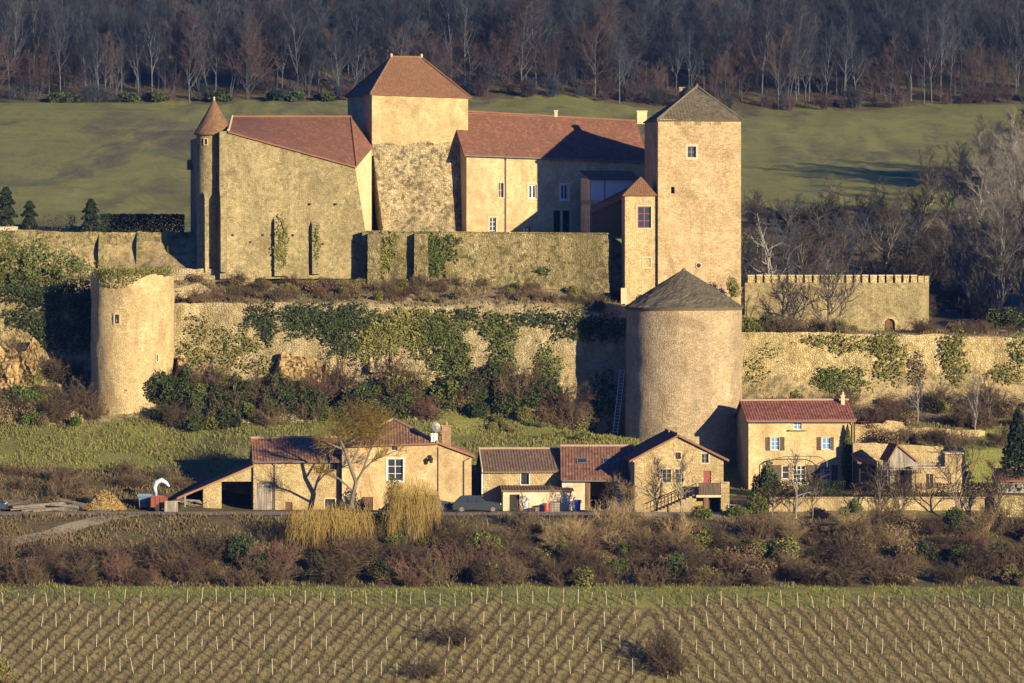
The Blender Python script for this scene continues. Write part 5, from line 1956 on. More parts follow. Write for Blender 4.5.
# --- garden wall right of the lane
f = Fr.px(769, 404.0, 1003, 404.1)
gw = thing('garden_wall', 'sunlit ochre garden wall below the shuttered house and its hedge', 'wall', f.pt(f.L / 2, -23.3, .2))
mb = MB()
rough_wall(mb, f, 0, f.L, pl([(0, f.Z(770, 497)), (f.U(850), f.Z(850, 498)), (f.L, f.Z(1003, 499))]), -24, .45, .35, .3, .05, .05, 51)
obj('wall', mb, M['house_b'], gw)
mb = MB()
for k in range(40):
    a = f.L * k / 40
    frbox(mb, f, a, a + f.L / 40 - .015, f.Z(850, 498) - .02, f.Z(850, 498) + .09 + .02 * nz(k, 1, 1), -.09, .5)
obj('coping', mb, M['house_b'], gw)
f = Fr.px(994, 403.2, 1060, 403.4)
gw2 = thing('gate_pillar_wall', 'shaded low wall end beside the right edge behind bare trees', 'wall', f.pt(f.L / 2, -23.3, .2))
mb = MB(); rough_wall(mb, f, 0, f.L, pl([(0, f.Z(994, 495)), (f.L, f.Z(1060, 497))]), -24, .5, .35, .3, .05, .05, 52); obj('wall', mb, M['upper'], gw2)

# --- terraces and outbuildings at right
f = Fr.px(855, 425.5, 985, 426)
t1 = thing('vineyard_terrace', 'upper broken terrace wall on the slope right of the shuttered house', 'wall', f.pt(f.L / 2, -18, .3))
mb = MB(); rough_wall(mb, f, 0, f.L, pl([(0, f.Z(855, 424)), (f.U(886), f.Z(886, 424)), (f.U(886.5), f.Z(886, 420)), (f.U(905), f.Z(905, 421)), (f.U(906), f.Z(905, 427)), (f.L, f.Z(985, 431))]), -20, .6, .35, .3, .12, .1, 61); obj('wall', mb, M['house_b'], t1)
f = Fr.px(853, 419.6, 965, 420)
t2 = thing('garden_terrace', 'lower ochre terrace wall behind the small garden shed', 'wall', f.pt(f.L / 2, -20, .3))
mb = MB(); rough_wall(mb, f, 0, f.L, pl([(0, f.Z(855, 443)), (f.L, f.Z(960, 447))]), -22, .6, .35, .3, .1, .08, 62); obj('wall', mb, M['house_b'], t2)
f = Fr.px(890, 413.5, 917, 413.8)
sd_ = thing('garden_shed', 'small dark timber shed with steep roof on the terrace', 'shed', f.pt(f.L / 2, -21.7, 1.2))
hd = opening(f, 896, 904, 470, 489)
mb = MB()
facade(mb, f, 0, f.L, -22, pl([(0, f.Z(890, 459)), (f.U(897), f.Z(897, 445)), (f.L, f.Z(916, 462))]), [hd], .2)
facade(mb, f.side(3), 0, 3, -22, f.Z(890, 459)); facade(mb, f.right(3), 0, 3, -22, f.Z(916, 462))
obj('wall', mb, M['greywood'], sd_)
mb = MB()
tA, tB = f.pt(f.U(897), f.Z(897, 444), -.2), f.pt(f.U(897), f.Z(897, 444), 3.2)
roof_slab(mb, [f.pt(-.25, f.Z(888, 461), 3.2), f.pt(-.25, f.Z(888, 461), -.2), tA, tB], .25, .03, .1, 3); roof_slab(mb, [f.pt(f.L + .25, f.Z(919, 463), -.2), f.pt(f.L + .25, f.Z(919, 463), 3.2), tB, tA], .25, .03, .1, 3)
obj('roof', mb, M['canal_dark'], sd_)
doorpart(f, sd_, hd, 'dark', .1)
f = Fr.px(858, 416.6, 880, 416.8)
pc = thing('lean_to_porch', 'dark lean-to porch roof against the right end of the shuttered house', 'porch', f.pt(1, -21.7, 0))
mb = MB()
roof_slab(mb, [f.pt(-.1, f.Z(855, 462), -.4), f.pt(f.L, f.Z(876, 467), -.4), f.pt(f.L, f.Z(876, 461), 3), f.pt(-.1, f.Z(855, 455), 3)], .25, .03, .1, 3); obj('roof', mb, M['canal_dark'], pc)
mb = MB()
for u in (.1, f.L - .15):
    for v in (-.25, 2.7): mb.tube([f.pt(u, -22, v), f.pt(u, f.Z(865, 464), v)], [.07, .07], 6)
obj('posts', mb, M['dark'], pc)
f = Fr.px(912, 412.6, 962, 412.8)
lb = thing('stone_lean_to', 'squat stone outbuilding with slab roof right of the garden shed', 'outbuilding', f.pt(f.L / 2, -21.7, 1))
hd = opening(f, 926, 933, 474, 489)
mb = MB(); facade(mb, f, 0, f.L, -22.3, pl([(0, f.Z(912, 468)), (f.U(944.9), f.Z(912, 468)), (f.U(945), f.Z(945, 454)), (f.L, f.Z(962, 454))]), [hd], .2)
facade(mb, f.right(2.6), 0, 2.6, -22.3, f.Z(962, 454)); facade(mb, f.side(2.6), 0, 2.6, -22.3, f.Z(912, 468)); 
obj('wall', mb, M['house_b'], lb)
mb = MB(); frbox(mb, f, -.15, f.U(944.8), f.Z(912, 468), f.Z(912, 466.8), -.2, 2.6); frbox(mb, f, f.U(944.2), f.L + .15, f.Z(945, 454), f.Z(945, 452.7), -.2, 2.6); obj('roof', mb, M['ashlar'], lb)
doorpart(f, lb, hd, 'dark', .12)
f = Fr.px(877, 411.0, 936, 411.2)
gf = thing('terrace_railing', 'weathered white wooden railing along the garden terrace edge', 'railing', f.pt(f.L / 2, -21.7, 0))
mb = MB()
za, zc = f.Z(900, 470), f.Z(900, 462)
frbox(mb, f, 0, f.L, zc - .05, zc, 0, .07); frbox(mb, f, 0, f.L, za, za + .05, .02, .06)
for k in range(34):
    u = f.L * k / 34
    if f.U(906) < u < f.U(912): continue
    frbox(mb, f, u, u + .06, za - (.0 if k % 6 else 1.2), zc - .05, .02, .06)
obj('rails', mb, M['greywood'], gf)
f = Fr.px(998, 412, 1060, 412)
ls = thing('low_shed', 'low dark roofed shed with grey plank front at the right edge', 'shed', f.pt(f.L / 2, -21.7, 1))
house(ls, f, 4, -22.5, f.Z(998, 480), f.Z(1060, 480), f.Z(998, 472), f.Z(1060, 472), 'greywood', 'canal_dark', (), .3, .15, 3, 71)

# white gate by the lane below the gable house
f = Fr.px(728, 403.4, 743, 403.4)
wg = thing('white_lattice_gate', 'small white lattice gate between the gable house and the hedge', 'gate', f.pt(.6, -23, 0))
mb = MB()
zt, zb = f.Z(735, 504.5), f.Z(735, 516)
for (p, q) in ((0, .06), (f.L - .06, f.L)): frbox(mb, f, p, q, zb - .3, zt, 0, .06)
for z in (zt - .06, (zt + zb) / 2, zb): frbox(mb, f, .06, f.L - .06, z, z + .05, .01, .05)
for k in range(4):
    a, b = .06 + (f.L - .12) * k / 4, .06 + (f.L - .12) * (k + 1) / 4
    mb.tube([f.pt(a, zb, .03), f.pt(b, zt, .03)], [.02, .02], 4); mb.tube([f.pt(b, zb, .03), f.pt(a, zt, .03)], [.02, .02], 4)
obj('lattice', mb, M['white'], wg)

# --- ladder against the rampart
ld = thing('ladder', 'long grey ladder leaning on the rampart in the shade of the big round tower', 'ladder', P(617.5, 438, 433.2))
a, b = P(614.5, 440, 431.6), P(622.5, 369, 434.0)
mb = MB()
wv = V((.21, 0, 0))
for s_ in (-1, 1): mb.tube([a + wv * s_, b + wv * s_], [.045, .045], 5, True)
obj('rails', mb, M['white'], ld)
mb = MB()
for k in range(22):
    p = a.lerp(b, (k + .5) / 22); mb.tube([p - wv, p + wv], [.03, .03], 4)
obj('rungs', mb, M['white'], ld)
p = P(585.5, 300, 445.6)
mb = MB(); mb.tube([p, P(584.7, 263, 445.9)], [.07, .05], 6, True); mb.tube([P(583, 276, 445.7), P(587.5, 274, 445.7)], [.04, .04], 5)
tag(obj('wooden_stake', mb, M['greywood'], loc=tuple(p)), 'weathered pole with short crossbar standing on the bank below the upper rampart', 'pole')


# --- vehicles and things along the lane
def car(name, label, x, y, z, L, paint, face=1):
    """estate car seen from the side; nose to +x"""
    t = thing(name, label, 'car', (x, y, z))
    o = V((x, y, z))
    Wd = 1.72
    prof_ = [(-.5, .28), (-.5, .62), (-.485, .80), (-.44, .92), (-.36, 1.28), (-.30, 1.40), (-.05, 1.43), (.07, 1.38), (.21, .96), (.26, .90), (.44, .78), (.49, .66), (.5, .45), (.5, .28)]
    mb = MB()
    rows = []
    for v, ins in ((-.5, .10), (-.46, .03), (-.3, .0), (.3, .0), (.46, .03), (.5, .10)):
        r = []
        for (px_, pz_) in prof_:
            k = max(0, (pz_ - .9) / .5) * .22 if abs(v) > .4 else 0
            r.append(o + V((face * px_ * L * (1 - ins * .25), (v - math.copysign(k * .5, v) * 1.0 * (abs(v) > .4)) * Wd, pz_ - (ins * .15 if pz_ > .9 else 0))))
        rows.append(r)
    mb.grid(rows); mb.add(rows[0]); mb.add(rows[-1]); mb.grid([[r[0] for r in rows], [r[-1] for r in rows]])
    obj('body', mb, paint, t, True)
    for (x0, x1, x2, x3) in ((-.40, -.345, -.195, -.195), (-.185, -.185, -.02, -.02), (-.008, -.008, .185, .07)):
        for sd in (-1, 1):
            mb = MB()
            q = []
            for xx, zz in ((x0, .93), (x3 if x3 > x1 and x0 == -.008 else x3, 1.33), (x1, 1.33)):
                pass
            pts = [(x0, .94), (x2, .94), (x3, 1.33), (x1, 1.33)]
            for xx, zz in pts:
                k = (zz - .9) / .5 * .11
                q.append(o + V((face * xx * L, sd * (.5 - k + .004) * Wd, zz)))
            mb.add(q); mb.add([p - V((0, sd * .02, 0)) for p in q])
            obj('window', mb, M['glass'], t)
    mb = MB(); 
    q = [o + V((face * xx * L, yy * Wd, zz)) for xx, yy, zz in ((.222, -.42, .965), (.222, .42, .965), (.085, .36, 1.375), (.085, -.36, 1.375))]
    mb.add([p + V((face * .02, 0, .025)) for p in q]); mb.add([p + V((face * .012, 0, .012)) for p in q]); obj('windscreen', mb, M['glass'], t)
    for xx in (-.31, .325):
        for sd in (-1, 1):
            mb = MB(); c = o + V((face * xx * L, sd * .44 * Wd, .31))
            mb.tube([c - V((0, .10, 0)), c + V((0, .10, 0))], [.31, .31], 18, True)
            w_ = obj('wheel', mb, M['dark'], t)
            mb = MB(); mb.tube([c + V((0, sd * .09, 0)), c + V((0, sd * .112, 0))], [.2, .18], 14, True); obj('rim', mb, M['metal'], w_)
    for sd in (-1, 1):
        mb = MB(); mb.box(o + V((face * .475 * L, sd * .33 * Wd - .12, .62)), (face * .06, 0, 0), (0, .24, 0), (0, 0, .13)); obj('headlight', mb, M['white'], t)
        mb = MB(); mb.box(o + V((-face * .492 * L, sd * .36 * Wd - .09, .72)), (-face * .03, 0, 0), (0, .18, 0), (0, 0, .2)); obj('tail_light', mb, M['redwood'], t)
    for xx, zz in ((.5, .42), (-.5, .46)):
        mb = MB(); mb.box(o + V((face * xx * L - .03, -.46 * Wd, zz)), (.07, 0, 0), (0, .92 * Wd, 0), (0, 0, .14)); obj('bumper', mb, M['dark'], t)
    return t


paint = plain_mat('grey_car_paint', (0.02, 0.024, 0.03), .5, .05, spec=.25)
paint2 = plain_mat('blue_car_paint', (0.02, 0.035, 0.065), .5, .05, spec=.25)
car('parked_car', 'dark grey estate car parked on the lane in front of the farmhouse end', PX(477, 403.6), 403.6, ZR + .05, 4.15, paint, 1)
car('parked_car', 'pale blue car parked behind the willow at the farmhouse foot', PX(430, 404.6), 404.6, ZR + .05, 4.0, paint2, 1)
car('parked_car', 'blue car partly cut off by the far left edge', PX(-18, 404.5), 404.5, terr(PX(-18, 404.5), 404.5) + .02, 4.2, paint2, 1)

b = V((PX(577.5, 404.4), 404.4, ZR))
bn = thing('wheelie_bin', 'blue wheelie bin standing by the open bay', 'bin', b)
mb = MB(); mb.grid([[b + V((sx * w, sy * w, z)) for sx, sy in ((-1, -1), (1, -1), (1, 1), (-1, 1))] for w, z in ((.22, .08), (.28, .95))], close=True); mb.box(b + V((-.24, -.24, .06)), (.48, 0, 0), (0, .48, 0), (0, 0, .04))
bl = plain_mat('blue_plastic', (.03, .05, .28), .5, .1); obj('body', mb, bl, bn)
mb = MB(); mb.box(b + V((-.32, -.32, .95)), (.64, 0, 0), (0, .66, 0), (0, 0, .10)); obj('lid', mb, bl, bn)
for s_ in (-1, 1):
    mb = MB(); mb.tube([b + V((s_ * .24, .22, .1)), b + V((s_ * .30, .22, .1))], [.1, .1], 10, True); obj('wheel', mb, M['dark'], bn)
b = V((PX(546.5, 404.6), 404.6, ZR))
rb = thing('red_barrel', 'small red barrel beside wooden crates at the pale outbuilding', 'barrel', b)
rdm = plain_mat('red_paint', (.36, .04, .03), .5, .15)
mb = MB(); mb.tube([b, b + V((0, 0, .05)), b + V((0, 0, .25)), b + V((0, 0, .5)), b + V((0, 0, .7))], [.24, .26, .27, .26, .24], 16, True); obj('drum', mb, rdm, rb, False)
mb = MB(); mb.tube([b + V((0, 0, .7)), b + V((0, 0, .76))], [.26, .24], 16, True); obj('lid', mb, M['metal'], rb)


def crate(x, y, z, w, h, label):
    t = thing('wooden_crate', label, 'crate', (x, y, z), None)
    o = V((x, y, z))
    mb = MB()
    for k in range(4): mb.box(o + V((-w / 2, -.3, h * k / 4)), (w, 0, 0), (0, .03, 0), (0, 0, h / 4 - .03)); mb.box(o + V((-w / 2, .27, h * k / 4)), (w, 0, 0), (0, .03, 0), (0, 0, h / 4 - .03))
    for k in range(4):
        for s_ in (-1, 1): mb.box(o + V((s_ * (w / 2 - .03) - .015, -.27, h * k / 4)), (.03, 0, 0), (0, .54, 0), (0, 0, h / 4 - .03))
    obj('slats', mb, M['greywood'], t)
    mb = MB(); mb.box(o + V((-w / 2, -.3, h)), (w, 0, 0), (0, .6, 0), (0, 0, .04)); obj('lid', mb, M['door'], t)


crate(PX(555, 404.8), 404.8, ZR, .8, .85, 'tall wooden crate right of the red barrel')
crate(PX(536, 404.9), 404.9, ZR, .5, .4, 'low wooden crate left of the red barrel')

# red trailer, blue hopper with pale chute, pallet
b = V((PX(159, 405.2), 405.2, terr(PX(159, 405.2), 405.2)))
tl_ = thing('farm_trailer', 'rusty red farm trailer box on the lane left of the cart shed', 'trailer', b)
mb = MB()
for s_ in (-1, 1):
    mb.box(b + V((-.65, s_ * .9 - .03, .35)), (1.3, 0, 0), (0, .06, 0), (0, 0, .85)); mb.box(b + V((s_ * .65 - .03, -.87, .35)), (.06, 0, 0), (0, 1.74, 0), (0, 0, .85))
mb.box(b + V((-.62, -.87, .35)), (1.24, 0, 0), (0, 1.74, 0), (0, 0, .06))
for k in range(4): mb.box(b + V((-.6 + k * .37, -.98, .38)), (.06, 0, 0), (0, .05, 0), (0, 0, .8))
obj('box', mb, plain_mat('rusty_red_paint', (.19, .05, .028), .7, .35, 6), tl_)
for s_ in (-1, 1):
    mb = MB(); mb.tube([b + V((0, s_ * .8, .3)), b + V((0, s_ * .96, .3))], [.3, .3], 16, True); obj('wheel', mb, M['dark'], tl_)
mb = MB(); mb.tube([b + V((.6, 0, .45)), b + V((1.5, 0, .4))], [.05, .05], 6, True); obj('drawbar', mb, M['metal'], tl_)
b = V((PX(145, 406), 406.0, terr(PX(145, 406), 406.0)))
hp = thing('blue_spreader', 'blue hopper machine behind the red trailer', 'farm machine', b)
bm_ = plain_mat('faded_blue_paint', (.10, .17, .24), .6, .2)
mb = MB(); mb.grid([[b + V((sx * w, sy * w, z)) for sx, sy in ((-1, -1), (1, -1), (1, 1), (-1, 1))] for w, z in ((.2, .35), (.6, 1.1), (.6, 1.25), (.55, 1.25), (.18, .4))], close=True); obj('hopper', mb, bm_, hp)
mb = MB()
for sx in (-1, 1):
    for sy in (-1, 1): mb.tube([b + V((sx * .5, sy * .5, 1.15)), b + V((sx * .4, sy * .4, 0))], [.04, .04], 5)
obj('frame', mb, M['metal'], hp)
mb = MB(); mb.tube([b + V((0, 0, .2)), b + V((0, 0, .38))], [.4, .4], 14, True); obj('spinner', mb, M['metal'], hp)
b = V((PX(160, 407.5), 407.5, terr(PX(160, 407.5), 407.5)))
ch_ = thing('blower_chute', 'pale curved metal chute rising behind the red trailer', 'farm machine', b)
pts = [b + V((-.35, 0, 1.0)), b + V((-.45, 0, 1.5)), b + V((-.25, 0, 1.95)), b + V((.15, 0, 2.1)), b + V((.5, 0, 1.9)), b + V((.8, 0, 1.55))]
mb = MB(); mb.tube(pts, [.14, .18, .22, .22, .16, .09], 10, True); obj('spout', mb, plain_mat('pale_blue_metal', (.40, .50, .54), .5, .1), ch_, True)
mb = MB(); mb.tube([b + V((-.35, 0, 0)), b + V((-.35, 0, 1.05))], [.22, .16], 10, True); obj('base', mb, M['metal'], ch_)
mb = MB(); mb.box(b + V((-.9, -.35, .25)), (1.2, 0, 0), (0, .7, 0), (0, 0, .55)); obj('fan_housing', mb, bm_, ch_)
f = Fr.px(164.5, 403.6, 178, 403.8)
zz = terr(f.pt(.6, 0).x, 403.6)
pt_ = thing('grey_pallet', 'grey pallet standing upright between the red trailer and the cart shed', 'pallet', f.pt(.6, zz))
mb = MB()
for k in range(9): frbox(mb, f, .01 + k * .125, .115 + k * .125, zz, zz + .95, 0, .03)
obj('boards', mb, M['greywood'], pt_)
mb = MB()
for k in (.05, .42, .82): frbox(mb, f, 0, 1.13, zz + k, zz + k + .1, .032, .12)
obj('bearers', mb, M['greywood'], pt_)
for x, yb, yt, lab in ((182.5, 533, 521.5, 'white marker post at the track fork below the cart shed'), (165.5, 531, 524, 'shorter white marker post left of the track fork')):
    p0, p1 = P(x, yb, 398.3), P(x, yt, 398.3)
    p0.z = min(p0.z, terr(p0.x, p0.y) - .2)
    mb = MB(); mb.tube([p0, p1], [.07, .065], 8, True); mb.tube([p1, p1 + V((0, 0, .06))], [.065, .02], 8, True)
    tag(obj('marker_post', mb, M['greywhite'], loc=tuple(p0)), lab, 'post')
# firewood under the shed, log pile and hay
def stick_heap(name, label, cat, c, n, L, r, spread, mat, seed):
    rng = random.Random(seed); mb = MB()
    for k in range(n):
        a = rng.uniform(-.6, .6) + (math.pi if rng.random() < .5 else 0)
        p = V(c) + V((rng.gauss(0, spread), rng.gauss(0, .5), rng.uniform(.05, .55)))
        d = V((math.cos(a), math.sin(a), rng.uniform(-.12, .18))) * L * rng.uniform(.5, 1)
        q = V((p.x + d.x, p.y + d.y, 0)); 
        mb.tube([p - d * .5, p + d * .5], [r * rng.uniform(.6, 1.3)] * 2, 6, True)
    return tag(obj(name, mb, M[mat], loc=tuple(c)), label, cat)
c = tP(192, 407.5); stick_heap('firewood_heap', 'heap of sticks under the low end of the cart shed roof', 'firewood', (c.x, c.y, c.z), 26, 1.3, .05, .4, 'greywood', 3)
c = tP(56, 405.2); stick_heap('log_pile', 'long grey tree trunks lying beside the lane left of the hay heap', 'logs', (c.x, c.y, c.z), 12, 5.5, .11, 1.6, 'bark', 4)
c = tP(12, 406.5); stick_heap('log_pile', 'dark branches piled beside the lane near the far left edge', 'logs', (c.x, c.y, c.z), 22, 4.0, .12, 1.0, 'bark_dark', 5)
c = tP(103, 405.8)
rngn = np.random.default_rng(5)
ang = rngn.uniform(0, 6.283, 5200); r_ = np.sqrt(rngn.random(5200))
hz = (1 - r_ ** 1.7) * 1.55 * (0.85 + .25 * np.sin(ang * 3 + 1))
cc = np.stack([c.x + np.cos(ang) * r_ * 1.9, c.y + np.sin(ang) * r_ * 1.5, c.z + hz * rngn.uniform(.6, 1.0, 5200)], 1)
mb = MB(); mb.quads(leaf_quads(cc, .28, rngn, .2, .25))
tag(obj('hay_heap', mb, M['hay'], loc=tuple(c)), 'rounded golden hay heap beside the lane left of the red trailer', 'hay heap')

# ------------------------------------------------------------------ trees, shrubs, ivy
RV = random.Random(77)


def one_tree(seed, bark, twig, name, label, cat, **kw):
    """bare tree as one mesh with bark and twig surfaces, for trees too far off to show their parts"""
    tr, cr = tree_mesh(seed, **kw)
    cr.mi = [1] * len(cr.mi)
    tr.ext(cr)
    return single(name, tr, [M[bark], M[twig]], label, cat)


# --- wood on the hill beyond the field
WK = [Kind(lambda k=k: one_tree(100 + k, ('bark_wood', 'bark_wood_dark', 'bark_wood', 'bark_wood_dark', 'bark_wood_dark', 'bark_wood')[k], ('twig_wood', 'twig_wood', 'twig_woodred', 'twig_wood', 'twig_woodred', 'twig_wood')[k], 'woodland_tree', 'tree', 'tree',
                                H=(16, 15, 14, 17, 13, 15)[k], r0=(.14, .11, .10, .11, .09, .13)[k], limbs=(15, 14, 16, 15, 18, 15)[k], br=6, tw=5, tl=3, spread=(.6, .65, .8, .6, .85, .6)[k], base=(.28, .25, .15, .3, .08, .25)[k], llen=(.34, .36, .40, .32, .44, .36)[k], forks=(1, 2, 1, 1, 2, 1)[k]))
      for k in range(6)]
WL = ['pale trunked bare tree standing at the edge of the wood above the field', 'grey bare tree forking low at the edge of the wood above the field', 'reddish bare tree standing at the edge of the wood above the field',
      'dark slender bare tree standing at the edge of the wood above the field', 'broad reddish bushy tree at the edge of the wood above the field', 'slim pale bare tree at the edge of the wood above the field']
WG = ['pale woodland edge trees', 'forked woodland edge trees', 'reddish woodland edge trees', 'dark slender woodland edge trees', 'bushy woodland edge trees', 'slim woodland edge trees']
n_w = 0
for row, (Y0, step) in enumerate(((803, 2.5), (809, 2.6), (817, 2.8), (827, 3.0))):
    x = -96.0
    while x < 96:
        Y = Y0 + RV.uniform(-3.5, 3.5)
        k = RV.choice((0, 0, 1, 1, 2, 3, 3, 4, 5, 5) if row else (0, 0, 1, 2, 4, 4, 5))
        s = RV.uniform(.72, 1.15)
        if row == 0 and RV.random() < .3: s *= .55
        WK[k].put((x, Y, terr(x, Y) - .1), RV.uniform(0, 6.28), (s, s, s * RV.uniform(.9, 1.15)), WL[k], WG[k])
        n_w += 1
        x += step * RV.uniform(.5, 1.5)
# the rest of the wood, farther up the slope: one mass, instanced on points
pts = []
for k in range(900):
    Y = 834 + 150 * RV.random() ** 1.2
    x = RV.uniform(-1, 1) * (105 + (Y - 834) * .25)
    pts.append((x, Y, terr(x, Y) - .1))
RW2 = random.Random(4)
for k in range(420):
    Y = 802 + 180 * RW2.random()
    x = RW2.choice((-1, 1)) * RW2.uniform(98, 175)
    pts.append((x, Y, terr(x, Y) - .1))
me = bpy.data.meshes.new('woodland')
me.from_pydata(pts, [], [])
wo = bpy.data.objects.new('woodland', me)
COL.objects.link(wo)
wo['kind'] = 'stuff'
wo['label'] = 'dense bare winter wood climbing the hill behind its edge trees'
wo['category'] = 'wood'
ng = bpy.data.node_groups.new('woodland', 'GeometryNodeTree')
ng.interface.new_socket('Geometry', in_out='INPUT', socket_type='NodeSocketGeometry')
ng.interface.new_socket('Geometry', in_out='OUTPUT', socket_type='NodeSocketGeometry')
gi, go = ng.nodes.new('NodeGroupInput'), ng.nodes.new('NodeGroupOutput')
jn = ng.nodes.new('GeometryNodeJoinGeometry')
ix = ng.nodes.new('GeometryNodeInputIndex')
for k in range(6):
    md = ng.nodes.new('ShaderNodeMath'); md.operation = 'MODULO'; md.inputs[1].default_value = 6
    ng.links.new(ix.outputs[0], md.inputs[0])
    cmp_ = ng.nodes.new('ShaderNodeMath'); cmp_.operation = 'COMPARE'; cmp_.inputs[1].default_value = k; cmp_.inputs[2].default_value = .1
    ng.links.new(md.outputs[0], cmp_.inputs[0])
    oi = ng.nodes.new('GeometryNodeObjectInfo'); oi.inputs['Object'].default_value = WK[k].p; oi.inputs['As Instance'].default_value = True
    ip = ng.nodes.new('GeometryNodeInstanceOnPoints')
    rv = ng.nodes.new('FunctionNodeRandomValue'); rv.data_type = 'FLOAT_VECTOR'; rv.inputs['Max'].default_value = (0, 0, 6.28); rv.inputs['Seed'].default_value = k
    sv = ng.nodes.new('FunctionNodeRandomValue'); sv.data_type = 'FLOAT'; sv.inputs[2].default_value = .75; sv.inputs[3].default_value = 1.15; sv.inputs['Seed'].default_value = k + 20
    ng.links.new(gi.outputs[0], ip.inputs['Points']); ng.links.new(cmp_.outputs[0], ip.inputs['Selection'])
    ng.links.new(oi.outputs['Geometry'], ip.inputs['Instance']); ng.links.new(rv.outputs[0], ip.inputs['Rotation']); ng.links.new(sv.outputs[1], ip.inputs['Scale'])
    ng.links.new(ip.outputs[0], jn.inputs[0])
ng.links.new(jn.outputs[0], go.inputs[0])
gm = wo.modifiers.new('wood', 'NODES'); gm.node_group = ng

# low growth along the wood's edge
KR = kind_shrub(301, 'twig_woodred', 'woodland_shrub', 'shrub', H=3.2, Wd=3.0, stems=18, r=.03)
KB = kind_shrub(302, 'twig_wood', 'woodland_shrub', 'shrub', H=3.6, Wd=3.0, stems=18, r=.03)
KE = kind_leafy(303, 'leaf_dark', 'evergreen_shrub', 'shrub', n=1500, Wd=2.2, H=2.0, size=.42)
for k in range(90):
    px = RV.uniform(-20, 1044)
    Y = RV.uniform(797.5, 803)
    p = tP(px, Y)
    if (10 < px < 70 or 125 < px < 330) and RV.random() < .6:
        KE.put(p, RV.uniform(0, 6.28), RV.uniform(.7, 1.1), 'low dark evergreen shrub along the foot of the wood', 'evergreen shrubs at the foot of the wood')
    elif RV.random() < .55:
        KR.put(p, RV.uniform(0, 6.28), RV.uniform(.5, 1.15), 'reddish twiggy shrub along the foot of the wood', 'reddish shrubs at the foot of the wood')
    else:
        KB.put(p, RV.uniform(0, 6.28), RV.uniform(.5, 1.15), 'grey twiggy shrub along the foot of the wood', 'grey shrubs at the foot of the wood')

# --- copse in the dip behind the crenellated wall, pale trees at the right edge
CK = [Kind(lambda k=k: tree('copse_tree', 'tree', 'tree', (0, 0, 0), ('bark', 'bark_dark', 'bark_pale')[k], ('twig_copse', 'twig_wood', 'twig_grey')[k],
                            tree_mesh(200 + k, H=(8, 9, 13)[k], r0=(.13, .14, .17)[k], limbs=(13, 12, 15)[k], br=6, tw=5, tl=3, spread=(.8, .7, .5)[k], base=(.12, .2, .15)[k], llen=(.42, .36, .34)[k], forks=(2, 1, 3)[k]))) for k in range(3)]
for (px, Y, k, s) in ((752, 462, 1, .9), (768, 470, 0, 1.0), (790, 466, 1, .95), (812, 474, 0, 1.0), (835, 482, 0, 1.0), (850, 500, 1, 1.0), (872, 492, 0, 1.0), (893, 505, 0, .95), (760, 490, 0, 1.1), (780, 505, 1, 1.1), (805, 515, 0, 1.1),
                      (828, 525, 0, 1.1), (860, 530, 1, 1.0), (885, 540, 0, 1.0), (905, 520, 1, .9), (925, 500, 0, .9), (940, 530, 0, 1.0), (915, 560, 0, 1.0), (870, 565, 0, 1.0), (835, 570, 0, .9), (945, 570, 1, 1.0), (960, 590, 0, 1.1), (930, 610, 0, .9), (985, 610, 1, 1.1), (752, 520, 0, 1.0)):
    p = tP(px, Y); p.z -= .2
    CK[k].put(p, RV.uniform(0, 6.28), s * RV.uniform(.85, 1.1), ('added brown bushy bare tree out of view on the right, shading the dip', 'added dark bare tree out of view on the right, shading the dip')[k], ('brown copse trees', 'dark copse trees')[k])
for (px, Y, s) in ((975, 482, .95), (998, 476, 1.05), (1018, 484, 1.15), (988, 500, 1.1), (1010, 512, 1.2), (962, 505, .8), (1035, 495, 1.2), (1000, 545, 1.2), (975, 570, 1.1), (1020, 560, 1.2)):
    p = tP(px, Y); p.z -= .2
    CK[2].put(p, RV.uniform(0, 6.28), s, 'added tall pale bare tree out of view on the right, shading the dip', 'pale trees along the right edge of the field')
KD = kind_shrub(310, 'twig_copse', 'copse_shrub', 'shrub', H=2.6, Wd=2.8, stems=20, r=.022)
KDG = kind_leafy(311, 'leaf_dark', 'dark_evergreen_bush', 'bush', 'twig_brown', n=1600, Wd=1.8, H=1.9, size=.24)
for k in range(95):
    Y = RV.uniform(455, 600)
    px = RV.uniform(745, 1040)
    p = tP(px, Y)
    if RV.random() < .75: KD.put(p, RV.uniform(0, 6.28), RV.uniform(.8, 1.4), 'brown leafless shrub in the dip below the field', 'leafless shrubs in the dip')
    else: KDG.put(p, RV.uniform(0, 6.28), RV.uniform(.8, 1.3), 'dark evergreen bush in the dip below the field', 'evergreen bushes in the dip')
p = tP(776, 458); p.z -= .2
tree('dead_tree', 'silvery dead tree with crooked bare limbs just right of the keep', 'tree', p, 'bark_pale', 'twig_grey', tree_mesh(220, H=12.6, r0=.22, limbs=13, br=3, tw=2, tl=1, spread=.95, base=.3, llen=.30, crook=.4, forks=2))
for k in range(26):  # unseen extra trees, added to throw shade over the dip
    x_, y_ = RV.uniform(60, 88), RV.uniform(446, 486)
    CK[k % 3].put((x_, y_, terr(x_, y_) - .2), RV.uniform(0, 6.28), (1.9, 1.7, 1.25)[k % 3], ('added brown bushy bare tree out of view on the right, shading the dip', 'added dark bare tree out of view on the right, shading the dip', 'added tall pale bare tree out of view on the right, shading the dip')[k % 3], ('brown copse trees', 'dark copse trees', 'pale trees along the right edge of the field')[k % 3])
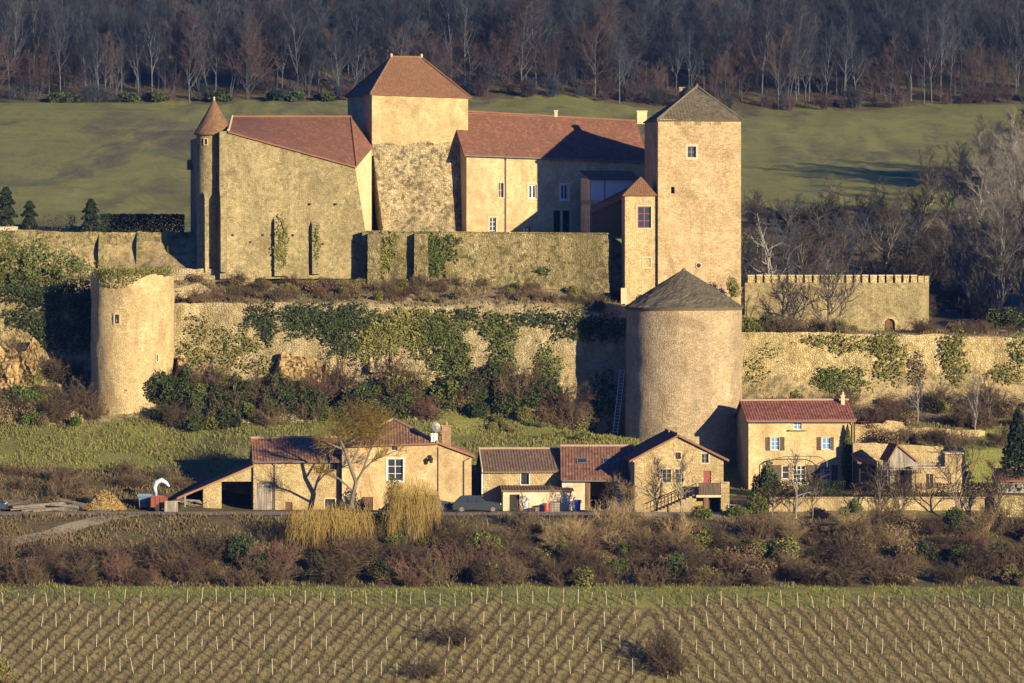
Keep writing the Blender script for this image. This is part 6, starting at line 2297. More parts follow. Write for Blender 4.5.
for k in range(24):
    x_, y_ = RV.uniform(68.5, 88), RV.uniform(608, 636)
    CK[k % 2].put((x_, y_, terr(x_, y_) - .2), RV.uniform(0, 6.28), RV.uniform(1.5, 1.9), ('added brown bushy bare tree out of view on the right, shading the dip', 'added dark bare tree out of view on the right, shading the dip')[k % 2], ('brown copse trees', 'dark copse trees')[k % 2])
p = tP(829, 445.5); p.z -= .1
tree('spreading_tree', 'low spreading bare tree in front of the crenellated wall', 'tree', p, 'bark', 'twig_grey', tree_mesh(231, H=5.8, r0=.2, limbs=17, br=7, tw=6, tl=3, spread=1.0, base=.08, llen=.70, crook=.22, lift=.13))

# --- castle garden: topiaries and hedge
def topiary(px, Y, tiers, label):
    c = tP(px, Y)
    t = thing('topiary', label, 'topiary', c)
    rng = np.random.default_rng(int(px) + 3)
    allc = []
    for (py0, py1, hw) in tiers:
        z0, z1, w = PZ(py1, Y), PZ(py0, Y), hw * Y / FP
        n = int(900 * w)
        a = rng.uniform(0, 6.283, n); h = rng.random(n)
        rr = w * (1 - .72 * h) * (.78 + .25 * rng.random(n))
        allc.append(np.stack([c.x + np.cos(a) * rr, c.y + np.sin(a) * rr, z0 + (z1 - z0) * h], 1))
        q = rng.random(n // 3) ** .5 * w * .95; a = rng.uniform(0, 6.283, n // 3)
        allc.append(np.stack([c.x + np.cos(a) * q, c.y + np.sin(a) * q, z0 + .15 * rng.random(n // 3)], 1))
    mb = MB(); mb.quads(leaf_quads(np.concatenate(allc), .2, rng, .2)); obj('foliage', mb, M['needle'], t)
    mb = MB(); mb.tube([c - V((0, 0, .2)), V((c.x, c.y, PZ(tiers[-1][0] + 2, Y)))], [.12, .04], 7); obj('stem', mb, M['bark_dark'], t)


topiary(6, 458, [(216, 233, 14), (203, 217, 12), (193, 204, 10), (187, 194, 6)], 'tallest clipped topiary, cut off by the left edge of the garden')
topiary(29.5, 458, [(216, 233, 12.5), (208, 216, 9), (201, 208, 6)], 'small tiered clipped topiary left of the hedge')
topiary(91, 458, [(219, 233, 16), (211, 219, 10), (204, 212, 9), (199, 205, 5.5)], 'dark tiered topiary standing against the end of the hedge')


def hedge(name, label, fr, u0, u1, z0, z1, dep, mat, n, size, seed, ragged=.12, stems=None):
    rng = np.random.default_rng(seed)
    u = rng.uniform(u0, u1, n); v = rng.uniform(0, dep, n)
    h = rng.random(n) ** .7
    top = z1 + ragged * np.array([nz(float(a) * 1.3, seed, 2) + .5 * nz(float(a) * 4, seed, 5) for a in u])
    z = z0 + (top - z0) * h
    c = np.array(fr.o)[None] + np.array(fr.u)[None] * u[:, None] + np.array(fr.n)[None] * v[:, None]
    c[:, 2] = z
    mb = MB(); mb.quads(leaf_quads(c, size, rng, .2))
    ms = [M[mat]]
    if stems:
        rr = random.Random(seed)
        for k in range(int((u1 - u0) * 5)):
            x = rr.uniform(u0, u1); q = fr.pt(x, z0 - .1, rr.uniform(.1, dep - .1))
            pts_ = poly(rr, q, V((rr.uniform(-.3, .3), 0, 1)).normalized(), (z1 - z0) * rr.uniform(.7, 1.1), 3, .25, .1)
            mb.tube(pts_, [.03, .025, .018, .008], 3, mi=1)
        ms.append(M[stems])
    return tag(obj(name, mb, ms, loc=tuple(fr.pt((u0 + u1) / 2, z0, dep / 2))), label, 'hedge')


f = Fr.px(40, 459.5, 190, 459.5)
hedge('clipped_hedge', 'clipped dark garden hedge with flat top behind the left rampart', f, f.U(100), f.U(184), PZ(234, 459.5), PZ(214, 459.5), .8, 'needle', 6500, .17, 5, .05, 'bark_dark')
hedge('trained_hedge', 'thin brown leafless hedge between the two small topiaries', f, f.U(42), f.U(76), PZ(234, 459.5), PZ(215, 459.5), .5, 'twig_brown', 500, .14, 6, .05, 'twig_brown')

# --- ivy
ivy_px('ivy', 'dark ivy curtain hanging from the top of the lower rampart, the largest patch', LW, [(318, 321, 34, 19), (345, 334, 22, 26), (300, 316, 18, 14), (352, 318, 30, 15)], 42, 'leaf_dark', thick=.6, seed=1)
ivy_px('ivy', 'small dark ivy patch near the left end of the lower rampart', LW, [(262, 316, 17, 13), (268, 328, 11, 14)], 42, 'leaf_dark', thick=.5, seed=2)
ivy_px('ivy', 'yellowish ivy mass beside the dark curtain on the lower rampart', LW, [(388, 334, 24, 25), (372, 345, 16, 24), (410, 328, 22, 20)], 40, 'leaf_olive', thick=.6, seed=3)
ivy_px('ivy', 'tall green ivy mass in the middle of the lower rampart', LW, [(446, 345, 25, 33), (432, 328, 20, 18), (458, 360, 14, 22)], 40, 'leaf_ivy', thick=.7, seed=4)
ivy_px('ivy', 'slender tongue of ivy hanging between two bare patches of the lower rampart', LW, [(504, 352, 13, 30), (498, 326, 21, 13), (510, 375, 8, 12)], 42, 'leaf_ivy', thick=.6, seed=5)
ivy_px('ivy', 'small green ivy tuft low on the pale part of the lower rampart', LW, [(550, 370, 13, 20), (543, 362, 7, 16)], 38, 'leaf_ivy', thick=.5, seed=6)
ivy_px('ivy', 'dark ivy fringe along the top of the lower rampart towards the big round tower', LW, [(535, 318, 26, 9), (575, 325, 24, 16), (605, 328, 22, 14), (470, 314, 20, 7)], 40, 'leaf_dark', thick=.5, seed=7)
ivy_px('ivy', 'dark ivy over the shaded foot of the rampart behind the ladder', LW, [(605, 395, 14, 26), (592, 415, 10, 20)], 30, 'leaf_dark', thick=.4, seed=8)
ivy_px('ivy', 'thin sprawling greenery on the lower rampart right of the roofless tower', LW, [(200, 326, 14, 12), (232, 342, 22, 16), (190, 352, 18, 14), (215, 362, 30, 12), (270, 365, 26, 12), (250, 345, 14, 8)], 22, 'leaf_olive', thick=.5, seed=9)
ivy_px('ivy', 'yellow green ivy on the first buttress bay of the upper rampart', UW, [(386, 252, 11, 19), (381, 262, 6, 16)], 40, 'leaf_yellow', thick=.35, seed=10)
ivy_px('ivy', 'bushy green ivy right of the second buttress of the upper rampart', UW, [(441, 249, 18, 16), (437, 264, 10, 15), (428, 242, 10, 9)], 42, 'leaf_ivy', thick=.45, seed=11)
ivy_px('ivy', 'little green shrub growing out of the upper rampart face', UW, [(544, 271, 9, 4)], 40, 'leaf_ivy', thick=.4, seed=12)
ivy_px('ivy', 'yellow creeper covering the wider buttress of the great hall', HF, [(281, 241, 6, 23), (279, 255, 6, 16)], 42, 'leaf_yellow', thick=.2, seed=13, v=-.75)
ivy_px('ivy', 'yellow creeper covering the narrower buttress of the great hall', HF, [(315, 246, 3.4, 18)], 42, 'leaf_yellow', thick=.2, seed=14, v=-.75)
for k, (bl, mt, lab) in enumerate((([(890, 358, 17, 27), (880, 345, 14, 12)], 'leaf_olive', 'olive ivy patch on the right rampart above the cypress'),
                                   ([(955, 362, 13, 28), (948, 350, 10, 14)], 'leaf_olive', 'olive ivy patch in the middle of the right rampart, above the garden shed'),
                                   ([(842, 384, 28, 17), (825, 380, 14, 12)], 'leaf_ivy', 'green bushy ivy low on the right rampart just above the red tile roof'),
                                   ([(845, 344, 24, 9), (815, 340, 14, 6)], 'leaf_olive', 'ivy fringe on the crest of the right rampart below the spreading tree'),
                                   ([(1006, 375, 18, 11)], 'leaf_olive', 'olive ivy patch low at the right end of the rampart'),
                                   ([(1020, 350, 12, 17)], 'leaf_ivy', 'green ivy patch hanging at the right edge of the rampart'),
                                   ([(756, 372, 12, 14), (770, 352, 12, 8)], 'leaf_olive', 'sparse greenery on the right rampart next to the big round tower'),
                                   ([(917, 372, 9, 20)], 'leaf_dry', 'dry brown creeper between the two olive ivy patches of the right rampart'))):
    ivy_px('ivy', lab, RW, bl, 34 if 'sparse' not in lab else 12, mt, thick=.5, seed=20 + k)
fb = Fr.px(-60, 443.6, 110, 443.0)
ivy_px('ivy_bank', 'great ivy mass tumbling over the bank at the far left', fb, [(0, 262, 45, 28), (35, 268, 40, 24), (70, 276, 34, 18), (-30, 262, 30, 30)], 48, 'leaf_ivy', thick=2.4, seed=31, size=.22, cat='ivy')
fb2 = Fr.px(-60, 442.3, 97, 440.3)
ivy_px('ivy', 'dark ivy hanging over the shaded bank wall at the far left', fb2, [(60, 298, 36, 16), (15, 294, 34, 9), (84, 320, 14, 34), (52, 335, 22, 26), (24, 318, 20, 12)], 40, 'leaf_dark', thick=.8, seed=32)
# growth on the tower rims
rng = np.random.default_rng(8)
n = 2600
a = rng.uniform(0, 6.283, n); q = np.sqrt(rng.random(n)) * lr * 1.0
zz = PZ(275, 436.2) + .1 + .55 * rng.random(n) * (1 - .3 * np.array([nz(math.cos(x) * 2, math.sin(x) * 2, 3) for x in a]))
c = np.stack([lc.x + np.sin(a) * q, lc.y - np.cos(a) * q, zz], 1)
m2 = 900
a2 = rng.uniform(-.9, .75, m2); dz = rng.random(m2) ** 2 * 1.5 * (.5 + .5 * np.cos(a2 * 3 + 1))
c2 = np.stack([lc.x + np.sin(a2) * (lr + .12), lc.y - np.cos(a2) * (lr + .12), PZ(275, 436.2) + .25 - dz], 1)
mb = MB(); mb.quads(leaf_quads(np.concatenate([c, c2]), .19, rng, .3))
tag(obj('rim_greenery', mb, M['leaf_olive'], loc=(lc.x, lc.y, PZ(275, 436.2))), 'green and yellow growth on the rim of the roofless round tower', 'plants')

KEV = kind_leafy(320, 'leaf_dark', 'evergreen_bush', 'bush', 'twig_brown', n=2600, Wd=1.35, H=1.9, size=.17)
KOL = kind_leafy(321, 'leaf_olive', 'olive_bush', 'bush', 'twig_brown', n=1700, Wd=1.2, H=1.5, size=.16)
KIV = kind_leafy(322, 'leaf_ivy', 'green_bush', 'bush', 'twig_brown', n=2200, Wd=1.2, H=1.6, size=.17)
KYE = kind_leafy(323, 'leaf_yellow', 'yellow_bush', 'bush', 'twig_tan', n=1500, Wd=1.0, H=1.6, size=.15)
KDR = kind_leafy(324, 'leaf_dry', 'dry_bush', 'bush', 'twig_brown', n=1300, Wd=1.2, H=1.4, size=.15)
KBR = kind_shrub(325, 'twig_brown', 'bramble_bush', 'bush', H=2.1, Wd=2.4, stems=30, br=6, tw=4, tl=2, r=.02, out=.8)
KBR2 = kind_shrub(326, 'twig_brown', 'arching_bramble', 'bush', H=1.7, Wd=2.6, stems=24, br=6, tw=5, tl=2, r=.016, out=1.1)
KRE = kind_shrub(327, 'twig_red', 'reddish_bush', 'bush', H=1.8, Wd=2.4, stems=26, br=6, tw=4, tl=2, r=.018, out=.8)
KTA = kind_shrub(328, 'twig_tan', 'tall_dry_shrub', 'shrub', H=3.4, Wd=1.6, stems=34, br=6, tw=3, tl=1, r=.018, out=.35)
KGR = kind_leafy(329, 'leaf_green', 'bright_green_bush', 'bush', None, n=1700, Wd=1.1, H=1.2, size=.15)


def scatter(n, pxr, Yr, mix, srange, where, seed, skip=None, minz=None):
    rg_ = random.Random(seed)
    W_ = {'ev': (KEV, 'dark evergreen bush'), 'ol': (KOL, 'olive green bush'), 'iv': (KIV, 'mid green bush'), 'ye': (KYE, 'yellow green bush'), 'dr': (KDR, 'dry brown leafy bush'), 'br': (KBR, 'brown leafless bramble'), 'b2': (KBR2, 'low arching brown bramble'), 're': (KRE, 'reddish leafless bush'), 'ta': (KTA, 'tall tan dry shrub'), 'gr': (KGR, 'bright green bush')}
    keys = [k for k, w in mix for _ in range(w)]
    for i in range(n):
        px, Y = rg_.uniform(*pxr), rg_.uniform(*Yr)
        if skip and skip(px, Y): continue
        k = rg_.choice(keys)
        p = tP(px, Y)
        p.z -= .12
        s = rg_.uniform(*srange)
        W_[k][0].put(p, rg_.uniform(0, 6.28), (s * rg_.uniform(.85, 1.2), s * rg_.uniform(.85, 1.2), s * rg_.uniform(.8, 1.15)), W_[k][1] + ' ' + where, W_[k][1] + 's ' + where)


# bank between the meadow and the lower rampart
scatter(105, (178, 582), (428.8, 435.2), [('ev', 5), ('iv', 4), ('ol', 4), ('br', 5), ('re', 2), ('dr', 2)], (.8, 1.6), 'on the bank below the lower rampart', 1)
scatter(16, (160, 300), (429.5, 433.5), [('ev', 6), ('br', 3), ('dr', 2)], (.9, 1.4), 'on the bank right of the roofless tower', 2)
# terrace between the two ramparts
scatter(150, (185, 615), (438.2, 446.0), [('dr', 4), ('br', 3), ('b2', 4), ('ol', 4), ('re', 2), ('iv', 2)], (.3, .72), 'on the terrace between the two ramparts', 3)
scatter(14, (230, 350), (443, 446), [('ol', 3), ('dr', 3), ('br', 2)], (.5, .95), 'at the foot of the great hall', 4)
# far left bank
scatter(60, (-30, 95), (430.5, 440.0), [('dr', 4), ('b2', 3), ('br', 3), ('ol', 2), ('gr', 1), ('ev', 1)], (.6, 1.25), 'on the rocky bank left of the roofless tower', 5)
scatter(5, (-20, 34), (434, 436), [('gr', 1)], (1.2, 1.6), 'on the rocky bank at the far left edge', 6)
# terrace above the right rampart
scatter(34, (748, 1040), (441.8, 448.5), [('br', 4), ('b2', 4), ('dr', 3), ('re', 2), ('ol', 2)], (.5, 1.0), 'on the terrace above the right rampart', 7, lambda px, Y: 868 < px < 908)
scatter(5, (738, 768), (440.8, 443), [('ye', 2), ('re', 1)], (.9, 1.3), 'between the keep and the crenellated wall', 8)
scatter(6, (750, 790), (441.6, 444.5), [('ev', 2), ('br', 2)], (.7, 1.1), 'at the foot of the crenellated wall', 9)
p = P(735, 296, 441.0); KYE.put((p.x, p.y, PZ(298, 441)), 1.0, (1.1, .8, 1.25), 'tall yellow bush at the right foot of the keep', None)
p = P(641, 303, 438.6); KEV.put((p.x, p.y, PZ(312, 438.6)), .3, (.7, .6, .8), 'dark bush beside the slate cone of the big round tower', None)
# slope below the right rampart
scatter(40, (858, 1040), (421, 439), [('br', 5), ('b2', 3), ('dr', 3), ('ol', 2), ('re', 1)], (.6, 1.25), 'on the slope below the right rampart', 10)
scatter(8, (752, 850), (433, 438), [('ol', 2), ('dr', 2), ('br', 1)], (.6, 1.0), 'behind the shuttered house', 11)
# upper edge of the meadow and dark scrub beside the lane
scatter(22, (-30, 180), (408.5, 416.5), [('b2', 5), ('br', 4), ('dr', 3), ('re', 1)], (.45, .95), 'on the slope above the lane', 12)
scatter(14, (480, 600), (424, 429), [('dr', 2), ('ol', 2), ('gr', 1)], (.3, .6), 'on the meadow edge above the cottage', 13)


# long scrub bank under the lane
def onpath(px, Y):
    x = PX(px, Y)
    return px < 172 and Y > 387 and abs((x + 29.5) * .45 - (Y - 399.5)) < 1.7


scatter(400, (-25, 1050), (381.2, 395.2), [('br', 8), ('b2', 7), ('re', 4), ('dr', 4), ('ev', 1), ('ol', 1)], (.4, 1.3), 'on the bank below the lane', 14, lambda px, Y: onpath(px, Y) or (px < 172 and Y > 388.6) or (px < 300 and Y > 393))
scatter(26, (240, 1040), (385, 395), [('ev', 3), ('iv', 2), ('ol', 2)], (.7, 1.15), 'among the brambles below the lane', 15)
scatter(24, (535, 700), (390, 394.5), [('ta', 5), ('br', 1)], (.5, .85), 'on the bank in front of the link house and gable house', 16)
scatter(14, (760, 1040), (391, 396), [('ta', 3), ('br', 2)], (.5, .8), 'on the bank below the garden wall', 17)
for (px, Y, K, s, lab) in ((480, 389, KIV, 1.5, 'round green bush in the brambles below the parked grey car'), (850, 400.5, KEV, (1.0, .9, .95), 'ivy covered stump at the foot of the garden wall'), (846, 400.2, KGR, (.9, .8, 1.0), 'bright green bush against the garden wall'),
                           (756, 402.4, KIV, (1.1, .8, 1.3), 'clipped green bush right of the white lattice gate'), (764, 416, KEV, (1.2, 1, 1.5), 'dark bush at the left corner of the shuttered house'),
                           (397, 402.2, KYE, (1.15, 1.0, 2.0), 'yellow green conifer like bush in front of the farmhouse window'), (735, 401.4, KIV, (1.2, .8, .7), 'green bramble clump below the white lattice gate'), (700, 398.6, KIV, (1.2, .8, .8), 'green clump below the gable house stair')):
    p = tP(px, Y); p.z -= .1
    K.put(p, 1.3, s, lab, None)


# --- rock showing through the bank under the ramparts
def outcrop(px0, px1, py0, py1, Y0, Y1, label, mat, seed):
    fr = Fr.px(px0, Y0, px1, Y1)
    zt, zb = fr.Z(px0, py0), fr.Z(px0, py1)
    rows = []
    nu, nv = 44, 26
    for j in range(nv + 1):
        r = []
        for i in range(nu + 1):
            u = fr.L * i / nu
            k = min(1.0, 3.2 * max(0.0, math.sin(math.pi * i / nu)) * (.7 + .6 * nz(i * .3, seed, 2)))
            k = max(0.0, k)
            z = zb + (zt - zb) * (j / nv) * (.25 + .62 * k * (.8 + .5 * nz(u * .6, seed, 9))) + .5 * nz(u * 1.7, j * .2, seed) * (j / nv)
            q = 1.1 * nz(u * .7, z * .7, seed) + .9 * abs(nz(u * 1.5, z * 1.2, seed + 2)) + .7 * nz(u * 3.1, z * 3.1, seed + 4)
            r.append(fr.pt(u, z, -.5 * k * math.sin(math.pi * min(1, .25 + .75 * j / nv)) + .6 * (j / nv) - q * .5 * k + .5 * (1 - k)))
        rows.append(r)
    mb = MB(); mb.grid(rows)
    mb.grid([rows[-1], [p + fr.n * 1.6 - V((0, 0, .3)) for p in rows[-1]]])
    return tag(obj('rock_outcrop', mb, M[mat], loc=tuple(fr.pt(fr.L / 2, zb))), label, 'rock')


outcrop(172, 212, 352, 402, 434.6, 435.0, 'orange rock outcrop right beside the roofless round tower', 'earth', 3)
outcrop(272, 330, 345, 392, 434.8, 434.9, 'orange rock face below the gap between two dark ivy patches', 'earth', 4)
outcrop(366, 398, 345, 372, 435.2, 435.2, 'small pale rock face under the yellowish ivy', 'lower', 5)
outcrop(-10, 42, 332, 392, 438.6, 438.4, 'tall rough rock face at the far left edge', 'earth', 6)
outcrop(30, 92, 404, 432, 431.5, 431.8, 'broken pale rock band at the foot of the roofless tower', 'rwall', 7)
outcrop(196, 330, 408, 430, 429.6, 429.6, 'low broken rock band along the top of the meadow', 'rwall', 8)

scatter(16, (172, 345), (432.4, 434.2), [('ol', 3), ('br', 3), ('dr', 3), ('b2', 2)], (.4, .8), 'against the orange rock under the lower rampart', 21)
scatter(9, (-12, 50), (436.2, 437.8), [('ol', 3), ('br', 3), ('dr', 3)], (.4, .8), 'against the rock at the far left edge', 22)

# --- willows by the farmhouse
def strands(mb, c, rad, n, L, seed, mi=1, top=.8):
    rng = random.Random(seed)
    for k in range(n):
        a = rng.uniform(0, 6.283); q = math.sqrt(rng.random())
        p = V(c) + V((math.cos(a) * q * rad[0], math.sin(a) * q * rad[1], (1 - q * q) * top * rng.uniform(.3, 1) + rng.gauss(0, .45)))
        l = L * rng.uniform(.2, 1.15) * (1.1 - .4 * q) * (.75 + .5 * nz(p.x * 1.3, p.y * 1.3, seed))
        o = V((math.cos(a), math.sin(a), 0)) * .25 * q
        pts_ = [p]
        for j in range(1, 5):
            pts_.append(p + o * j * .35 + V((rng.gauss(0, .11), rng.gauss(0, .11), -l * j / 4 + .15 * j * (4 - j) * .3)))
        mb.tube(pts_, [.014, .013, .011, .009, .005], 3, mi=mi)


def willow(px, Y, H, rad, n, L, seed, label, top=.8):
    base = tP(px, Y)
    t = thing('weeping_willow', label, 'tree', base)
    rng = random.Random(seed)
    tr, cr = MB(), MB()
    for k in range(7):
        d = (V((rng.gauss(0, .35), rng.gauss(0, .3), 1))).normalized()
        pts_ = poly(rng, base - V((0, 0, .3)), d, H * rng.uniform(.8, 1.0), 5, .15, .05)
        tr.tube(pts_, [.11, .09, .07, .05, .035, .015], 5)
    strands(cr, base + V((0, 0, H)), rad, n, L, seed, 0, top)
    obj('trunk', tr, M['bark'], t); obj('crown', cr, M['twig_gold'], t)


willow(330, 390.2, 2.9, (3.4, 2.0), 760, 4.4, 5, 'golden weeping willow hanging over the bank below the barn', .7)
willow(412, 391.4, 4.0, (2.2, 1.7), 720, 5.8, 6, 'golden weeping willow hanging down in front of the pale blue car', 1.2)
base = tP(351, 402.6)
t = thing('bare_willow', 'crooked bare tree with a golden twiggy crown in front of the barn end', 'tree', base)
tr, cr = MB(), MB()
Yb = 402.6
main = [P(351, 519, Yb), P(352, 500, Yb), P(356, 482, Yb), P(350, 466, Yb - .3), P(345, 450, Yb - .2), P(338, 436, Yb), P(333, 424, Yb + .2)]
tr.tube(main, [.26, .21, .19, .15, .12, .08, .03], 8)
arms = [[P(356, 482, Yb), P(363, 470, Yb - .4), P(374, 460, Yb - .6), P(386, 455, Yb - .5), P(398, 450, Yb - .3)], [P(350, 466, Yb - .3), P(358, 450, Yb), P(364, 436, Yb + .3), P(370, 420, Yb + .4)],
        [P(345, 450, Yb), P(335, 446, Yb - .4), P(322, 440, Yb - .5)], [P(363, 470, Yb - .4), P(370, 450, Yb - .2), P(380, 436, Yb), P(384, 424, Yb)], [P(352, 490, Yb), P(338, 478, Yb - .8), P(328, 474, Yb - 1), P(318, 468, Yb - 1)]]
rng = random.Random(9)
for am in arms:
    tr.tube(am, [.10 - .018 * k for k in range(len(am))], 6)
for am in arms + [main[2:]]:
    for k in range(16):
        p, d = along(am, rng.uniform(.25, 1))
        bp = poly(rng, p, rdir(rng, d, .7), rng.uniform(.7, 1.5), 3, .25, .15)
        cr.tube(bp, [.022, .018, .012, .006], 3)
        for m in range(16):
            q, dd = along(bp, rng.uniform(.15, 1))
            e = poly(rng, q, rdir(rng, dd, .8), rng.uniform(.35, .9), 2, .3, .1)
            cr.tube(e, [.013, .010, .005], 3)
for k in range(2600):
    a, b_ = rng.gauss(0, 1), rng.gauss(0, 1)
    p = P(364 + 12 * a, 426 + 9 * b_, Yb + .5 + rng.gauss(0, .7))
    d = (V((rng.gauss(0, .6), rng.gauss(0, .6), rng.uniform(-.2, 1)))).normalized()
    cr.tube(poly(rng, p, d, rng.uniform(.4, .9), 2, .3, .05), [.015, .012, .006], 3)
obj('trunk', tr, M['bark'], t); obj('crown', cr, M['twig_gold'], t)

# --- garden and lane trees
for (px, Y, H, seed, bark, twig, lab, kw) in (
        (681, 402.2, 5.2, 41, 'bark_pale', 'twig_tan', 'small pale bare tree spread in front of the gable house', dict(limbs=13, br=5, tw=4, tl=2, spread=.75, base=.2, llen=.42, r0=.08)),
        (796, 401.6, 5.6, 42, 'bark_pale', 'twig_grey', 'bare garden tree with angular limbs in front of the shuttered house', dict(limbs=11, br=5, tw=4, tl=2, spread=.9, base=.3, llen=.5, r0=.11, crook=.3)),
        (812, 402.0, 4.0, 43, 'bark', 'twig_brown', 'smaller dark bare tree right of the angular garden tree', dict(limbs=12, br=5, tw=5, tl=2, spread=.9, base=.25, llen=.55, r0=.08)),
        (880, 401.8, 5.0, 44, 'bark', 'twig_brown', 'thin bare tree in front of the garden wall near the cypress', dict(limbs=12, br=5, tw=4, tl=2, spread=.7, base=.2, llen=.45, r0=.07)),
        (903, 401.4, 4.6, 45, 'bark', 'twig_brown', 'bare multi stemmed tree in front of the garden shed', dict(limbs=9, br=5, tw=4, tl=2, spread=.6, base=.2, llen=.42, r0=.06, forks=3)),
        (957, 401.6, 7.0, 46, 'bark', 'twig_brown', 'wide bare tree with upswept limbs near the right end of the garden wall', dict(limbs=12, br=6, tw=5, tl=2, spread=.85, base=.15, llen=.55, r0=.11)),
        (1003, 400.8, 5.6, 47, 'bark', 'twig_brown', 'bare tree at the corner of the garden wall by the right edge', dict(limbs=10, br=5, tw=4, tl=2, spread=.7, base=.2, llen=.4, r0=.08, forks=2)),
        (976, 424.5, 6.2, 48, 'bark_pale', 'twig_grey', 'slim pale bare tree on the slope below the right rampart', dict(limbs=12, br=4, tw=4, tl=2, spread=.5, base=.3, llen=.3, r0=.07)),
        (917, 427.5, 4.8, 49, 'bark_pale', 'twig_grey', 'short pale bare tree on the slope above the garden shed', dict(limbs=11, br=4, tw=4, tl=2, spread=.55, base=.3, llen=.32, r0=.06)),
        (990, 428.5, 4.6, 50, 'bark', 'twig_brown', 'small brown bare tree on the slope beside the dark conifer', dict(limbs=12, br=5, tw=4, tl=2, spread=.7, base=.2, llen=.4, r0=.07)),
        (552, 402.8, 2.6, 51, 'bark_pale', 'twig_tan', 'tiny pale bare tree before the rendered outbuilding', dict(limbs=9, br=4, tw=4, tl=2, spread=.7, base=.25, llen=.4, r0=.04)),
        (606, 401.0, 3.9, 52, 'bark', 'twig_brown', 'bare multi stemmed shrub tree before the open cart bay', dict(limbs=9, br=4, tw=4, tl=2, spread=.5, base=.1, llen=.4, r0=.05, forks=4)),
        (630, 400.4, 3.6, 53, 'bark', 'twig_tan', 'tan bare shrub tree between link house and gable house', dict(limbs=9, br=5, tw=4, tl=2, spread=.5, base=.1, llen=.4, r0=.05, forks=4)),
        (772, 403.0, 3.2, 54, 'bark', 'twig_brown', 'low bare tree at the left end of the garden wall', dict(limbs=11, br=5, tw=4, tl=2, spread=.8, base=.2, llen=.5, r0=.06))):
    p = tP(px, Y); p.z -= .1
    tree('bare_tree', lab, 'tree', p, bark, twig, tree_mesh(seed, H=H, **kw))


def column_tree(name, label, px, Y, pyb, pyt, hw, mat, seed, n, size, taper):
    x = PX(px, Y); z0, z1, w = PZ(pyb, Y), PZ(pyt, Y), hw * Y / FP
    t = thing(name, label, 'tree', (x, Y, z0))
    rng = np.random.default_rng(seed)
    h = rng.random(n) ** .9; a = rng.uniform(0, 6.283, n)
    lum = np.array([1 + .22 * nz(math.cos(b_) * 2, math.sin(b_) * 2, float(c_) * 6) for b_, c_ in zip(a, h)])
    rr = w * taper(h) * (.55 + .48 * rng.random(n)) * lum
    c = np.stack([x + np.cos(a) * rr, Y + np.sin(a) * rr, z0 + (z1 - z0) * h], 1)
    mb = MB(); mb.quads(leaf_quads(c, size, rng, .5)); obj('crown', mb, M[mat], t)
    mb = MB(); mb.tube([V((x, Y, z0 - .6)), V((x, Y, z0 + (z1 - z0) * .9))], [.12, .03], 7); obj('trunk', mb, M['bark_dark'], t)


column_tree('cypress', 'slender green cypress at the right corner of the shuttered house', 847.5, 420.98, 489, 424.5, 5.6, 'leaf_ivy', 3, 4200, .15, lambda h: np.minimum(1, .55 + 1.6 * h) * (1 - h ** 3.5))
column_tree('dark_conifer', 'dark spreading conifer at the right edge beside the low shed', 1018, 413.5, 490, 409, 25, 'needle', 4, 6500, .24, lambda h: (1 - h) ** .8 * (0.72 + .28 * np.abs(np.sin(h * 22))) + .03)
f = Fr.px(760, 404.9, 1010, 405.0)
hedge('garden_hedge', 'dark brown hedge on top of the garden wall below the garden shed', f, f.U(851), f.U(1000), -22.2, f.Z(900, 483), .8, 'leaf_dry', 3800, .16, 11, .14, 'twig_brown')
hedge('garden_hedge', 'dark clipped hedge in front of the shuttered house', f, f.U(764), f.U(846), -22.2, f.Z(800, 481), .9, 'leaf_dark', 3400, .15, 12, .12, 'twig_brown')

# ------------------------------------------------------------------ vineyard
def vine_proto(seed, n=1):
    rng = random.Random(seed)
    return rng


posts_made = 0
rngp = random.Random(21)
pm = MB(); pm.tube([V((0, 0, -.3)), V((0.015, 0, .55)), V((0, 0.01, 1.12))], [.025, .023, .02], 6, True)
post_me = None
POSTM = [plain_mat('weathered_post', (.42, .35, .24), .8, .35), plain_mat('pale_post', (.60, .54, .44), .8, .2)]


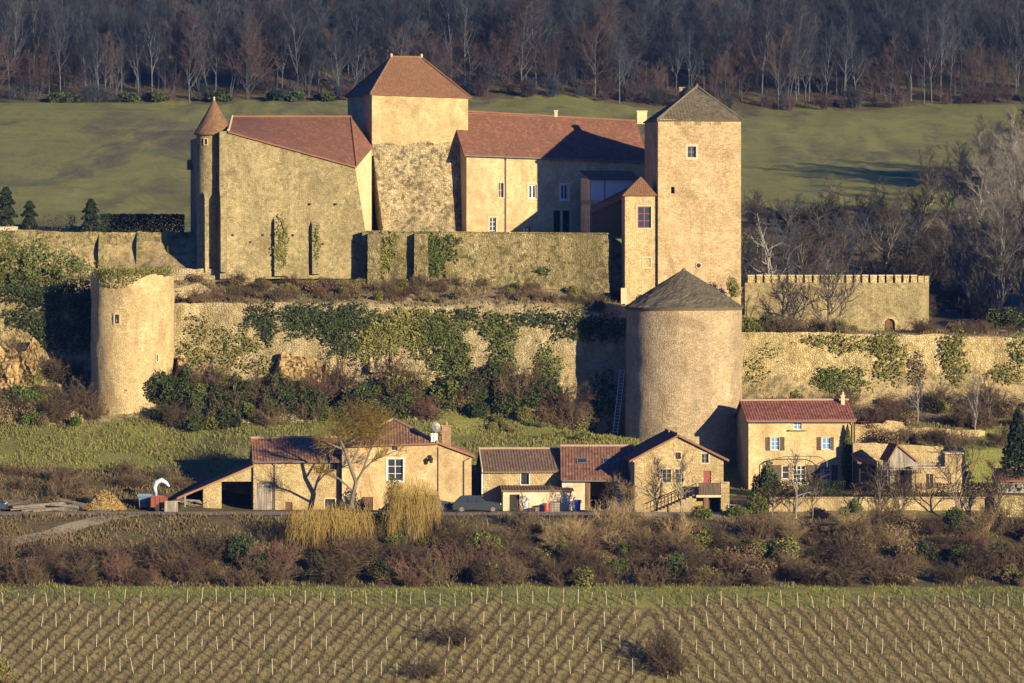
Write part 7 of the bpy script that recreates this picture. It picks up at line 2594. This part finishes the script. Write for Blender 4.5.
def parcel(name, ang, xs, X0, X1, Y0, Y1, side, seed):
    """rows of vines at a bearing; side = function telling whether a ground point lies in this parcel"""
    global posts_made, post_me
    rng = random.Random(seed)
    d = V((math.sin(ang), math.cos(ang), 0))
    x = X0
    i = 0
    while x < X1:
        mb = MB()
        first = None
        y = Y0
        k = 0
        while y < Y1:
            px_, py_ = x + d.x * (y - Y0) / d.y, y
            if side(px_, py_) and rng.random() > .04:
                z = terr(px_, py_)
                if first is None: first = V((px_, py_, z))
                j = V((px_ + rng.gauss(0, .05), py_, z - .08))
                h = rng.uniform(.28, .5)
                top = j + V((rng.gauss(0, .07), rng.gauss(0, .07), h + .08))
                mb.tube([j, j.lerp(top, .5) + V((rng.gauss(0, .04), rng.gauss(0, .04), 0)), top], [.04, .032, .036], 4)
                for c in range(6):
                    s = rng.choice((-1, 1))
                    q = top + d * (s * rng.uniform(.15, .6)) + V((rng.gauss(0, .10), 0, rng.uniform(.05, .55)))
                    mb.tube([top, top.lerp(q, .5) + V((0, 0, .08)), q], [.015, .011, .006], 3)
            y += 0.9
        if mb.f and first is not None:
            tag(obj('vine_row', mb, M['twig_brown'], loc=tuple(first)), 'row of pruned leafless vines in the ' + name, 'vines', 'vine rows in the ' + name)
        y = Y1 - 1.0 - rngp.uniform(0, .5) - .6 * (0.5 + nz(i * .13, seed, 1))
        while y > Y0 - 2:
            px_, py_ = x + d.x * (y - Y0) / d.y, y
            inframe = abs(px_) < .1085 * py_ and py_ > 360.5
            if inframe and side(px_, py_) and rngp.random() > .10 and posts_made < 300:
                z = terr(px_, py_)
                if post_me is None:
                    post_me = pm.mesh('vine_post', POSTM[0])
                o = bpy.data.objects.new('vine_post', post_me)
                COL.objects.link(o)
                s = rngp.uniform(.78, 1.12)
                o.location = (px_, py_, z); o.rotation_euler = (rngp.gauss(0, .05), rngp.gauss(0, .06), rngp.uniform(0, 6.28)); o.scale = (1.1, 1.1, s)
                tag(o, 'pale wooden post standing in a vine row of the ' + name, 'post', 'vine posts in the ' + name)
                posts_made += 1
            y -= 4.3 * rngp.uniform(.96, 1.04)
        x += 1.18
        i += 1


bound = lambda x, y: x - 10.6
parcel('left vineyard parcel', math.radians(18.0), None, -58, 12, 345, 377.3, lambda x, y: bound(x, y) < -.5, 1)
parcel('right vineyard parcel', math.radians(-15.0), None, 8, 60, 345, 376.8, lambda x, y: bound(x, y) > .5, 2)
# dark brushwood clumps in the vineyard
for (px, Y, s, lab) in ((455, 368, (1.3, 1.1, 1.0), 'dark bramble clump among the vines left of the grassy strip'), (660, 364.5, (1.0, 1.0, 1.5), 'dark tall brush clump on the strip between the two vineyard parcels'), (670, 362.5, (1.0, 1.0, 1.1), 'brown brush clump at the lower end of the strip between the vineyard parcels'), (425, 362, (1.0, 1.0, .8), 'low bramble clump at the bottom of the vineyard')):
    p = tP(px, Y); p.z -= .1
    KBR.put(p, 2.0, s, lab, None)
p = tP(2, 361); KYE.put((p.x, p.y, p.z - .1), 0, (1.2, 1, 1.2), 'yellow green bush at the lower left corner of the vineyard', None)

# ------------------------------------------------------------------ grass tufts
rng = np.random.default_rng(44)


def tufts(n, pxr, Yr, h, keep=None):
    out = []
    Y = rng.uniform(*Yr, n); px = rng.uniform(*pxr, n)
    for y, p in zip(Y, px):
        x = PX(p, y)
        if 0.5 + nz(x * .35, y * .35, 7) * 1.2 < rng.random() * .9: continue
        out.append((x, y, terr(x, y)))
    c = np.array(out)
    n = len(c)
    a = rng.uniform(0, 6.283, n)
    hh = h * rng.uniform(.5, 1.4, n)
    w = hh * .17
    dx, dy = np.cos(a) * w, np.sin(a) * w
    lx, ly = rng.normal(size=n) * hh * .35, rng.normal(size=n) * hh * .35
    q = np.zeros((n, 4, 3))
    q[:, 0] = c + np.stack([-dx, -dy, -.05 + 0 * a], 1); q[:, 1] = c + np.stack([dx, dy, -.05 + 0 * a], 1)
    q[:, 2] = c + np.stack([dx * .4 + lx, dy * .4 + ly, hh], 1); q[:, 3] = c + np.stack([-dx * .4 + lx, -dy * .4 + ly, hh * .9], 1)
    return q


mb = MB()
mb.quads(tufts(42000, (-20, 640), (417.5, 431.5), .2))
mb.quads(tufts(24000, (-20, 1045), (376.8, 381), .13))
mb.quads(tufts(6000, (-20, 1045), (358, 376.5), .09))
tag(obj('grass', mb, leaf_mat('grass_blades', (.13, .145, .028), (.22, .21, .05), (.30, .24, .08), .5)), 'rough winter grass tufts on the meadow and field edge', 'grass', kind='stuff')
mb = MB()
mb.quads(tufts(30000, (-20, 1045), (380.8, 399.5), .24))
mb.quads(tufts(18000, (-20, 620), (430, 446), .26))
mb.quads(tufts(9000, (-20, 190), (406, 418), .24))
mb.quads(tufts(9000, (-20, 640), (417.5, 431.5), .26))
mb.quads(tufts(12000, (-20, 300), (386, 399), .24))
mb.quads(tufts(9000, (740, 1045), (418, 449), .26))
tag(obj('dry_grass', mb, leaf_mat('dry_grass_blades', (.10, .07, .03), (.18, .125, .055), (.10, .10, .03), .7)), 'dry brown grass on the banks', 'grass', kind='stuff')
# fallen stones on the banks
K = []
rg2 = random.Random(5)


def rock(seed):
    rr = random.Random(seed); mb = MB(); rows = []
    for j in range(5):
        t = math.pi * (.05 + .9 * j / 4)
        rows.append([V((math.sin(t) * math.cos(a) * .5, math.sin(t) * math.sin(a) * .42, math.cos(t) * .34)) * (1 + .35 * nz(math.cos(a) * 1.4 + seed, math.sin(a) * 1.4, j * .7)) for a in [2 * math.pi * k / 8 for k in range(8)]])
    mb.grid(rows, close=True); mb.add(rows[0]); mb.add(rows[-1])
    return tag(obj('fallen_stone', mb, M['lower']), 'stone', 'stone')


RK = [Kind(lambda k=k: rock(k + 3)) for k in range(3)]
for (n, a, b, where) in ((26, (-10, 90), (431, 439), 'on the rocky bank left of the roofless tower'), (40, (175, 420), (429, 434), 'on the bank below the lower rampart'), (34, (180, 600), (439, 446), 'on the terrace between the two ramparts'), (20, (750, 1030), (420, 438), 'on the slope below the right rampart')):
    for k in range(n):
        p = tP(rg2.uniform(*a), rg2.uniform(*b)); s = rg2.uniform(.25, .8)
        RK[rg2.randrange(3)].put(p, rg2.uniform(0, 6.28), (s, s, s * .8), 'pale fallen stone lying ' + where, 'fallen stones ' + where)

# ------------------------------------------------------------------ winter air
HAZE = 0.00004
if HAZE:
    mb = MB()
    mb.box((-1600, -90, -56), (3200, 0, 0), (0, 2720, 0), (0, 0, 56 + 330))
    t = NT('winter_haze')
    vp = t.n('VolumePrincipled')
    vp.inputs['Color'].default_value = (0.10, 0.34, 1.0, 1)
    vp.inputs['Density'].default_value = HAZE
    vp.inputs['Anisotropy'].default_value = 0.0
    t.t.nodes.remove(t.b)
    t.l(vp.outputs[0], t.t.nodes['Material Output'].inputs['Volume'])
    o = obj('haze', mb, t.m)
    o['kind'] = 'stuff'
    o['label'] = 'thin blue winter haze over the valley'
    o['category'] = 'haze'
